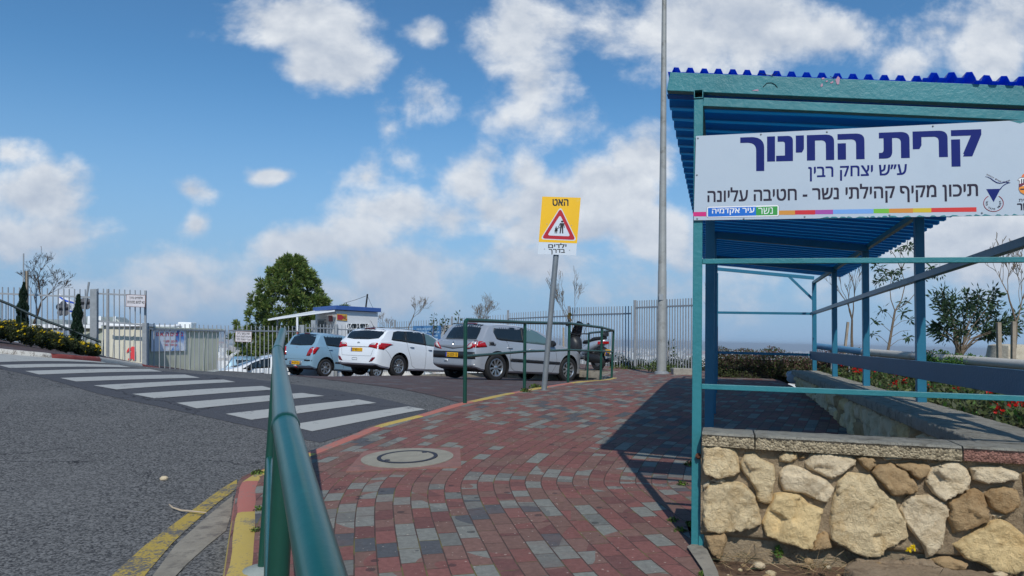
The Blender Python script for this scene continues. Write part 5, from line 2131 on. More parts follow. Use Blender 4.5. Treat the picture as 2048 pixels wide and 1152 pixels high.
mb.build('mud_flap', m_black, car)

# ---- white estate car
m_wpaint = M('white_car_paint', C(226, 230, 234), .25, 0, .02, 3, coat=.8)
pr = P(792, 751, 22.6)
white = dict(name='parked_car', label='white estate car with dark rear window, parked between the blue and silver cars', pos=(pr.x, pr.y), heading=rad(34.5), track=1.53, wb=2.65, W=1.78, R=.335, tw=.205,
             rimR=.21, spokes=10, spoke_w=(.03, .055), paint=m_wpaint, tumble=.32, roll=.1,
             stations=[-.95, -.93, -.89, -.84, -.78, -.72, -.66, -.60, -.54, -.48, -.40, -.3, -.2, -.1, 0, .15, .3, .5, .75, 1.0, 1.3, 1.6, 1.9, 2.1, 2.3, 2.5, 2.65, 2.8, 2.95, 3.1, 3.25, 3.4, 3.48, 3.52],
             plan=[(-.95, .70), (-.93, .77), (-.89, .81), (-.78, .85), (-.5, .88), (.2, .89), (2.2, .89), (2.7, .87), (3.0, .83), (3.3, .70), (3.48, .52), (3.52, .45)],
             top=[(-.95, .52), (-.935, .70), (-.90, .90), (-.86, 1.02), (-.78, 1.09), (-.66, 1.25), (-.54, 1.38), (-.46, 1.44), (-.38, 1.46), (0, 1.485), (.5, 1.50), (1.0, 1.49), (1.3, 1.465), (1.6, 1.40), (1.9, 1.28), (2.15, 1.15), (2.4, 1.04), (2.55, 1.0), (2.85, .95), (3.1, .88), (3.35, .78), (3.48, .68), (3.52, .60)],
             belt=[(-.95, 1.02), (-.4, 1.06), (0, 1.035), (1.0, .98), (2.0, .93), (2.4, .90), (3.52, .8)],
             bottom=[(-.95, .38), (-.89, .33), (-.7, .26), (-.2, .2), (3.1, .19), (3.52, .22)])
car, pt, bvh = make_car(white)
pt.make('rear_window', m_glass, [(-.66, 1.12), (-.3, 1.085), (.3, 1.085), (.66, 1.12), (.71, 1.26), (.695, 1.36), (.55, 1.405), (.2, 1.42), (-.2, 1.42), (-.55, 1.405), (-.695, 1.36), (-.71, 1.26)], 'rear')
pt.make('brake_light', m_redd, [(-.22, 1.425), (.22, 1.425), (.2, 1.45), (-.2, 1.45)], 'rear', lift=.012)
for s in (1, -1):
    q = [(s * .43, .855), (s * .60, .845), (s * .785, .81), (s * .785, .985), (s * .70, .99), (s * .55, .98), (s * .47, .93)]
    tl = pt.make('tail_light', m_red, q if s > 0 else q[::-1], 'rear', lift=.006)
    q2 = [(s * .49, .93), (s * .70, .925), (s * .72, .985), (s * .56, .975)]
    pt.make('clear_lens', m_clear, q2 if s > 0 else q2[::-1], 'rear', lift=.011, parent=tl)
    q = [(s * .55, .43), (s * .68, .45), (s * .76, .53), (s * .77, .575), (s * .66, .555)]
    pt.make('fog_light', m_redd, q if s > 0 else q[::-1], 'rear', lift=.008)
for view in ('right', 'left'):
    pt.make('tail_light', m_red, [(-.865, .81), (-.70, .79), (-.58, .86), (-.42, .93), (-.30, .955), (-.42, .985), (-.7, .99), (-.86, .985)], view, lift=.006)
    pt.make('side_window', m_glass, [(-.36, 1.10), (-.28, 1.085), (.26, 1.06), (.28, 1.39), (-.02, 1.385), (-.22, 1.34)], view)
    pt.make('side_window', m_glass, [(.34, 1.055), (1.12, 1.01), (1.12, 1.395), (.7, 1.41), (.36, 1.395)], view)
    pt.make('side_window', m_glassl, [(1.22, 1.005), (2.1, .955), (2.15, 1.0), (1.8, 1.19), (1.5, 1.33), (1.22, 1.38)], view)
    pt.make('window_pillar', m_blackp, [(1.12, 1.01), (1.22, 1.005), (1.22, 1.38), (1.12, 1.395)], view, lift=.006)
    pt.make('window_pillar', m_blackp, [(.26, 1.06), (.34, 1.055), (.36, 1.395), (.28, 1.39)], view, lift=.006)
    seam(pt, [(.30, 1.06), (.34, .85), (.46, .6), (.55, .36), (.72, .28), (1.16, .27), (1.17, 1.0)], view)
    seam(pt, [(1.17, .27), (2.1, .26), (2.2, .5), (2.15, .85), (2.08, .94)], view)
    seam(pt, [(-.62, .80), (-.5, .7), (-.36, .55)], view)
    pt.make('roof_rail', m_blackp, [(-.25, 1.465), (1.3, 1.45), (1.3, 1.462), (-.25, 1.478)], view, lift=.02)
pt.make('boot_shadow_line', m_blackp, [(-.42, .855), (.42, .855), (.42, .868), (-.42, .868)], 'rear', lift=.004)
seam(pt, [(-.66, .80), (-.60, .60), (0, .59), (.60, .60), (.66, .80)], 'rear')
plate(car, bvh, .0, .775, .47, '27·851·11', .02)
mb = MB()
mb.tube([rear_pt(bvh, .0, .975, .006) + Vector((0, .05 * math.cos(t), .027 * math.sin(t))) for t in np.linspace(0, 2 * math.pi, 17)], .0055, 5)
mb.tube([rear_pt(bvh, .0, .975, .006) + Vector((0, a, b)) for a, b in ((.025, -.018), (.018, .02), (0, 0), (-.018, -.02), (-.025, .018))], .006, 5)
mb.build('badge', m_chrome, car)
text_local('i30', car, M('chrome_letter', C(110, 112, 116), .3, .6), rear_pt(bvh, -.52, .675, .006) , (0, -1, 0), (0, 0, 1), .12, .06, name='model_badge') if False else None
mb = MB()
p = rear_pt(bvh, .05, .5, .004)
for a, b, c_, d_ in ((-.10, -.03, .10, -.03), (.10, -.03, .10, .03), (.10, .03, -.10, .03), (-.10, .03, -.10, -.03)):
    mb.tube([p + Vector((0, a, b)), p + Vector((0, c_, d_))], .004, 5)
mb.build('tow_cover', m_blackp, car)
mb = MB()
w0 = rear_pt(bvh, .3, 1.115, .012)
mb.tube([w0, rear_pt(bvh, .05, 1.14, .014), rear_pt(bvh, -.32, 1.13, .012)], [.014, .01, .006], 6)
mb.build('rear_wiper', m_blackp, car)
handles(car, bvh, [(.52, .0), (1.36, -.05)], .915, m_chrome)
mirrors(car, bvh, 1.95, 1.02, m_wpaint, 1.72)
mb = MB()
q = bvh.ray_cast(Vector((-.30, 0, 3)), Vector((0, 0, -1)))[0]
mb.tube([q, q + Vector((.03, 0, .02))], [.03, .018], 8)
mb.tube([q + Vector((.02, 0, .01)), q + Vector((-.14, 0, .20))], [.007, .004], 6)
mb.build('aerial', m_blackp, car)

# ---- pale blue small hatchback
m_bpaint = M('pale_blue_paint', C(140, 174, 194), .3, .2, .02, 3, coat=.7)
pr = P(647, 750, 25.4)
blue = dict(name='parked_car', label='small pale blue hatchback with tall red tail lamps, parked left of the white estate car', pos=(pr.x, pr.y), heading=rad(36), track=1.48, wb=2.38, W=1.69, R=.30, tw=.19, zr=-1.43, zf=-1.56,
            rimR=.20, spokes=7, spoke_w=(.045, .07), paint=m_bpaint, tumble=.30, roll=.1,
            stations=[-.62, -.60, -.57, -.52, -.47, -.42, -.36, -.30, -.24, -.18, -.1, 0, .15, .3, .5, .75, 1.0, 1.3, 1.6, 1.8, 2.0, 2.2, 2.4, 2.55, 2.7, 2.85, 2.95, 3.03, 3.07],
            plan=[(-.62, .72), (-.60, .77), (-.54, .81), (-.3, .84), (.3, .845), (2.0, .845), (2.5, .82), (2.8, .70), (3.0, .52), (3.07, .42)],
            top=[(-.62, .52), (-.605, .80), (-.57, .93), (-.50, .99), (-.44, 1.08), (-.36, 1.25), (-.28, 1.41), (-.22, 1.455), (-.1, 1.48), (.3, 1.50), (.8, 1.50), (1.2, 1.46), (1.45, 1.39), (1.7, 1.26), (1.95, 1.10), (2.1, 1.03), (2.4, .98), (2.7, .90), (2.9, .80), (3.03, .68), (3.07, .58)],
            belt=[(-.62, .95), (-.3, 1.02), (.5, .98), (1.5, .95), (3.07, .85)],
            bottom=[(-.62, .34), (-.56, .28), (-.4, .22), (2.8, .19), (3.07, .22)])
car, pt, bvh = make_car(blue)
pt.make('rear_window', m_glass, [(-.58, 1.03), (0, 1.01), (.58, 1.03), (.61, 1.15), (.55, 1.40), (.2, 1.425), (-.2, 1.425), (-.55, 1.40), (-.61, 1.15)], 'rear')
pt.make('brake_light', m_redd, [(-.15, 1.432), (.15, 1.432), (.14, 1.452), (-.14, 1.452)], 'rear', lift=.012)
for s in (1, -1):
    q = [(s * .52, .67), (s * .70, .67), (s * .765, .78), (s * .765, .955), (s * .70, .975), (s * .62, .93)]
    tl = pt.make('tail_light', m_red, q if s > 0 else q[::-1], 'rear', lift=.006)
    q2 = [(s * .60, .69), (s * .70, .69), (s * .73, .78), (s * .66, .78)]
    pt.make('clear_lens', m_redd, q2 if s > 0 else q2[::-1], 'rear', lift=.011, parent=tl)
    q = [(s * .45, .50), (s * .78, .50), (s * .79, .545), (s * .45, .545)]
    pt.make('bumper_strip', m_blackp, q if s > 0 else q[::-1], 'rear', lift=.01)
for view in ('right', 'left'):
    pt.make('tail_light', m_red, [(-.565, .72), (-.50, .74), (-.38, .90), (-.32, .965), (-.42, .98), (-.56, .955)], view, lift=.006)
    pt.make('side_window', m_glass, [(-.02, 1.06), (.06, 1.045), (.72, 1.02), (.72, 1.41), (.3, 1.425), (-.12, 1.40)], view)
    pt.make('side_window', m_glass, [(.82, 1.015), (1.6, .985), (1.66, 1.02), (1.4, 1.26), (1.15, 1.385), (.82, 1.405)], view)
    seam(pt, [(-.02, 1.04), (.12, .85), (.3, .5), (.42, .28), (.76, .26), (.77, 1.0)], view)
    pt.make('side_moulding', m_blackp, [(.36, .47), (1.9, .44), (1.9, .49), (.36, .52)], view, lift=.01)
seam(pt, [(-.55, .60), (-.5, .555), (0, .55), (.5, .555), (.55, .60)], 'rear')
pt.make('plate_recess', m_silverd, [(-.32, .36), (.32, .36), (.32, .49), (-.32, .49)], 'rear', lift=.004)
plate(car, bvh, .0, .425, .46, '34·679·52', .02)
pt.make('sticker', m_white, [(-.05, .25), (.12, .25), (.12, .35), (-.05, .35)], 'rear', lift=.008)
pt.make('sticker_mark', m_redink, [(-.03, .26), (.10, .26), (.10, .30), (-.03, .30)], 'rear', lift=.013)
mb = MB()
w0 = rear_pt(bvh, .0, 1.04, .012)
mb.tube([w0, rear_pt(bvh, .25, 1.06, .014), rear_pt(bvh, .40, 1.05, .012)], [.014, .01, .006], 6)
mb.build('rear_wiper', m_blackp, car)
handles(car, bvh, [(.14, .04), (.95, .0)], .88, m_bpaint)
mirrors(car, bvh, 1.55, 1.05, m_bpaint, 1.62)

# ---- two cars standing lower down, behind the fence on the left
w2 = dict(white)
w2.update(name='parked_car', label='white car seen through the gate bars, its bonnet towards the left', heading=rad(248), stations=white['stations'], zr=-2.2, zf=-2.25,
          top=[(-.95, .52), (-.9, .9), (-.8, 1.1), (-.5, 1.4), (0, 1.47), (.5, 1.48), (1.0, 1.45), (1.3, 1.38), (1.9, 1.15), (2.4, .98), (2.85, .90), (3.2, .82), (3.4, .72), (3.52, .58)])
rp = P(590, 740, 28.5)
w2['pos'] = (rp.x, rp.y)
car, pt, bvh = make_car(w2)
for view in ('right', 'left'):
    pt.make('side_window', m_glass, [(-.3, 1.08), (.9, 1.0), (.9, 1.36), (.3, 1.38), (-.1, 1.34)], view)
    pt.make('side_window', m_glass, [(1.0, .995), (1.95, .955), (1.6, 1.17), (1.3, 1.28), (1.0, 1.34)], view)
    pt.make('headlight', m_clear, [(2.95, .66), (3.3, .62), (3.36, .70), (3.05, .80)], view)
pt.make('windscreen', m_glass, [(-.62, 1.02), (.62, 1.02), (.5, 1.36), (-.5, 1.36)], 'front')
handles(car, bvh, [(.4, .0), (1.3, -.05)], .87, m_chrome)
mirrors(car, bvh, 1.7, 1.0, m_blackp, 1.72)
b2_ = dict(blue)
b2_.update(name='parked_car', label='pale blue car just beyond the white car behind the gate', heading=rad(70), zr=-2.55, zf=-2.6)
rp = P(474, 740, 33)
b2_['pos'] = (rp.x, rp.y)
car, pt, bvh = make_car(b2_)
pt.make('rear_window', m_glass, [(-.58, 1.03), (0, 1.01), (.58, 1.03), (.55, 1.40), (-.55, 1.40)], 'rear')
for s in (1, -1):
    q = [(s * .52, .67), (s * .70, .67), (s * .765, .78), (s * .765, .955), (s * .70, .975), (s * .62, .93)]
    pt.make('tail_light', m_red, q if s > 0 else q[::-1], 'rear', lift=.006)
for view in ('right', 'left'):
    pt.make('side_window', m_glass, [(-.02, 1.06), (.72, 1.02), (.72, 1.41), (.3, 1.425), (-.12, 1.40)], view)
    pt.make('side_window', m_glass, [(.82, 1.015), (1.6, .985), (1.4, 1.26), (1.15, 1.385), (.82, 1.405)], view)

# ------------------------------------------------------------------ scooter
scb = P(1196, 746, 20.6)
scb.z = sz(scb.x, scb.y)
hd = rad(-32)                      # heading: away to the left
sX = Vector((math.sin(hd), math.cos(hd), 0))
sY = Vector((-math.cos(hd), math.sin(hd), 0))
mt_ = Matrix((sX, sY, Vector((0, 0, 1)))).transposed().to_4x4()
mt_.translation = scb
sc = thing('motor_scooter', 'black and silver motor scooter with a tinted windshield, parked beside the fence', 'scooter', local=True, mat=mt_)


def scw(x):
    mb = MB()
    mb.lathe((x, 0, .27), (0, 1, 0), [(.16, -.05), (.2, -.065), (.25, -.06), (.27, -.03), (.27, .03), (.25, .06), (.2, .065), (.16, .05)], 28)
    w = mb.build('wheel', m_black, sc, smooth=True)
    mb = MB()
    mb.lathe((x, 0, .27), (0, 1, 0), [(0, -.045), (.06, -.045), (.165, -.03), (.165, .03), (.06, .045), (0, .045)], 20)
    mb.build('rim', m_alloy, w, smooth=True)


scw(0)
scw(1.32)


def loft(name, secs, mat, parent, n=14, sharp=50):
    """secs: (x, zc, half width, half height)"""
    vs, fs = [], []
    for (x, z, w, h) in secs:
        for k in range(n):
            t = 2 * math.pi * k / n
            c, s_ = math.cos(t), math.sin(t)
            vs.append((x, w * abs(c) ** .7 * (1 if c >= 0 else -1), z + h * abs(s_) ** .7 * (1 if s_ >= 0 else -1)))
    m_ = len(secs)
    for i in range(m_ - 1):
        for k in range(n):
            fs.append((i * n + k, i * n + (k + 1) % n, (i + 1) * n + (k + 1) % n, (i + 1) * n + k))
    fs.append(tuple(range(n))[::-1])
    fs.append(tuple(range((m_ - 1) * n, m_ * n)))
    mb = MB()
    mb.add(vs, fs)
    return mb.build(name, mat, parent, smooth=True, sharp=sharp)


m_scsilver = M('scooter_silver', C(190, 194, 200), .28, .4, .04, 4, coat=.5)
m_scgrey = M('scooter_grey', C(86, 90, 96), .35, .3, .05, 4, coat=.3)
tailp = loft('tail_fairing', [(-.32, .80, .03, .03), (-.28, .79, .09, .06), (-.1, .74, .15, .10), (.2, .66, .17, .14), (.5, .55, .16, .14), (.62, .50, .12, .10)], m_scsilver, sc)
loft('seat', [(-.30, .89, .06, .02), (-.2, .885, .13, .05), (.1, .85, .15, .06), (.25, .79, .15, .05), (.5, .77, .14, .05), (.62, .74, .08, .03)], m_black, sc)
loft('back_rest', [(-.33, .98, .08, .05), (-.28, 1.0, .13, .085), (-.22, .99, .12, .07), (-.2, .97, .08, .04)], m_blackp, sc)
loft('engine', [(-.2, .30, .06, .06), (-.1, .32, .12, .12), (.3, .34, .14, .14), (.5, .33, .10, .10)], m_blackp, sc)
loft('foot_board', [(.45, .34, .18, .05), (.7, .33, .20, .06), (.95, .36, .18, .08), (1.0, .40, .12, .1)], m_scgrey, sc)
loft('front_shield', [(.86, .62, .10, .16), (.96, .66, .17, .25), (1.06, .72, .19, .25), (1.17, .78, .15, .18), (1.26, .78, .06, .08)], m_blackp, sc)
loft('front_mudguard', [(1.08, .52, .07, .03), (1.3, .56, .085, .04), (1.5, .50, .07, .04), (1.6, .42, .04, .03)], m_scgrey, sc)
mb = MB()
vs, fs = [], []
for i in range(7):
    f = i / 6
    w = .19 * (1 - .05 * f - .35 * f ** 3)
    for k in range(7):
        a = -1 + 2 * k / 6
        vs.append((1.17 - .24 * f - .10 * a * a * .8, a * w, .84 + .52 * f - (.06 * a * a if i == 6 else 0)))
for i in range(6):
    for k in range(6):
        fs.append((i * 7 + k, i * 7 + k + 1, (i + 1) * 7 + k + 1, (i + 1) * 7 + k))
mb.add(vs, fs)
wsn = mb.build('windshield', M('tinted_screen', C(24, 26, 32), .08, 0, .05), sc, smooth=True, sharp=180)
md = wsn.modifiers.new('thick', 'SOLIDIFY')
md.thickness = .005
mb = MB()
mb.tube([(.90, -.36, 1.0), (.95, -.2, 1.0), (.98, 0, .97), (.95, .2, 1.0), (.90, .36, 1.0)], [.02, .016, .02, .016, .02], 8)
mb.tube([(1.02, 0, .95), (1.30, 0, .30)], .03, 8)
mb.build('handlebar', m_blackp, sc, smooth=True)
for s in (-1, 1):
    mb = MB()
    mb.tube([(.93, s * .22, 1.0), (.98, s * .30, 1.16), (.97, s * .36, 1.24)], .008, 6)
    mb.lathe((.95, s * .38, 1.26), (-1, 0, .1), [(0, .012), (.05, .01), (.06, 0), (.05, -.014), (0, -.02)], 12)
    mb.build('mirror', m_blackp, sc, smooth=True)
mb = MB()
mb.hexa([Vector(q) for q in ((-.335, -.10, .73), (-.335, .10, .73), (-.16, .165, .71), (-.16, -.165, .71), (-.345, -.09, .80), (-.345, .09, .80), (-.16, .162, .79), (-.16, -.162, .79))])
mb.build('tail_light', m_red, sc, bevel=.01)
mb = MB()
mb.box((-.40, 0, .50), (.01, .17, .17), (Vector((.96, 0, .26)), Vector((0, 1, 0)), Vector((-.26, 0, .96))))
pl = mb.build('number_plate', m_platey, sc)
mb = MB()
mb.box((-.408, .055, .47), (.004, .045, .06), (Vector((.96, 0, .26)), Vector((0, 1, 0)), Vector((-.26, 0, .96))))
mb.build('blue_strip', m_blue, pl)
loft('rear_mudguard', [(-.42, .42, .06, .03), (-.36, .50, .09, .09), (-.2, .58, .1, .08), (0, .6, .09, .05)], m_blackp, sc)
mb = MB()
mb.tube([(.15, -.17, .22), (-.1, -.19, .27), (-.38, -.2, .33)], [.04, .055, .06], 12)
mb.build('exhaust', m_scgrey, sc, smooth=True)
mb = MB()
mb.tube([(.35, .1, .3), (.28, .22, .02)], .015, 6)
mb.tube([(.35, -.1, .3), (.28, -.22, .02)], .015, 6)
mb.build('kick_stand', m_blackp, sc)

# ------------------------------------------------------------------ bar fences
def fence(name, label, a_t, a_b, b_t, b_b, n, rails, posts=(), r=.011, group='steel bar fences', pw=.055, ptop=.06, mt=None):
    m_fence = mt or MATS['fence_steel']
    """bars from bottom line a_b-b_b to top line a_t-b_t; rails: fractions of the height; posts: fractions along"""
    root = thing(name, label, 'fence', a_b, group)
    mb = MB()
    for i in range(n):
        f = i / (n - 1)
        t, b = a_t.lerp(b_t, f), a_b.lerp(b_b, f)
        mb.bar(b, t, r * 2, r * 2, up=(0, 1, 0))
    mb.build('bars', m_fence, root)
    for h in rails:
        mb = MB()
        mb.bar(a_b.lerp(a_t, h), b_b.lerp(b_t, h), .03, .045)
        mb.build('rail', m_fence, root)
    for p in posts:
        t, b = a_t.lerp(b_t, p), a_b.lerp(b_b, p)
        mb = MB()
        mb.bar(b - Vector((0, 0, .2)), t + Vector((0, 0, ptop)), pw, pw, up=(0, 1, 0))
        mb.build('post', m_fence, root, bevel=.004)
    return root


def PP(px, py, d):
    return P(px, py, d)


def panel(root, name, a, b, h0, h1, mat, thick=.01, nrm=None):
    """upright panel between plan points a,b"""
    a, b = Vector(a), Vector(b)
    d = (b - a)
    d.z = 0
    n_ = Vector((d.y, -d.x, 0)).normalized()
    mb = MB()
    q = [Vector((a.x, a.y, h0)), Vector((b.x, b.y, h0)), Vector((b.x, b.y, h1)), Vector((a.x, a.y, h1))]
    mb.prism(q, -n_ * thick)
    return mb.build(name, mat, root)


# left of the gate, behind the flower bed
fence('bar_fence', 'steel bar fence rising behind the yellow flower bushes', PP(-30, 573, 19.2), PP(-30, 672, 19.2), PP(181, 579, 20.2), PP(181, 700, 20.2), 20, (.87, .08), (), pw=.05)
gf = fence('entrance_gate', 'tall steel bar gate carrying a small white notice, at the far kerb', PP(196, 577, 20.1), PP(196, 713, 20.1), PP(291, 581, 20.6), PP(291, 726, 20.6), 10, (.925, .52), (.20, 1.0), pw=.05, ptop=.0)
gf['category'] = 'gate'
mb = MB()
mb.bar(PP(188, 700, 20.0), PP(188, 578, 20.0), .17, .06, up=(0, 1, 0))
mb.build('gate_post', m_galv, gf, bevel=.004)
mb = MB()
mb.bar(PP(290, 734, 20.5), PP(290, 646, 20.5), .12, .09, up=(0, 1, 0))
mb.build('lock_post', m_galv, gf, bevel=.004)
fence('bar_fence', 'low steel bar fence in front of the grey shed wall', PP(297, 646, 20.8), PP(297, 737, 20.8), PP(450, 651, 24.4), PP(450, 742, 24.4), 17, (.875,), (1.0,), pw=.045, ptop=-.12)
fence('bar_fence', 'low steel bar fence with a white notice, before the pine tree', PP(457, 651, 24.5), PP(457, 742, 24.5), PP(600, 652, 27.6), PP(600, 752, 27.6), 18, (.89,), (), pw=.045)
fc = fence('bar_fence', 'short steel bar fence with wide posts in front of the guard booth', PP(612, 648, 27.8), PP(612, 760, 27.8), PP(668, 649, 29), PP(668, 760, 29), 9, (.93,), (), pw=.05)
for px, d, yt in ((604, 27.7, 650), (627, 28.2, 640.5), (672, 29.1, 648.5)):
    mb = MB()
    mb.bar(PP(px, 770, d), PP(px, yt, d), .17 if px < 650 else .11, .08, up=(0, 1, 0))
    mb.build('post', m_galv, fc, bevel=.005)
fence('bar_fence', 'steel bar fence beside the barred booth window', PP(676, 650, 29.3), PP(676, 760, 29.3), PP(735, 652, 30.8), PP(735, 762, 30.8), 9, (.92,), (), pw=.05)
# along the slope on the right
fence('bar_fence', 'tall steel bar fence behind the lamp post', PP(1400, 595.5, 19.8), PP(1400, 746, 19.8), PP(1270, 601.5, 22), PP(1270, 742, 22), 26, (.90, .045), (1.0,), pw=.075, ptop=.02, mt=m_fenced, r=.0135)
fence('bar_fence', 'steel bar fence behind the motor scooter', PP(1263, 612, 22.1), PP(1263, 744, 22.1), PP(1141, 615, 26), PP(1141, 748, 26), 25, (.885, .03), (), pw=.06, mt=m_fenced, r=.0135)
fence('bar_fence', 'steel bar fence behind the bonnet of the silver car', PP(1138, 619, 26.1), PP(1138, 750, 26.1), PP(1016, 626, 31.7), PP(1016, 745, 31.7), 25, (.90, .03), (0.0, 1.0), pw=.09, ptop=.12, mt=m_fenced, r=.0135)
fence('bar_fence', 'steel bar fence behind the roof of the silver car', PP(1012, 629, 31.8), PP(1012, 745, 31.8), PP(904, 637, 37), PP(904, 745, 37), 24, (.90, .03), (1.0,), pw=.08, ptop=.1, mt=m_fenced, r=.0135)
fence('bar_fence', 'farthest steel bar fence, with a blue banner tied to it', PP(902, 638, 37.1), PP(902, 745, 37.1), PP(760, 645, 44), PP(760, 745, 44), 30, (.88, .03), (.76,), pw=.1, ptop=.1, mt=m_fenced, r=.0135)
# cloth knotted to the fence post
kp = PP(1139, 632, 25.9)
kn = thing('knotted_rag', 'mustard yellow rag knotted round a fence post', 'rag', kp)
mb = MB()
for i in range(5):
    a = i * 1.25
    pts = [kp + Vector((.06 * math.cos(a + t * 2.2), -.02 + .05 * math.sin(a + t * 2.2), .10 * math.sin(a * 2 + t * 3) - (.12 * t if i > 2 else 0))) for t in (0, .25, .5, .75, 1.0)]
    mb.tube(pts, [.012, .026, .028, .024, .01], 7)
mb.build('cloth', M('mustard_cloth', C(178, 132, 50), .9, 0, .2, 20), kn, smooth=True)

# notices
def notice(name, label, corners, lines, d, frame=None, mat=None, ink=None):
    (x0, y0), (x1, y1), (x2, y2), (x3, y3) = corners       # tl tr br bl
    tl, tr, br_, bl = (P(x0, y0, d), P(x1, y1, d), P(x2, y2, d), P(x3, y3, d))
    root = thing(name, label, 'sign', bl)
    r_ = (tr - tl).normalized()
    u_ = (tl - bl).normalized()
    n_ = r_.cross(u_).normalized()
    if frame:
        mb = MB()
        e = .012
        mb.prism([bl - r_ * e - u_ * e, br_ + r_ * e - u_ * e, tr + r_ * e + u_ * e, tl - r_ * e + u_ * e], -n_ * .012)
        mb.build('frame', frame, root)
    mb = MB()
    mb.prism([bl + n_ * .003, br_ + n_ * .003, tr + n_ * .003, tl + n_ * .003], -n_ * .004)
    mb.build('plate', mat or m_white, root)
    W_, H_ = (tr - tl).length, (tl - bl).length
    for (s, fx0, fx1, fy0, fy1, mm, bd) in lines:
        o = bl + r_ * (W_ * fx0) + u_ * (H_ * fy0) + n_ * .004
        text_mesh(s, 'lettering', mm or ink or m_ink, root, o, r_, u_, W_ * (fx1 - fx0), H_ * (fy1 - fy0), bd, .002)
    return root, bl, r_, u_, n_, W_, H_


m_brown = M('sign_frame_brown', C(112, 70, 56), .6)
notice('notice_board', 'white notice in a brown frame high on the entrance gate', ((253.5, 590), (290.5, 591), (289.5, 614), (252.5, 612.5)),
       [('תלמידים בדרך', .14, .88, .60, .90, None, .02), ('נא לנהוג בזהירות', .05, .97, .26, .56, None, .02)], 20.35, m_brown, M('notice_white', C(206, 202, 206), .5))
notice('notice_board', 'white three line notice on the low fence', ((471.5, 663), (503, 664), (502.5, 683.5), (471, 683)),
       [('חניה בחצר בי״ס', .1, .9, .70, .92, None, .02), ('מיועדת לצוות חינוכי', .04, .97, .42, .64, None, .02), ('ועובדי המוסד בלבד', .06, .95, .14, .36, None, .02)], 24.6, m_brown, M('notice_white', C(206, 202, 206), .5))

# ------------------------------------------------------------------ sheds behind the gate
m_shed = M('shed_grey_wall', C(176, 180, 164), .7, 0, .06, 1.2, col2=C(166, 171, 157), amt2=.55, s2=1.3)


def box_building(name, label, A, B, depth, z0, z1, mats, ribs=0):
    """front wall from A to B (plan), going back by depth"""
    A, B = Vector((A.x, A.y, 0)), Vector((B.x, B.y, 0))
    d = (B - A).normalized()
    back = Vector((-d.y, d.x, 0)) * depth
    root = thing(name, label, 'building', Vector((A.x, A.y, z0)))
    mb = MB()
    q = [A, B, B + back, A + back]
    mb.hexa([p + UZ * z0 for p in q] + [p + UZ * z1 for p in q])
    mb.build('wall', mats[0], root)
    mb = MB()
    e = .12
    q = [A - d * e - back.normalized() * e, B + d * e - back.normalized() * e, B + back + d * e + back.normalized() * e, A + back - d * e + back.normalized() * e]
    mb.hexa([p + UZ * (z1 + .003) for p in q] + [p + UZ * (z1 + .09) for p in q])
    mb.build('roof', mats[1], root)
    if ribs:
        L = (B - A).length
        mb = MB()
        n = int(L / ribs)
        for i in range(n + 1):
            p = A + d * (L * i / max(1, n))
            mb.box(p - back.normalized() * .012 + UZ * ((z0 + z1) / 2), (.03, .02, z1 - z0 - .02), (d, back.normalized(), UZ))
        mb.build('wall_ribs', mats[0], root)
    return root, A, B, d, back


cs, A, B, d_, bk = box_building('storage_container', 'cream metal container with a red figure painted on it, behind the entrance gate', PP(204, 700, 23.2), PP(286, 700, 23.6), 2.4, -1.6, .12, (m_cream, m_white), .28)
fp = Vector((A.x, A.y, 0)) - bk.normalized() * .03
bn2 = -bk.normalized()
RF = lambda x, y: on_plane(90 + x / 6.4, 560 + y / 6.4, fp, bn2)
mb = MB()
mb.prism([RF(*q) for q in ((1040, 930), (1052, 895), (1072, 868), (1100, 868), (1108, 852), (1140, 852), (1158, 868), (1158, 880), (1138, 880), (1160, 905), (1162, 1025), (1130, 1028), (1122, 1008), (1102, 1010), (1100, 1022), (1060, 1022), (1064, 1008), (1082, 1000), (1082, 955), (1106, 910), (1092, 895), (1066, 918))], bn2 * .006)
mb.build('red_figure', M('figure_red', C(222, 66, 72), .6), cs)
mb = MB()
mb.tube([PP(214, 651, 22.9), PP(285, 651, 23.2), PP(287, 657, 23.3)], .045, 8)
mb.build('pipe', m_white, cs, smooth=True)
sh2, A2, B2, d2, bk2 = box_building('grey_shed', 'grey green panel shed with a welcome banner hung on its wall', PP(289, 700, 25.2), PP(435, 700, 28.2), 3, -1.9, .02, (m_shed, m_shed), .55)
mb = MB()
mb.tube([PP(296, 652.5, 25.6), PP(345, 653, 26.2), PP(358, 651, 26.4), PP(362, 654.5, 26.5)], .055, 8)
mb.build('pipe', m_white, sh2, smooth=True)
mb = MB()
v0 = PP(364, 654, 27.5)
mb.box(v0 + Vector((.1, .2, .02)), (.5, .5, .32))
mb.build('roof_unit', m_white, sh2, bevel=.03)
# banner on the shed wall
pw0 = Vector((A2.x, A2.y, 0)) - bk2.normalized() * .06
nb2 = -bk2.normalized()
BN = lambda px, py, l=0.0: on_plane(px, py, pw0, nb2) + nb2 * l


def bannermat(name, c0, c1, cloud, sc):
    m = bpy.data.materials.new(name)
    m.use_nodes = True
    m.node_tree.nodes.clear()
    t = NT(m.node_tree)
    co = t.n('ShaderNodeTexCoord').outputs['Object']
    nz = t.n('ShaderNodeTexNoise', {'Vector': co, 'Scale': sc, 'Detail': 5.0, 'Roughness': .55}).outputs[0]
    base = t.ramp(nz, [(.36, c0), (.52, c1), (.66, cloud)])
    b = t.n('ShaderNodeBsdfPrincipled', {'Base Color': base, 'Roughness': .5})
    t.n('ShaderNodeOutputMaterial', {0: b.outputs[0]})
    return m


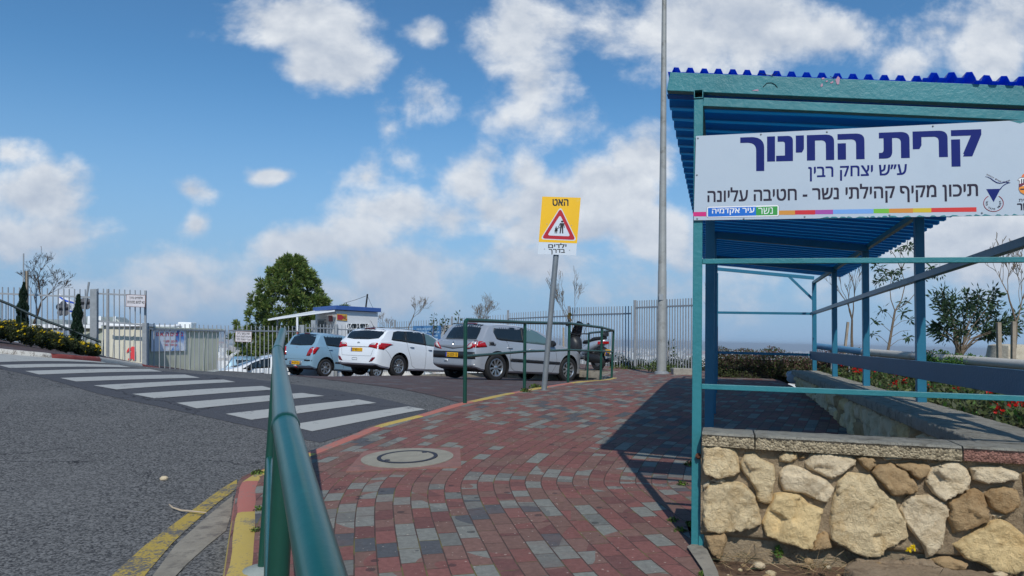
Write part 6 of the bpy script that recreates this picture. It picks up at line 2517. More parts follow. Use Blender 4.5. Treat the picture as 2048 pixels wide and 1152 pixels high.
ban = thing('welcome_banner', 'blue and white sky banner with red writing hung on the grey shed', 'banner', BN(302, 702))
bq = [BN(302, 703), BN(372, 701.5), BN(372, 659), BN(303, 657.5)]
mb = MB()
mb.prism(bq, -nb2 * .01)
mb.build('panel', M('banner_white', C(206, 214, 228), .5, 0, .04, 2), ban)
mb = MB()
mb.prism([BN(340, 702, .004), BN(372, 701.4, .004), BN(372, 659.2, .004), BN(355, 658.8, .004), BN(352, 672, .004), BN(350, 690, .004)], -nb2 * .003)
mb.build('sky_picture', bannermat('banner_sky', C(38, 84, 168), C(110, 150, 206), C(220, 226, 234), 2.6), ban)


def bantext(s, x0, y0, x1, y1, mm, bd=.02):
    a, b, c = BN(x0, y1), BN(x1, y1), BN(x0, y0)
    text_mesh(s, 'lettering', mm, ban, a, (b - a).normalized(), (c - a).normalized(), (b - a).length, (c - a).length, bd, .009)


bantext('ברוכים הבאים', 312, 665, 366, 672, m_redink, .012)
bantext('תיכון מקיף', 327, 680.5, 354, 686, m_redink)
bantext('קהילתי נשר', 327, 687.5, 354, 693, m_redink)
mb = MB()
mb.prism([BN(336, 700, .006), BN(343, 700, .006), BN(343, 695, .006), BN(336, 695, .006)], -nb2 * .002)
mb.build('white_label', m_white, ban)
# rooftop plant seen above the container
ru = thing('rooftop_unit', 'grey rooftop duct with a rounded end, seen through the gate', 'roof duct', PP(200, 650, 27))
mb = MB()
pa, pb_ = PP(165, 640, 27), PP(232, 641, 27)
mb.hexa([pa + Vector((0, 0, -.16)), pb_ + Vector((.3, 0, -.16)), pb_ + Vector((.3, .8, -.16)), pa + Vector((0, .8, -.16)), pa + Vector((0, 0, .13)), pb_ + Vector((-.05, 0, .13)), pb_ + Vector((-.05, .8, .13)), pa + Vector((0, .8, .13))])
mb.build('duct', M('duct_glass_grey', C(132, 142, 142), .4), ru, bevel=.05)
for px in (166, 178, 200, 229):
    mb = MB()
    mb.box(PP(px, 640.5, 26.97), (.09, .03, .3))
    mb.build('duct_band', m_white, ru)
ru2 = thing('rooftop_unit', 'low grey rooftop duct behind the flower bushes', 'roof duct', PP(120, 646, 26))
mb = MB()
pa, pb_ = PP(60, 642, 26), PP(134, 644, 26)
mb.hexa([pa + Vector((0, 0, -.3)), pb_ + Vector((.1, 0, -.3)), pb_ + Vector((.1, .8, -.3)), pa + Vector((0, .8, -.3)), pa + Vector((0, 0, .08)), pb_ + Vector((-.1, 0, .08)), pb_ + Vector((-.1, .8, .08)), pa + Vector((0, .8, .08))])
mb.build('duct', M('duct_glass_grey', C(132, 142, 142), .4), ru2, bevel=.05)
mb = MB()
mb.bar(PP(60, 652, 25.9), PP(204, 653, 25.9), .1, .12)
mb.build('roof_edge', m_white, ru2)

# ------------------------------------------------------------------ guard booth
ca, cb, cc = PP(672, 660, 30.5), PP(754.5, 660, 32.3), PP(630, 660, 33.2)
for q in (ca, cb, cc):
    q.z = 0
cd_ = cb + (cc - ca)
bz0 = -2.1
bth = thing('guard_booth', 'small white guard booth with a blue roof edge and a sloping awning', 'booth', Vector((ca.x, ca.y, bz0)))
z_t = (671.5 - 622) / 1500 * 30.5
z_t2 = (673 - 629) / 1500 * 32.3
m_bwall = M('booth_white', C(214, 216, 218), .7, 0, .05, 1.5, col2=C(190, 186, 180), amt2=.62, s2=2)
mb = MB()
q = [ca, cb, cd_, cc]
zz = [z_t, z_t, z_t, z_t]
mb.hexa([p + UZ * bz0 for p in q] + [p + UZ * (z_t - .02) for p in q])
mb.build('wall', m_bwall, bth)
mb = MB()
ce = (ca + cb + cc + cd_) / 4
q2 = [ce + (p - ce) * 1.10 for p in q]
mb.hexa([p + UZ * (z_t) for p in q2] + [p + UZ * (z_t + .17) for p in q2])
mb.build('roof', M('booth_blue', C(58, 92, 156), .5, 0, .06), bth, bevel=.01)
fr_d = (cb - ca).normalized()
fr_n = Vector((fr_d.y, -fr_d.x, 0))
sd_d = (cc - ca).normalized()
sd_n = Vector((-sd_d.y, sd_d.x, 0))
if sd_n.dot(Vector((-1, -1, 0))) < 0:
    sd_n = -sd_n
FW = lambda px, py, l=0.0: on_plane(px, py, ca + fr_n * .01, fr_n) + fr_n * l
SW = lambda px, py, l=0.0: on_plane(px, py, ca + sd_n * .01, sd_n) + sd_n * l
mb = MB()
mb.prism([FW(693, 690), FW(736, 690), FW(736, 647), FW(693, 647)], fr_n * .02)
wnd = mb.build('window', m_glass, bth)
mb = MB()
for k in range(6):
    f = k / 5
    pts = []
    for j in range(13):
        g = j / 12
        pts.append(FW(693 + 43 * f + 2.6 * math.sin(g * 4 * math.pi + (k % 2) * math.pi), 647 + 43 * g, .06))
    mb.tube(pts, .016, 5)
for yy in (647, 658, 669, 680, 690):
    mb.bar(FW(692, yy, .05), FW(737, yy, .05), .02, .03)
for xx in (692, 737):
    mb.bar(FW(xx, 646, .05), FW(xx, 691, .05), .03, .03, up=fr_n)
mb.build('window_grille', m_white, wnd)
mb = MB()
mb.prism([SW(639, 700), SW(650, 700), SW(650, 641), SW(639, 641)], sd_n * .03)
dr = mb.build('door', M('booth_door', C(54, 50, 48), .5, .2), bth)
mb = MB()
mb.bar(SW(638, 700, .02), SW(638, 639, .02), .06, .05, up=sd_n)
mb.bar(SW(651, 700, .02), SW(651, 639, .02), .06, .05, up=sd_n)
mb.bar(SW(637, 639.5, .02), SW(652, 639.5, .02), .05, .06)
mb.build('door_frame', m_galv, dr)
mb = MB()
mb.prism([SW(658, 643), SW(665, 643), SW(665, 631), SW(658, 631)], sd_n * .02)
mb.build('red_box', M('box_red', C(132, 40, 44), .5), bth)
pst = thing('wall_poster', 'small red and yellow poster on the white booth wall', 'poster', FW(674, 642))
mb = MB()
mb.prism([FW(673.5, 640, .02), FW(694, 642, .02), FW(693.5, 628.5, .02), FW(673.5, 627.5, .02)], -fr_n * .008)
mb.build('panel', M('poster_yellow', C(206, 164, 72), .6, 0, .2, 9), pst)
mb = MB()
mb.prism([FW(674, 639, .026), FW(683, 640, .026), FW(687, 635, .026), FW(683, 630, .026), FW(674, 629, .026)], -fr_n * .003)
mb.prism([FW(684, 634, .027), FW(693, 641, .027), FW(693, 639, .027), FW(685, 632, .027)], -fr_n * .003)
mb.build('red_shape', M('poster_red', C(170, 46, 56), .6), pst)
mb = MB()
for yy in (631.5, 634, 637):
    mb.prism([FW(686, yy + 1, .0275), FW(692, yy + 1.3, .0275), FW(692, yy + .3, .0275), FW(686, yy, .0275)], -fr_n * .002)
mb.build('print', m_brown, pst)
# awning
aw = thing('slatted_awning', 'pale slatted awning on thin posts, sloping up to the guard booth', 'awning', PP(594, 700, 29.5))
a0, a1 = PP(537, 639.5, 29.0), PP(669, 621.5, 30.3)
a2 = PP(632, 622, 33.0)
a3 = PP(548, 636.5, 32.2)
m_aw = M('awning_sheet', C(206, 210, 212), .6, 0, .06, 3, col2=C(120, 146, 186), amt2=.56, s2=3.5)
mb = MB()
for k in range(12):
    f0, f1 = k / 12, (k + .8) / 12
    p = [a0.lerp(a3, f0), a1.lerp(a2, f0), a1.lerp(a2, f1), a0.lerp(a3, f1)]
    mb.hexa([q - UZ * .03 for q in p] + [q + UZ * .01 for q in p])
mb.build('slats', m_aw, aw)
mb = MB()
mb.bar(a0, a1, .06, .06)
mb.bar(a3, a2, .05, .05)
mb.bar(a0, a3, .05, .05)
mb.build('frame', m_white, aw)
for (px, yt, d) in ((594.5, 634, 29.55), (555, 638, 31.8)):
    mb = MB()
    mb.tube([PP(px, 765, d), PP(px, yt, d)], .045 if px > 590 else .03, 10)
    mb.build('post', m_white if px > 590 else m_galv, aw, smooth=True)
mb = MB()
mb.tube([PP(593.5, 765, 29.5), PP(594.3, 664, 29.5)], .052, 10)
mb.build('post_sleeve', M('sleeve_red', C(150, 66, 58), .6), aw, smooth=True)
mast = thing('aerial_mast', 'thin dark aerial mast with stay wires on the booth roof', 'mast', PP(731.5, 618, 32))
mb = MB()
mb.tube([PP(731, 620, 32), PP(735, 588, 32)], .035, 8)
mb.build('pole', m_blackp, mast)
for (px, py, d) in ((689, 606, 31.4), (747, 618, 32.5)):
    mb = MB()
    mb.tube([PP(734.5, 591, 32), PP((734.5 + px) / 2, (591 + py) / 2 + 1, (32 + d) / 2), PP(px, py, d)], .008, 4)
    mb.build('stay_wire', m_blackp, mast)

# banner on the farthest fence
fa_, fb_ = PP(826, 652, 39.5), PP(906, 650.5, 36.6)
bb = thing('fence_banner', 'blue banner with white lines of print and a portrait, tied to the farthest fence', 'banner', PP(826, 690, 39.5))


def fbp(f, g, l=0):
    p = fa_.lerp(fb_, f) - UZ * (g * 1.05)
    return p + Vector((-.2, -1, 0)).normalized() * l


mb = MB()
mb.prism([fbp(0, 1), fbp(.72, 1), fbp(.72, 0), fbp(0, 0)], Vector((.2, 1, 0)) * .01)
mb.build('blue_panel', bannermat('fence_banner_blue', C(58, 112, 172), C(84, 138, 190), C(126, 168, 206), 3), bb)
mb = MB()
mb.prism([fbp(.72, 1), fbp(1, 1), fbp(1, 0), fbp(.72, 0)], Vector((.2, 1, 0)) * .012)
mb.build('portrait_panel', M('portrait_back', C(196, 196, 196), .6, 0, .06, 4), bb)
mb = MB()
for k, (f0, f1) in enumerate(((.10, .66), (.12, .68), (.30, .66), (.34, .68), (.40, .66))):
    g = .12 + k * .16
    x = f0
    while x < f1 - .03:
        w = random.Random(k * 31 + int(x * 100)).uniform(.03, .08)
        mb.prism([fbp(x, g + .08, .006), fbp(min(x + w, f1), g + .08, .006), fbp(min(x + w, f1), g, .006), fbp(x, g, .006)], Vector((.2, 1, 0)) * .002)
        x += w + .018
mb.build('print', M('print_pale', C(168, 200, 226), .6), bb)


def blob(cx, cy, rx, ry, l, a0=0, a1=2 * math.pi, n=18):
    return [fbp(cx + rx * math.cos(t), cy + ry * math.sin(t), l) for t in np.linspace(a0, a1, n)]


mb = MB()
mb.prism([fbp(*q, .006) for q in ((.78, .72), (.80, .60), (.785, .56), (.80, .40), (.86, .30), (.95, .35), (.965, .60), (.93, .85), (.97, 1.0), (.84, 1.0), (.83, .90), (.79, .86))], Vector((.2, 1, 0)) * .002)
mb.build('portrait_face', M('portrait_skin', C(184, 150, 132), .6), bb)
mb = MB()
mb.prism([fbp(*q, .009) for q in ((.785, .44), (.80, .30), (.86, .20), (.94, .22), (.985, .34), (.985, .55), (.955, .72), (.925, .70), (.915, .55), (.88, .46), (.83, .42))], Vector((.2, 1, 0)) * .002)
mb.build('portrait_hair', M('portrait_hair', C(48, 44, 46), .6), bb)

# ------------------------------------------------------------------ left bank: flag, signs, ramp rail
fl = thing('flag', 'white flag with two blue stripes and a star behind the left fence', 'flag', PP(116, 660, 22))
mb = MB()
mb.tube([PP(115.5, 690, 22), PP(116.5, 580, 22)], .018, 8)
mb.build('flag_pole', m_galv, fl)
FO = PP(117, 585.5, 22)
FU = PP(149, 604, 22) - FO            # along the fly
FD = PP(117, 618, 22) - FO            # down the hoist
nu, nv = 18, 16
vs, fs, mi = [], [], []
for i in range(nu + 1):
    for j in range(nv + 1):
        f, g = i / nu, j / nv
        p = FO + FU * f + FD * (g * (1 - .1 * f)) + Vector((0, .06 * math.sin(f * 7 + g * 2.0) * f, -.03 * math.sin(f * 5)))
        vs.append(p)
for i in range(nu):
    for j in range(nv):
        fs.append((i * (nv + 1) + j, i * (nv + 1) + j + 1, (i + 1) * (nv + 1) + j + 1, (i + 1) * (nv + 1) + j))
        mi.append(1 if j in (2, 3, 12, 13) else 0)
mb = MB()
mb.v = [tuple(p) for p in vs]
mb.f = fs
mb.m = mi
cl_ = mb.build('cloth', [M('flag_white', C(226, 230, 236), .8, 0, .02), M('flag_blue', C(40, 84, 190), .8)], fl, smooth=True, sharp=180)
mb = MB()
for s in (1, -1):
    tr_ = []
    for k in range(4):
        t = math.pi / 2 * s + k * 2 * math.pi / 3
        f, g = .5 + .13 * math.cos(t), .5 - .17 * math.sin(t)
        tr_.append(FO + FU * f + FD * (g * (1 - .1 * f)) + Vector((0, .06 * math.sin(f * 7 + g * 2.0) * f - .012, -.03 * math.sin(f * 5))))
    mb.tube(tr_, .012, 4)
mb.build('star', MATS['flag_blue'], cl_)
m_signback = M('sign_back_grey', C(104, 106, 112), .6, .2, .06)


def flower_sign(label, cx, cy, d, post, lobes):
    r0_ = P(cx, cy, d)
    root = thing('flower_shaped_sign', label, 'sign', r0_, 'flower shaped signs')
    mb = MB()
    pts = []
    n = 72
    for k in range(n):
        t = 2 * math.pi * k / n
        rr_ = max([.0] + [(lx * math.cos(t) + ly * math.sin(t)) + math.sqrt(max(0, lr * lr - (lx * math.sin(t) - ly * math.cos(t)) ** 2)) for (lx, ly, lr) in lobes if lr * lr - (lx * math.sin(t) - ly * math.cos(t)) ** 2 > 0])
        pts.append(r0_ + Vector((rr_ * math.cos(t), 0, rr_ * math.sin(t))))
    mb.prism(pts, Vector((0, .012, 0)))
    mb.build('sign_plate', m_signback, root)
    mb = MB()
    mb.bar(r0_ + Vector((-.13, -.02, 0)), r0_ + Vector((.16, -.02, .02)), .03, .05)
    mb.build('bracket', m_blackp, root)
    mb = MB()
    mb.tube([P(post[0], post[1], d - .04), P(post[2], post[3], d - .04)], .028, 8)
    mb.build('post', m_galv, root)


LB = [(.12 * math.cos(a), .13 * math.sin(a), .095) for a in (1.57, 2.75, 4.1, 5.3, .35)] + [(0, 0, .1)]
flower_sign('back of a grey flower shaped sign in front of the flag', 126, 617.5, 21.2, (127.5, 690, 127.5, 600), LB)
flower_sign('back of a grey flower shaped sign with a slanting post, beside the right cypress', 170, 606, 20.9, (163, 660, 178, 564), [(l[0] * .9, l[1] * .9, l[2] * .85) for l in LB])
gr = thing('ramp_railing', 'dark green handrail sloping down behind the yellow flower bushes', 'railing', PP(200, 700, 18.3))
hp = [(-30, 588), (0, 601), (22, 610), (60, 628), (95, 643), (140, 659), (170, 672), (202, 684)]
mb = MB()
mb.tube([PP(px, py, 18.2 + .004 * (px)) for px, py in hp], .032, 10)
m_rampg = M('ramp_rail_green', C(26, 44, 46), .5, 0, .15, 5)
mb.build('handrail', m_rampg, gr, smooth=True)
mb = MB()
for k in range(24):
    px = -28 + k * 10
    py = np.interp(px, [h[0] for h in hp], [h[1] for h in hp])
    mb.tube([PP(px, py + 1, 18.2 + .004 * px), PP(px, py + 62, 18.2 + .004 * px)], .008, 5)
mb.build('balusters', m_rampg, gr)
sp_ = thing('old_post', 'weathered grey post standing inside the left cypress', 'post', PP(53, 640, 19.2))
mb = MB()
mb.bar(PP(53, 650, 19.2), PP(53.5, 542, 19.2), .065, .065, up=(0, 1, 0))
mb.build('post', m_wood, sp_)
mb = MB()
mb.tube([PP(46.5, 600, 19.1), PP(47.2, 507, 19.1)], .016, 8)
mb.build('pipe', m_galv, sp_)
# concrete block by the fence, low edging kerb behind the cars
cbk = thing('concrete_block', 'low grey concrete block lying at the fence foot beside the lamp post', 'block', P(1365, 760, 17.2))
mb = MB()
bl_ = P(1364, 758, 17.2)
bl_.z = sz(bl_.x, bl_.y) + .06
mb.box(bl_, (.45, .28, .17))
mb.build('block', m_concrete, cbk, bevel=.02)

# ------------------------------------------------------------------ vegetation
def leaf_quads(C_, D_, L, W, rng, droop=.0, fold=True):
    """C_: centres (n,3), D_: pointing directions; L, W arrays -> pointed leaf quads"""
    n = len(C_)
    D_ = D_ / (np.linalg.norm(D_, axis=1, keepdims=True) + 1e-9)
    ref = rng.normal(size=(n, 3))
    S = np.cross(D_, ref)
    S /= np.linalg.norm(S, axis=1, keepdims=True) + 1e-9
    L = np.asarray(L).reshape(-1, 1)
    W = np.asarray(W).reshape(-1, 1)
    b = C_ - D_ * L * .5
    t = C_ + D_ * L * .5
    V = np.stack([b, C_ + S * W * .5 - D_ * L * .05, t, C_ - S * W * .5 - D_ * L * .05], 1).reshape(-1, 3)
    F = np.arange(4 * n).reshape(n, 4)
    return V, F


def unit(rng, n, up=0.0):
    d = rng.normal(size=(n, 3))
    d[:, 2] += up
    return d / np.linalg.norm(d, axis=1, keepdims=True)


m_pine = leafmat('pine_needles', C(92, 114, 54), .45)
m_pine2 = leafmat('pine_needles_pale', C(130, 138, 74), .3)
m_cyp = leafmat('cypress_green', C(36, 58, 40), .4)
m_hedge = leafmat('hedge_dark', C(62, 70, 46), .45)
m_hedgered = leafmat('hedge_reddish', C(112, 84, 78), .35)
m_bush = leafmat('bush_olive', C(74, 84, 46), .45)
m_lant = leafmat('ground_cover_leaf', C(88, 98, 58), .45)
m_bright = leafmat('bright_leaf', C(80, 118, 52), .4)
m_gloss = leafmat('dark_gloss_leaf', C(62, 84, 58), .4)
m_yellow = leafmat('yellow_petal', C(236, 204, 20), .15)
m_redfl = leafmat('red_petal', C(206, 34, 28), .25)
m_grass = leafmat('weed_green', C(96, 122, 48), .4)
m_dry = leafmat('dry_grass', C(168, 144, 108), .4)


def blade_tree(name, label, cat, base, segs, group=None, leaves=None, bark=None, r0=.04):
    """segs: list of polylines (points, r_start, r_end)"""
    root = thing(name, label, cat, base, group)
    mb = MB()
    for pts, ra, rb in segs:
        k = len(pts)
        mb.tube(pts, [ra + (rb - ra) * i / (k - 1) for i in range(k)], 6 if ra > .012 else 4)
    mb.build('trunk', bark or m_bark, root, smooth=True)
    if leaves is not None:
        V, F, mt, nm = leaves
        fast_mesh(nm, V, F, mt, root)
    return root


def grow(rng, p, d, length, r, depth, out, tips, spread=.55, n=(2, 3), up=.15, shrink=.68, wob=.12, rmin=.003):
    pts = [p.copy()]
    q = p.copy()
    dd = d.normalized()
    k = 4
    for i in range(k):
        dd = (dd + Vector((rng.gauss(0, wob), rng.gauss(0, wob), rng.gauss(0, wob) + up * .15))).normalized()
        q = q + dd * (length / k)
        pts.append(q.copy())
    r1 = max(r * .62, rmin)
    out.append((pts, max(r, rmin), r1))
    if depth == 0:
        tips.append((q, dd))
        return
    for c in range(rng.randint(*n)):
        a = rng.uniform(0, 6.28)
        o = dd.orthogonal().normalized()
        o = Matrix.Rotation(a, 3, dd) @ o
        nd = (dd + o * rng.uniform(.5, 1.2) * spread + Vector((0, 0, up))).normalized()
        at = pts[rng.randint(2, k)] if rng.random() < .5 else q
        grow(rng, at.copy(), nd, length * shrink * rng.uniform(.75, 1.2), r1 * (.95 if c == 0 else .75), depth - 1, out, tips, spread, n, up, shrink, wob, rmin)
    tips.append((q, dd))


# ---- the big pine behind the booth
rng = np.random.default_rng(3)
pb_ = P(578, 690, 40)
pbase = Vector((pb_.x, pb_.y, -3.2))
prx = lambda px, py: P(px, py, 40)
pine = thing('pine_tree', 'big dense dark green pine tree with a pointed top behind the guard booth', 'tree', pbase)
mb = MB()
tp = prx(577, 560)
mb.tube([pbase, Vector((pbase.x + .1, pbase.y, -1)), Vector((pbase.x, pbase.y, 1.2)), tp], [.22, .19, .13, .05], 10)
prng = random.Random(5)
for k in range(26):
    z = prng.uniform(-2.2, 2.8)
    a = prng.uniform(0, 6.28)
    L = prng.uniform(.8, 2.0) * (1 if z < 1 else .6)
    p = Vector((pbase.x, pbase.y, z))
    mb.tube([p, p + Vector((math.cos(a) * L * .5, math.sin(a) * L * .5, .15)), p + Vector((math.cos(a) * L, math.sin(a) * L, .55))], [.06, .04, .02], 6)
mb.build('trunk', m_barkd, pine, smooth=True)
# silhouette half widths (left, right) by height, read as a solid of revolution with lobes
prof = [(-2.6, 1.0, 1.2), (-2.0, 1.9, 1.7), (-1.0, 2.1, 2.0), (0.0, 2.0, 2.2), (.9, 2.25, 2.2), (1.8, 2.3, 2.1), (2.5, 2.0, 1.9), (2.9, 1.65, 1.65), (3.4, 1.25, 1.2), (3.8, .8, .75), (4.15, .22, .18)]
zs = np.array([q[0] for q in prof])
wl = np.array([q[1] for q in prof])
wrr = np.array([q[2] for q in prof])
cc_, dd_, kk = [], [], []
lobes = [(rng.uniform(0, 6.28), rng.uniform(-2.4, 3.3), rng.uniform(.5, .9)) for _ in range(40)]
n_t = 760
zt = rng.uniform(-2.6, 4.0, n_t)
for z in zt:
    a = rng.uniform(0, 2 * np.pi)
    w = np.interp(z, zs, wl if math.cos(a) < 0 else wrr)
    f = rng.uniform(.30, 1.0) ** .55
    lob = .74 + .36 * max([0] + [1 - math.hypot((a - la + 9.42) % 6.28 - 3.14, (z - lz) / .8) / lr for la, lz, lr in lobes])
    rr_ = w * f * lob
    ctr = np.array([pbase.x + .0 + rr_ * math.cos(a), pbase.y + rr_ * math.sin(a) * 1.0, z])
    cc_.append(ctr)
    dd_.append([math.cos(a) * .8, math.sin(a) * .8, .75])
    kk.append(.20 + .14 * rng.random())
extra = [(rng.normal(-2.35, .38), rng.normal(0, .5), rng.normal(-.1, .22)) for _ in range(36)] + [(rng.normal(-2.0, .45), rng.normal(0, .5), rng.normal(-.9, .4)) for _ in range(40)] + [(rng.normal(2.75, .12), 0, rng.normal(1.25, .12)) for _ in range(8)]
for e in extra:
    cc_.append([pbase.x + e[0], pbase.y + e[1], e[2]])
    dd_.append([np.sign(e[0]) * .6, 0, .8])
    kk.append(.2)
cc_, dd_, kk = np.array(cc_), np.array(dd_), np.array(kk)
per = 72
n = len(cc_)
D = np.repeat(dd_, per, 0) + rng.normal(size=(n * per, 3)) * .85
D /= np.linalg.norm(D, axis=1, keepdims=True)
Cn = np.repeat(cc_, per, 0) + D * (np.repeat(kk, per) * rng.uniform(.3, 1.15, n * per))[:, None]
V, F = leaf_quads(Cn, D, rng.uniform(.14, .27, len(Cn)), rng.uniform(.04, .07, len(Cn)), rng)
mi = (rng.random(len(F)) < .22).astype(int)
fast_mesh('crown', V, F, [m_pine, m_pine2], pine, midx=mi)

# ---- narrow cypresses on the left bank
for (px, yt, yb, w, d, lab) in ((44, 566, 640, 22, 18.6, 'narrow dark cypress beside the old grey post'), (153, 590, 676, 24, 18.9, 'narrow dark cypress just left of the entrance gate')):
    bt, tp = P(px - 1, yb + 12, d), P(px + 4, yt, d)
    c = thing('cypress_tree', lab, 'tree', bt, 'narrow cypresses')
    mb = MB()
    mb.tube([bt, bt.lerp(tp, .8)], [.04, .01], 6)
    mb.build('trunk', m_barkd, c)
    n = 3600
    f = rng.random(n) ** .9
    wid = (w / 1500 * d / 2) * np.interp(f, [0, .15, .5, .8, 1], [.85, 1.0, .8, .5, .12]) * (1 + .22 * np.sin(f * 19 + px))
    a = rng.uniform(0, 6.28, n)
    r_ = wid * rng.random(n) ** .35
    base = np.array(bt)[None] + (np.array(tp) - np.array(bt))[None] * f[:, None]
    Cn = base + np.stack([np.cos(a) * r_, np.sin(a) * r_, np.zeros(n)], 1)
    D = np.stack([np.cos(a) * .35, np.sin(a) * .35, np.ones(n)], 1) + rng.normal(size=(n, 3)) * .25
    V, F = leaf_quads(Cn, D, rng.uniform(.05, .10, n), rng.uniform(.018, .03, n), rng)
    fast_mesh('foliage', V, F, m_cyp, c)

# ---- yellow flowering bushes along the far kerb
BX = [(-25, 636, 674, 56, 16.2), (22, 642, 680, 54, 16.6), (62, 652, 688, 48, 17.0), (100, 662, 696, 46, 17.4), (132, 673, 701, 40, 17.8), (164, 684, 707, 36, 18.2), (187, 688, 711, 24, 18.5)]
LBX = ['yellow flowering bush at the left edge of the frame', 'yellow flowering bush left of the first cypress foot', 'yellow flowering bush in front of the first cypress', 'yellow flowering bush before the flower shaped sign',
       'thin flowered bush between the two cypresses', 'low yellow flowering bush under the second cypress', 'small yellow flowering bush at the foot of the gate post']
for k, (px, yt, yb, w, d) in enumerate(BX):
    b, t = P(px, yb + 3, d), P(px, yt, d)
    H = (t - b).length
    Wd = w / 1500 * d * .62
    root = thing('flowering_bush', LBX[k], 'bush', b, 'yellow flowering bushes')
    n = int(5200 * (w / 46))
    u3 = unit(rng, n)
    rr_ = rng.random(n) ** .4
    q = u3 * rr_[:, None]
    lump = 1 + .18 * np.sin(q[:, 0] * 5 + k) * np.cos(q[:, 1] * 4 + k * 2)
    Cn = np.array(b)[None] + np.stack([q[:, 0] * Wd * lump, q[:, 1] * Wd * .8, (q[:, 2] * .5 + .5) * H * lump], 1)
    V, F = leaf_quads(Cn, unit(rng, n, .3), rng.uniform(.035, .075, n), rng.uniform(.012, .022, n), rng)
    fast_mesh('foliage', V, F, [m_bush, m_hedge], root, midx=(rng.random(n) < .45).astype(int))
    mb = MB()
    br = random.Random(k)
    for _ in range(7):
        a = br.uniform(0, 6.28)
        mb.tube([b + Vector((0, 0, -.03)), b + Vector((math.cos(a) * Wd * .4, math.sin(a) * Wd * .4, H * .35)), b + Vector((math.cos(a) * Wd * .8, math.sin(a) * Wd * .7, H * .7))], [.012, .008, .004], 4)
    mb.build('stems', m_bark, root)
    nf = int((30 if k != 4 else 9) * w / 40)
    uf = unit(rng, nf, .75)
    uf[:, 1] = -np.abs(uf[:, 1]) * .8
    Cf = np.array(b)[None] + np.stack([uf[:, 0] * Wd, uf[:, 1] * Wd * .8, (uf[:, 2] * .5 + .52) * H], 1)
    pet = 7
    A = np.tile(np.linspace(0, 2 * np.pi, pet, endpoint=False), nf)
    Cc = np.repeat(Cf, pet, 0)
    tilt = np.repeat(rng.normal(size=(nf, 3)) * .35, pet, 0)
    Dp = np.stack([np.cos(A), np.sin(A) * .6 - .3, np.sin(A) * .75 + .25], 1) + tilt
    V, F = leaf_quads(Cc + Dp * .017, Dp, np.full(len(Cc), .034), np.full(len(Cc), .016), rng)
    fast_mesh('flowers', V, F, m_yellow, root)

# ---- bare trees
def bare(label, px, yb, yt, d, seed, lean=(0, 0), depth=5, spread=.5, group='bare trees', r=.035, bark=None, leaves=0, zb=None, n=(2, 3), trunk=.42, lsize=.09):
    rg = random.Random(seed)
    b, t = P(px, yb, d), P(px, yt, d)
    H = (t - b).length
    segs, tips = [], []
    dirv = Vector((lean[0], lean[1], 1)).normalized()
    grow(rg, b - UZ * .1, dirv, H * trunk, r, depth, segs, tips, spread=spread, n=n, up=.24, shrink=.68, wob=.075)
    # scale to the height wanted
    zmax = max(p.z for s in segs for p in s[0])
    k = H / (zmax - b.z)
    segs = [([b + (p - b) * k for p in s[0]], s[1], s[2]) for s in segs]
    tips = [(b + (p - b) * k, dd) for p, dd in tips]
    lv = None
    if leaves:
        C_, D_ = [], []
        for p, dd in tips:
            for _ in range(leaves):
                o = Vector((rg.gauss(0, 1), rg.gauss(0, 1), rg.gauss(0, 1) - .1)).normalized()
                dv = (dd * .8 + o * .9).normalized()
                C_.append(p + dv * lsize * .6 - dd * rg.uniform(0, .12))
                D_.append(dv)
        C_, D_ = np.array([tuple(c) for c in C_]), np.array([tuple(c) for c in D_])
        nn = len(C_)
        V, F = leaf_quads(C_, D_, rng.uniform(lsize * .7, lsize * 1.3, nn), rng.uniform(lsize * .22, lsize * .34, nn), rng)
        lv = (V, F, m_gloss, 'leaves')
    return blade_tree('bare_tree' if not leaves else 'young_tree', label, 'tree', b, segs, group, lv, bark or m_bark)


bare('spreading bare tree with dark twigs behind the left fence', 68, 640, 492, 20.4, 21, lean=(.22, 0), depth=6, spread=.85, r=.034, bark=m_barkd, trunk=.30, n=(2, 4))
bare('small bare tree to the right of the guard booth', 813, 690, 590, 38, 4, depth=6, spread=.6, r=.034, trunk=.34, n=(2, 4))
bare('low bare tree at the corner of the guard booth', 772, 690, 622, 36, 9, depth=5, spread=.75, r=.022, n=(2, 4))
bare('small bare tree rising over the roof of the silver car', 952, 700, 583, 34, 6, lean=(.05, 0), depth=6, spread=.65, r=.03, trunk=.32, n=(2, 4))
bare('thin bare tree standing over the motor scooter', 1138, 700, 528, 24.5, 15, lean=(.16, 0), depth=5, spread=.36, r=.018, trunk=.42, n=(2, 4))
bare('thin bare sapling seen inside the shelter, beside a short stake', 1704, 697, 520, 15.6, 33, lean=(.07, 0), depth=5, spread=.42, r=.03, trunk=.40)
bare('tall bare tree at the right edge of the frame', 2026, 730, 462, 9.2, 41, lean=(.04, 0), depth=6, spread=.62, r=.022, trunk=.36, n=(2, 3))
bare('bare twigs showing just right of the front shelter post', 1428, 700, 556, 21, 52, depth=4, spread=.5, r=.02)

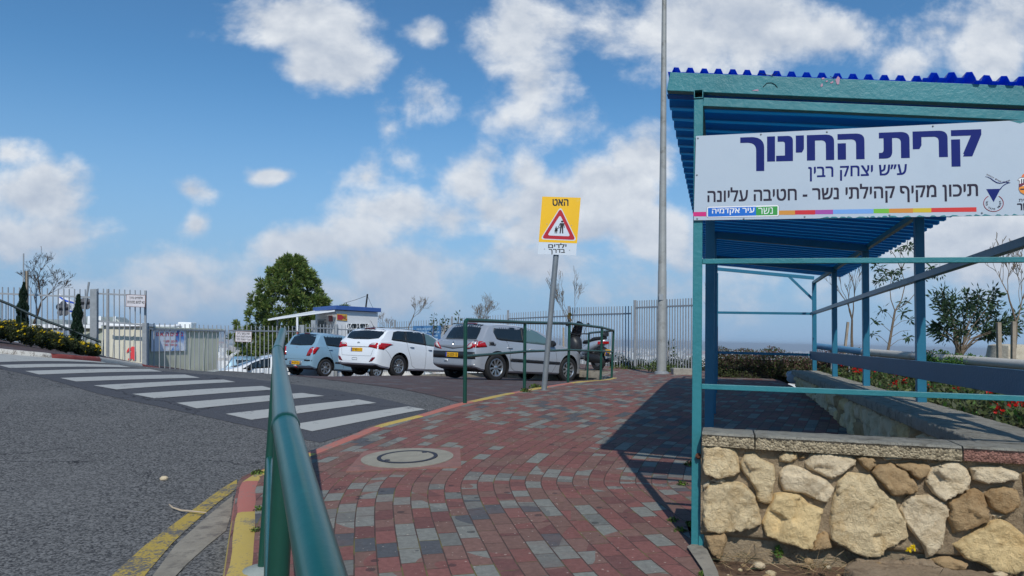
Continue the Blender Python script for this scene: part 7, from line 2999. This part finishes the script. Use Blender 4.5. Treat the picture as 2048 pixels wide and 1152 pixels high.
# tall sapling with a few leaf tufts
rg = random.Random(7)
yb = P(1775, 706, 12.0)
pp = lambda px, py, dd=0: P(px, py, 12.0 + dd)
segs = [([yb, pp(1780, 680), pp(1785, 650), pp(1790, 622)], .022, .015), ([pp(1790, 622), pp(1782, 600), pp(1780, 580), pp(1783, 552)], .009, .005), ([pp(1790, 622), pp(1803, 600), pp(1810, 570), pp(1803, 540)], .011, .005),
        ([pp(1790, 622), pp(1815, 605), pp(1838, 578), pp(1852, 552)], .008, .003), ([pp(1803, 540), pp(1790, 512), pp(1775, 492)], .008, .004), ([pp(1803, 540), pp(1812, 520), pp(1796, 500)], .007, .003), ([pp(1803, 540), pp(1800, 505), pp(1815, 494)], .006, .003),
        ([pp(1783, 552), pp(1765, 535), pp(1752, 530)], .006, .003), ([pp(1810, 570), pp(1835, 560), pp(1870, 548)], .006, .003)]
tips = [pp(*q) for q in ((1775, 492), (1796, 500), (1815, 494), (1820, 498), (1752, 530), (1758, 540), (1783, 552), (1770, 548), (1803, 540), (1852, 552), (1870, 548), (1880, 545), (1790, 545), (1765, 560), (1800, 560), (1845, 560), (1862, 535), (1748, 515), (1768, 488), (1808, 604), (1755, 565))]
for (x0, y0, x1, y1) in ((1783, 665, 1748, 645), (1786, 655, 1820, 640), (1781, 675, 1822, 660), (1779, 690, 1745, 668), (1787, 640, 1765, 622), (1785, 648, 1806, 625), (1777, 695, 1815, 676)):
    m_ = pp((x0 + x1) / 2, (y0 + y1) / 2 - 5)
    segs.append(([pp(x0, y0), m_, pp(x1, y1)], .005, .002))
    if rg.random() < .6:
        tips.append(pp(x1, y1))
C_, D_ = [], []
for t in tips:
    for _ in range(26):
        o = Vector((rg.gauss(0, 1), rg.gauss(0, 1), rg.gauss(0, .8))).normalized()
        C_.append(t + o * rg.uniform(.02, .13))
        D_.append((o + Vector((0, 0, -.3))).normalized())
C_, D_ = np.array([tuple(c) for c in C_]), np.array([tuple(c) for c in D_])
V, F = leaf_quads(C_, D_, rng.uniform(.06, .11, len(C_)), rng.uniform(.02, .032, len(C_)), rng)
blade_tree('young_tree', 'tall young tree with sparse leaf tufts, seen between two shelter posts', 'tree', yb, segs, 'young leafy trees', (V, F, m_gloss, 'leaves'))

# leafy spreading shrub to the right
sb0 = P(1915, 712, 9.6)
q9 = lambda px, py, dd=0: P(px, py, 9.6 + dd)
segs, tips = [], []
rg = random.Random(17)
for (tx, ty) in ((1868, 588), (1880, 610), (1905, 590), (1935, 585), (1960, 580), (1990, 577), (1998, 600), (1870, 645), (1878, 668), (1925, 620), (1955, 640), (1985, 630), (2015, 640), (2040, 625), (2030, 660), (1990, 665), (1900, 640), (1945, 600), (1890, 630), (2005, 650), (1965, 610), (1895, 600), (1920, 660), (2045, 645), (1860, 655), (1882, 577), (1975, 655)):
    dz = rg.uniform(-.5, .5)
    m1 = q9(1922 + (tx - 1922) * .3, 690 + (ty - 690) * .3, dz * .3)
    m2 = q9(1925 + (tx - 1922) * .7, 690 + (ty - 690) * .62, dz * .7)
    e = q9(tx, ty, dz)
    segs.append(([sb0 + Vector((rg.uniform(-.05, .05), rg.uniform(-.05, .05), 0)), m1, m2, e], .010, .003))
    for f in np.linspace(.55, 1.05, 9):
        p = m2.lerp(e, (f - .45) / .6)
        for _ in range(10):
            o = Vector((rg.gauss(0, 1), rg.gauss(0, 1), rg.gauss(0, 1))).normalized()
            tips.append((p + o * rg.uniform(.02, .12), (o + (e - m2).normalized() * .8 + Vector((0, 0, -.35))).normalized()))
C_ = np.array([tuple(t[0]) for t in tips])
D_ = np.array([tuple(t[1]) for t in tips])
V, F = leaf_quads(C_, D_, rng.uniform(.055, .10, len(C_)), rng.uniform(.018, .03, len(C_)), rng)
blade_tree('leafy_shrub', 'wide leafy dark green shrub with upright branches, right of the last shelter post', 'shrub', sb0, segs, None, (V, F, m_gloss, 'leaves'))

# stakes
for (a, b, d, lab) in (((1688, 705), (1696, 644), 15.3, 'short weathered stake beside the bare sapling inside the shelter'), ((1999, 740), (1997, 645), 9.0, 'grey stake left of the bare tree at the right edge'), ((2026, 740), (2027, 643), 9.0, 'grey stake touching the bare tree at the right edge'),
                       ((1426, 715), (1431, 637), 18.0, 'leaning stake just right of the front shelter post'), ((1127, 705), (1127, 655), 24.0, 'thin stake behind the bonnet of the silver car')):
    s0_ = P(a[0], a[1], d)
    s = thing('wooden_stake', lab, 'stake', s0_, 'plant stakes')
    mb = MB()
    w = .045 if d < 16 else .06
    mb.bar(s0_ - UZ * .1, P(b[0], b[1], d), w, w, up=(0, 1, 0))
    mb.build('stake', m_wood, s, bevel=.004)

# ---- hedge at the far end and round the garden
def hedge(name, label, path, zb, zt, thick, n, mats, mixp, lsize=(.03, .07), cat='hedge', rough=.18):
    """leafy wall along a plan path"""
    pts = resample(path, .05, False)
    b0 = pts[len(pts) // 2]
    root = thing(name, label, cat, (b0[0], b0[1], zb), None)
    k = rng.integers(0, len(pts) - 1, n)
    tg = np.gradient(pts, axis=0)[k]
    tg /= np.linalg.norm(tg, axis=1, keepdims=True)
    nn = np.stack([tg[:, 1], -tg[:, 0]], 1)
    o = rng.uniform(-1, 1, n)
    o = np.sign(o) * np.abs(o) ** .6
    f = rng.random(n) ** .75
    s = k * .05
    bump = 1 + rough * (np.sin(s * 2.1) * .5 + np.sin(s * 5.3 + 1) * .35 + np.sin(s * 11.7) * .25)
    z = zb + (zt - zb) * f * bump * (1 - .25 * np.abs(o) ** 3)
    xy = pts[k] + nn * (o * thick / 2 * (.8 + .25 * np.sin(s * 3.7 + f * 4)))[:, None] + tg * rng.uniform(-.04, .04, n)[:, None]
    Cn = np.stack([xy[:, 0], xy[:, 1], z], 1)
    V, F = leaf_quads(Cn, unit(rng, n, .35), rng.uniform(*lsize, n), rng.uniform(lsize[0] * .4, lsize[1] * .42, n), rng)
    pm = np.clip((f - .35) * 2.2, 0, 1) * mixp
    fast_mesh('foliage', V, F, mats, root, midx=(rng.random(n) < pm).astype(int))
    mb = MB()
    core = [tuple(p) for p in resample(path, .4, False)]
    for i in range(len(core) - 1):
        p, q = Vector((*core[i], 0)), Vector((*core[i + 1], 0))
        mb.bar(p + UZ * (zb + (zt - zb) * .38), q + UZ * (zb + (zt - zb) * .38), thick * .45, (zt - zb) * .66)
    mb.build('branches', M('hedge_inside', C(44, 38, 30), .95, 0, .3, 12), root)
    return root


e0, e1 = P(1462, 700, 16.0), P(1650, 700, 15.0)
hedge('hedge', 'brownish clipped hedge behind the far end of the shelter', [(e0.x - .4, e0.y), (e1.x, e1.y)], -.78, -.13, 1.0, 16000, [m_bush, m_hedgered], .45, (.03, .06))
h0, h1, h2 = P(1640, 705, 15.2), P(1760, 705, 13.4), P(1880, 712, 11.2)
hedge('hedge', 'low reddish hedge behind the pipe rail and the red flower bed', [(h0.x, h0.y), (h1.x, h1.y), (h2.x, h2.y)], -.65, -.10, .8, 9000, [m_bush, m_hedgered], .8, (.03, .06))
h0, h1 = P(1862, 715, 9.9), P(1965, 722, 8.9)
hedge('hedge', 'bright green hedge under the leafy shrub on the right', [(h0.x, h0.y), (h1.x, h1.y)], -.7, -.10, .8, 7000, [m_hedge, m_bright], 1.3, (.03, .065))
h0, h1 = P(1965, 738, 9.0), P(2120, 745, 8.0)
hedge('hedge', 'green hedge at the right edge below the stakes', [(h0.x, h0.y), (h1.x, h1.y)], -.7, -.25, .7, 5000, [m_hedge, m_bright], .8, (.03, .065))
h0, h1, h2 = P(1402, 730, 21.2), P(1290, 735, 23.0), P(1225, 735, 24.2)
hedge('hedge', 'dark hedge growing behind the tall bar fence', [(h0.x, h0.y), (h1.x, h1.y), (h2.x, h2.y)], -1.05, -.52, .9, 8000, [m_hedge, m_bush], .6, (.04, .09), rough=.5)
for k, (px, py, d) in enumerate(((1321, 735, 19.4), (1290, 742, 21.3), (1240, 742, 21.9), (1350, 744, 19.6), (1262, 744, 21.5))):
    p = P(px, py, d)
    root = thing('weed_clump', 'clump of weeds at the foot of the bar fence', 'weeds', p, 'weeds along the fence foot')
    n = 500
    q = unit(rng, n) * rng.random(n)[:, None] ** .4
    Cn = np.array(p)[None] + q * np.array([.38, .25, .2])[None]
    V, F = leaf_quads(Cn, unit(rng, n, .8), rng.uniform(.05, .12, n), rng.uniform(.015, .03, n), rng)
    fast_mesh('foliage', V, F, [m_bush, m_grass], root, midx=(rng.random(n) < .4).astype(int))
# leaf shoots over the farthest fence
for k, (px, yt, yb, d) in enumerate(((866, 630, 660, 37.5), (889, 634, 660, 37), (916, 627, 660, 36), (1335, 680, 740, 22))):
    p = P(px, yb, d)
    rg = random.Random(k)
    t = P(px + 2, yt, d)
    C_, D_ = [], []
    for _ in range(46):
        f = rg.random()
        o = Vector((rg.gauss(0, 1), rg.gauss(0, 1), rg.gauss(0, 1))).normalized()
        C_.append(p.lerp(t, f) + o * .24 * (1 - .3 * f))
        D_.append((o + UZ * .5).normalized())
    V, F = leaf_quads(np.array([tuple(c) for c in C_]), np.array([tuple(c) for c in D_]), rng.uniform(.12, .24, 46), rng.uniform(.05, .09, 46), rng)
    blade_tree('young_shrub', ['leafy shoot above the portrait banner', 'leafy shoot above the right end of the blue banner', 'leafy shoot behind the roof of the silver car', 'leafy shoot rising out of the hedge behind the tall fence'][k], 'shrub', p, [([p - UZ * .3, p.lerp(t, .5), t], .02, .006)], 'leafy shoots', (V, F, m_gloss, 'leaves'))

# ---- garden bed with red flowers
def bed_z(x, y):
    return np.full(np.shape(x), -.62)


bed_poly = [tuple(SH(WID + .08, -.6, 0))[:2], tuple(SH(WID + .08, 10.6, 0))[:2], (5.2, 15.8), (7.6, 14.5), (8.5, 8), (6.6, 1.4)]
sheet('garden_soil', bed_poly, bed_z, 0, .35, m_dirt)
hb = [(4.2, 20.0), (3.9, 16.6), (4.6, 15.3), (9, 13), (12, 16), (8, 22)]
sheet('bank_soil', hb, lambda x, y: np.full(np.shape(x), -.76), 0, .5, m_dirt)
n = 36000
s = WID + .06 + rng.random(n) ** 1.1 * 2.9
t = -.5 + rng.random(n) * 11.2
zz = -.50 + .05 * np.sin(s * 7 + t * 3) + .04 * np.sin(t * 9) + .07 * (s - WID) + rng.uniform(-.10, .06, n)
xy = np.array([O_.x, O_.y])[None] + np.outer(s, [NX.x, NX.y]) + np.outer(t, [AX.x, AX.y])
Cn = np.stack([xy[:, 0], xy[:, 1], zz], 1)
V, F = leaf_quads(Cn, unit(rng, n, .55), rng.uniform(.04, .085, n), rng.uniform(.018, .036, n), rng)
gc = fast_mesh('ground_cover', V, F, [m_lant, m_hedge, m_bright], None, midx=rng.choice(3, n, p=[.55, .33, .12]))
tag(gc, 'green leafy ground cover filling the bed beside the shelter', 'plants', kind='stuff')
nf = 330
s = WID + .15 + rng.random(nf) * 2.3
t = -.4 + (rng.random(nf) ** 1.5) * 10.4
grp = np.sin(t * 2.3 + s * 1.7) > -.35
s, t = s[grp], t[grp]
nf = len(s)
zz = -.43 + .05 * np.sin(s * 7 + t * 3) + .04 * np.sin(t * 9) + .07 * (s - WID) + rng.uniform(-.02, .05, nf)
xy = np.array([O_.x, O_.y])[None] + np.outer(s, [NX.x, NX.y]) + np.outer(t, [AX.x, AX.y])
Cf = np.stack([xy[:, 0], xy[:, 1], zz], 1)
per = 16
D = unit(rng, nf * per, .6)
Cc = np.repeat(Cf, per, 0) + D * .026
V, F = leaf_quads(Cc, D, np.full(len(Cc), .026), np.full(len(Cc), .022), rng)
gf_ = fast_mesh('red_flowers', V, F, m_redfl)
tag(gf_, 'red flower heads scattered over the ground cover beside the shelter', 'flowers', kind='stuff')

# ---- pipe rail behind the bed
pa, pm, pe = P(1630, 691.5, 14), P(1728, 704, 11.7), P(2060, 731, 7.9)
pr_ = thing('pipe_rail', 'low pipe rail, pale blue then peeling white, behind the flower bed', 'railing', (pa.x, pa.y, -.6))
mb = MB()
mb.tube([pa, pm], .055, 12)
mb.build('blue_pipe', M('pipe_blue', C(84, 140, 176), .5, 0, .08, 6), pr_, smooth=True)
mb = MB()
mb.tube([pm, pe, pe + (pe - pm) * .4], .055, 12)
mb.build('white_pipe', M('pipe_white', C(196, 192, 184), .6, 0, .08, 6, col2=C(150, 130, 112), amt2=.58, s2=6, bump=.2), pr_, smooth=True)
for k in range(9):
    f = k / 8
    p = pa.lerp(pe, f)
    mb = MB()
    mb.tube([p - UZ * .55, p], .012, 6)
    mb.build('upright', m_galv, pr_)

# pale block and bag
rb_ = P(2022, 735, 12.5)
rbk = thing('concrete_footing', 'rough pale concrete footing behind the stakes at the right edge', 'footing', rb_)
mb = MB()
vs, fs = [], []
ring = 14
for i, (z, r_) in enumerate(((-.35, .42), (-.1, .36), (.15, .31), (.36, .27), (.385, .2), (.39, .0001))):
    for k in range(ring):
        a = 2 * math.pi * k / ring
        j = 1 + .1 * mnoise.noise(Vector((math.cos(a) * 2, math.sin(a) * 2, z * 5)))
        sq_ = 1 / max(abs(math.cos(a)), abs(math.sin(a))) ** .7
        vs.append(rb_ + Vector((math.cos(a) * r_ * j * sq_, math.sin(a) * r_ * j * sq_, z)))
for i in range(5):
    for k in range(ring):
        fs.append((i * ring + k, i * ring + (k + 1) % ring, (i + 1) * ring + (k + 1) % ring, (i + 1) * ring + k))
mb.add(vs, fs)
mb.build('block', rockmat('footing_pale', C(196, 186, 166), C(170, 158, 138), .6), rbk, smooth=True, sharp=50)
bg = P(1586, 763, 13.6)
bg.z = sz(bg.x, bg.y) + .02
bag = thing('plastic_bag', 'crumpled white plastic bag at the far end of the bench wall', 'bag', bg)
mb = MB()
vs, fs = [], []
for i in range(9):
    for k in range(14):
        th_, ph_ = math.pi * i / 8, 2 * math.pi * k / 14
        j = 1 + .35 * mnoise.noise(Vector((math.cos(ph_) * 2.2, math.sin(ph_) * 2.2, i * .8)))
        vs.append(bg + Vector((math.sin(th_) * math.cos(ph_) * .12 * j, math.sin(th_) * math.sin(ph_) * .1 * j, .09 + math.cos(th_) * .11 * j)))
for i in range(8):
    for k in range(14):
        fs.append((i * 14 + k, i * 14 + (k + 1) % 14, (i + 1) * 14 + (k + 1) % 14, (i + 1) * 14 + k))
mb.add(vs, fs)
mb.build('bag', M('bag_white', C(206, 212, 220), .4, 0, .05, 8, transl=(.7, .72, .75)), bag, smooth=True, sharp=180)

# ---- litter, weeds and crumbs in the foreground
tw0 = G(340, 1013)
tw = thing('dry_twig', 'thin pale dry twig lying on the asphalt beside the yellow line', 'twig', tw0)
mb = MB()
tp_ = [G(*q) + UZ * (.012 + .004 * k) for k, q in enumerate(((338, 1012), (345, 1020), (362, 1027), (385, 1030), (412, 1034)))]
mb.tube(tp_, [.003, .006, .007, .006, .003], 6)
mb.build('stem', M('twig_pale', C(178, 160, 136), .9), tw, smooth=True)
st0 = G(328, 959)
stn = thing('pebble', 'single pale pebble lying on the asphalt left of the kerb', 'stone', st0)
mb = MB()
mb.lathe(st0, (0, 0, 1), [(0, .028), (.02, .025), (.032, .012), (.03, 0), (0, -.005)], 9)
mb.build('stone', ROCK[1], stn, smooth=True)
# slabs and stones at the wall foot
sl0 = SH(1.3, -.42, 0)
sl0.z = float(dirt_z(sl0.x, sl0.y)[0]) - .02
slab = thing('broken_slab', 'flat broken concrete slab lying in the earth at the foot of the stone wall', 'slab', sl0)
pl = []
for (a, b) in ((-.36, .20), (-.1, .235), (.2, .22), (.47, .16), (.52, .05), (.38, -.10), (.1, -.17), (-.2, -.16), (-.38, -.07), (-.41, .08)):
    pl.append(SH(1.06 + a, -.36 + b, 0) + UZ * (sl0.z + .012))
V_, F_, mi_ = stone_mesh([(pl[::-1], UZ)], [4], depth=(.035, .036), step=.014, seed=21, flat=.05)
so = fast_mesh('slab', V_, F_, ROCK, slab, nper=3, midx=mi_)
so.data.polygons.foreach_set('use_smooth', np.ones(len(F_), bool))
rg = random.Random(12)
nrub = 230
Vs, Fs, mi = [], [], []
for k in range(nrub):
    s_ = rg.uniform(.05, 2.6)
    t_ = rg.uniform(-1.0, -.12)
    p = SH(s_, t_, 0)
    if p.x < .98:
        continue
    p.z = float(dirt_z(p.x, p.y)[0]) + .004
    r_ = rg.choice([.006, .008, .01, .012, .018, .026]) * rg.uniform(.7, 1.3)
    b = len(Vs)
    for i in range(4):
        for q in range(7):
            th_, ph_ = .15 + 2.8 * i / 3, 2 * math.pi * q / 7
            j = rg.uniform(.75, 1.2)
            Vs.append((p.x + r_ * j * math.sin(th_) * math.cos(ph_) * 1.2, p.y + r_ * j * math.sin(th_) * math.sin(ph_), p.z + r_ * .7 * math.cos(th_)))
    for i in range(3):
        for q in range(7):
            Fs.append((b + i * 7 + q, b + i * 7 + (q + 1) % 7, b + (i + 1) * 7 + (q + 1) % 7, b + (i + 1) * 7 + q))
    m_i = rg.choice([0, 1, 3, 3, 4])
    mi += [m_i] * 21
ru_ = fast_mesh('rubble', np.array(Vs), np.array(Fs), ROCK, None, midx=mi)
tag(ru_, 'crumbs of stone scattered over the earth below the stone wall', 'rubble', kind='stuff')
# dry grass strands
n = 900
s_ = np.concatenate([rng.normal(.52, .08, 90), rng.normal(.2, .08, 90), rng.uniform(.05, 2.6, 200)])
t_ = np.concatenate([rng.normal(-.25, .06, 90), rng.normal(-.2, .07, 90), rng.uniform(-.9, -.12, 200)])
xy = np.array([O_.x, O_.y])[None] + np.outer(s_, [NX.x, NX.y]) + np.outer(t_, [AX.x, AX.y])
ok = xy[:, 0] > .97
xy = xy[ok]
n = len(xy)
Cn = np.stack([xy[:, 0], xy[:, 1], dirt_z(xy[:, 0], xy[:, 1]) + rng.uniform(.005, .05, n)], 1)
D = rng.normal(size=(n, 3)) * np.array([1, 1, .35])[None]
V, F = leaf_quads(Cn, D, rng.uniform(.05, .16, n), rng.uniform(.002, .004, n), rng)
dg_ = fast_mesh('dry_grass', V, F, [m_dry, m_hedge], None, midx=(rng.random(n) < .3).astype(int))
tag(dg_, 'dead grass strands lying on the earth below the stone wall', 'grass', kind='stuff')


def weed(label, p, w, h, n, mats, name='weed', probs=.5, ls=(.015, .035)):
    root = thing(name, label, 'weed', p, 'small weeds')
    q = unit(rng, n) * rng.random(n)[:, None] ** .5
    q[:, 2] = np.abs(q[:, 2])
    Cn = np.array(p)[None] + q * np.array([w, w, h])[None]
    V, F = leaf_quads(Cn, unit(rng, n, .8), rng.uniform(*ls, n), rng.uniform(ls[0] * .4, ls[1] * .45, n), rng)
    fast_mesh('leaves', V, F, mats, root, midx=(rng.random(n) < probs).astype(int))
    return root


def on_dirt(px, py):
    p = G(px, py, lambda x, y: dirt_z(x, y))
    return p


weed('tiny green weed in the earth below the second wall stone', on_dirt(1556, 1112), .03, .05, 60, [m_grass, m_bright])
yf = on_dirt(1817, 1112)
yw = weed('small weed with a yellow flower in front of the wall stones', yf, .03, .07, 60, [m_hedge, m_bush])
fp = np.array([tuple(WF(1822, 1086, .05)), tuple(WF(1818, 1092, .05)), tuple(WF(1812, 1095, .05)), tuple(WF(1824, 1091, .05))])
Cc = np.repeat(fp, 9, 0)
D = unit(rng, len(Cc), .2)
V, F = leaf_quads(Cc + D * .007, D, np.full(len(Cc), .017), np.full(len(Cc), .009), rng)
fast_mesh('flower', V, F, m_yellow, yw)
WD = [(1382, 1052, 'weed tuft at the foot of the front shelter post'), (1360, 1062, 'weed tuft left of the front shelter post foot'), (1378, 930, 'weed tuft in the shaded paving beside the front post'), (1366, 970, 'small weed in the shaded pavers near the post'),
      (1345, 1042, 'weed between pavers in front of the shelter post'), (1408, 1150, 'grass tuft at the bottom edge by the concrete edging'), (518, 1020, 'weed in the kerb joint behind the handrail post'), (512, 1062, 'small weed lower in the kerb joint by the handrail'),
      (515, 948, 'mossy weed on the yellow kerb top left of the handrail'), (1070, 775, 'dry weed at the foot of the leaning sign'), (1052, 784, 'weed beside the second corner railing post')]
for px, py, lb_ in WD:
    p = G(px, py, SZ)
    k = p.y / 4
    weed(lb_, p, .035 * k, .022 * k, 70, [m_grass, m_bush], ls=(.012 * k, .026 * k))

# ------------------------------------------------------------------ far town on the plain
rng = np.random.default_rng(77)
m_town = bpy.data.materials.new('town_walls')
m_town.use_nodes = True
m_town.node_tree.nodes.clear()
t = NT(m_town.node_tree)
g_ = t.n('ShaderNodeNewGeometry')
rnd = g_.outputs['Random Per Island']
base = t.ramp(rnd, [(0, C(196, 188, 176)), (.25, C(224, 222, 216)), (.5, C(206, 200, 190)), (.7, C(232, 230, 226)), (.85, C(176, 162, 148)), (.93, C(190, 140, 116))], 'CONSTANT')
co = t.n('ShaderNodeTexCoord').outputs['Object']
br = t.n('ShaderNodeTexBrick', {'Vector': t.n('ShaderNodeVectorMath', {0: co, 1: (1, 1, 1)}, operation='MULTIPLY').outputs[0], 'Scale': .25, 'Mortar Size': .16, 'Color1': (.35, .36, .38), 'Color2': (.42, .42, .44), 'Mortar': (1, 1, 1)})
sepn = t.n('ShaderNodeSeparateXYZ', {0: g_.outputs['Normal']}).outputs[2]
cxz = t.n('ShaderNodeSeparateXYZ', {0: co})
vv = t.n('ShaderNodeCombineXYZ', {0: t.math('ADD', cxz.outputs[0], t.math('MULTIPLY', cxz.outputs[1], .37)), 1: cxz.outputs[2]}).outputs[0]
m_town.node_tree.links.new(vv, br.inputs['Vector'])
wallf = t.math('LESS_THAN', t.math('ABSOLUTE', sepn), .5)
base = t.mix(t.math('MULTIPLY', wallf, .8), base, t.mix(1.0, base, br.outputs['Color'], 'MULTIPLY'))
b = t.n('ShaderNodeBsdfPrincipled', {'Base Color': base, 'Roughness': .8})
t.n('ShaderNodeOutputMaterial', {0: b.outputs[0]})


def town(name, label, n, a0, a1, d0, d1, hs, ws, power=1.0, clus=14, spread=.04, kind='stuff'):
    an = rng.uniform(a0, a1, n)
    di = d0 + (d1 - d0) * rng.random(n) ** power
    cen = [(rng.uniform(a0, a1), d0 + (d1 - d0) * rng.random() ** power) for _ in range(clus)]
    for i in range(n):
        if rng.random() < .7:
            c = cen[rng.integers(clus)]
            an[i] = c[0] + rng.normal(0, spread)
            di[i] = np.clip(c[1] * (1 + rng.normal(0, .08)), d0, d1)
    x, y = np.tan(an) * di, di
    w = rng.uniform(*ws, n)
    dp = rng.uniform(*ws, n) * .8
    h = rng.uniform(*hs, n) * np.where(rng.random(n) < .12, 1.9, 1)
    ro = rng.uniform(0, 1.57, n)
    zb = far_z(x, y) - 1
    V = []
    for (sx_, sy_, sz_) in ((-1, -1, 0), (1, -1, 0), (1, 1, 0), (-1, 1, 0), (-1, -1, 1), (1, -1, 1), (1, 1, 1), (-1, 1, 1)):
        lx_, ly_ = sx_ * w / 2, sy_ * dp / 2
        V.append(np.stack([x + lx_ * np.cos(ro) - ly_ * np.sin(ro), y + lx_ * np.sin(ro) + ly_ * np.cos(ro), zb + sz_ * (h + 1)], 1))
    V = np.stack(V, 1).reshape(-1, 3)
    q = np.array([(4, 5, 6, 7), (0, 1, 5, 4), (1, 2, 6, 5), (2, 3, 7, 6), (3, 0, 4, 7)])
    F = (np.arange(n)[:, None, None] * 8 + q[None]).reshape(-1, 4)
    o = fast_mesh(name, V, F, m_town)
    tag(o, label, 'town', kind=kind)
    return o


town('distant_town', 'pale hazy town spread over the far plain behind the fences', 9500, rad(-36), rad(42), 2300, 13000, (10, 28), (16, 60), 1.15, 70)
town('nearer_town', 'white and cream apartment blocks and sheds below the hill behind the fences', 1300, rad(-34), rad(40), 1500, 2900, (6, 13), (14, 40), .9, 26, .03)
# dark tree belts between the houses
n = 16000
an = rng.uniform(rad(-38), rad(44), n)
di = 500 + 6500 * rng.random(n) ** 1.6
cl_a = np.sin(an * 40 + di * .004) + np.sin(di * .011 + an * 9)
ok = cl_a > .1
an, di = an[ok], di[ok]
n = len(an)
x, y = np.tan(an) * di, di
s_ = rng.uniform(4, 11, n) * (1 + di / 5000)
Cn = np.stack([x, y, far_z(x, y) + s_ * .35], 1)
V, F = leaf_quads(np.repeat(Cn, 3, 0) + rng.normal(size=(3 * n, 3)) * np.repeat(s_, 3)[:, None] * .3, unit(rng, 3 * n, .2) * np.array([1, 1, .6]), np.repeat(s_, 3) * 1.4, np.repeat(s_, 3), rng)
bl = fast_mesh('distant_trees', V, F, leafmat('far_tree_green', C(72, 88, 56), .3))
tag(bl, 'dark belts of trees scattered over the far plain', 'trees', kind='stuff')

# ------------------------------------------------------------------ air
hz = MB()
Lh = 47000
hz.box((0, 0, (-134 + 16) / 2), (2 * Lh, 2 * Lh, 150))
haze = hz.build('haze', bpy.data.materials.new('haze_air'), None)
haze['kind'] = 'stuff'
tag(haze, 'pale blue haze over the far plain', 'haze')
mh = haze.data.materials[0]
mh.use_nodes = True
mh.node_tree.nodes.clear()
t = NT(mh.node_tree)
pv = t.n('ShaderNodeVolumePrincipled', {'Color': (.80, .90, 1.0), 'Density': 1.5e-4, 'Anisotropy': .2})
om = t.n('ShaderNodeOutputMaterial')
mh.node_tree.links.new(pv.outputs[0], om.inputs['Volume'])
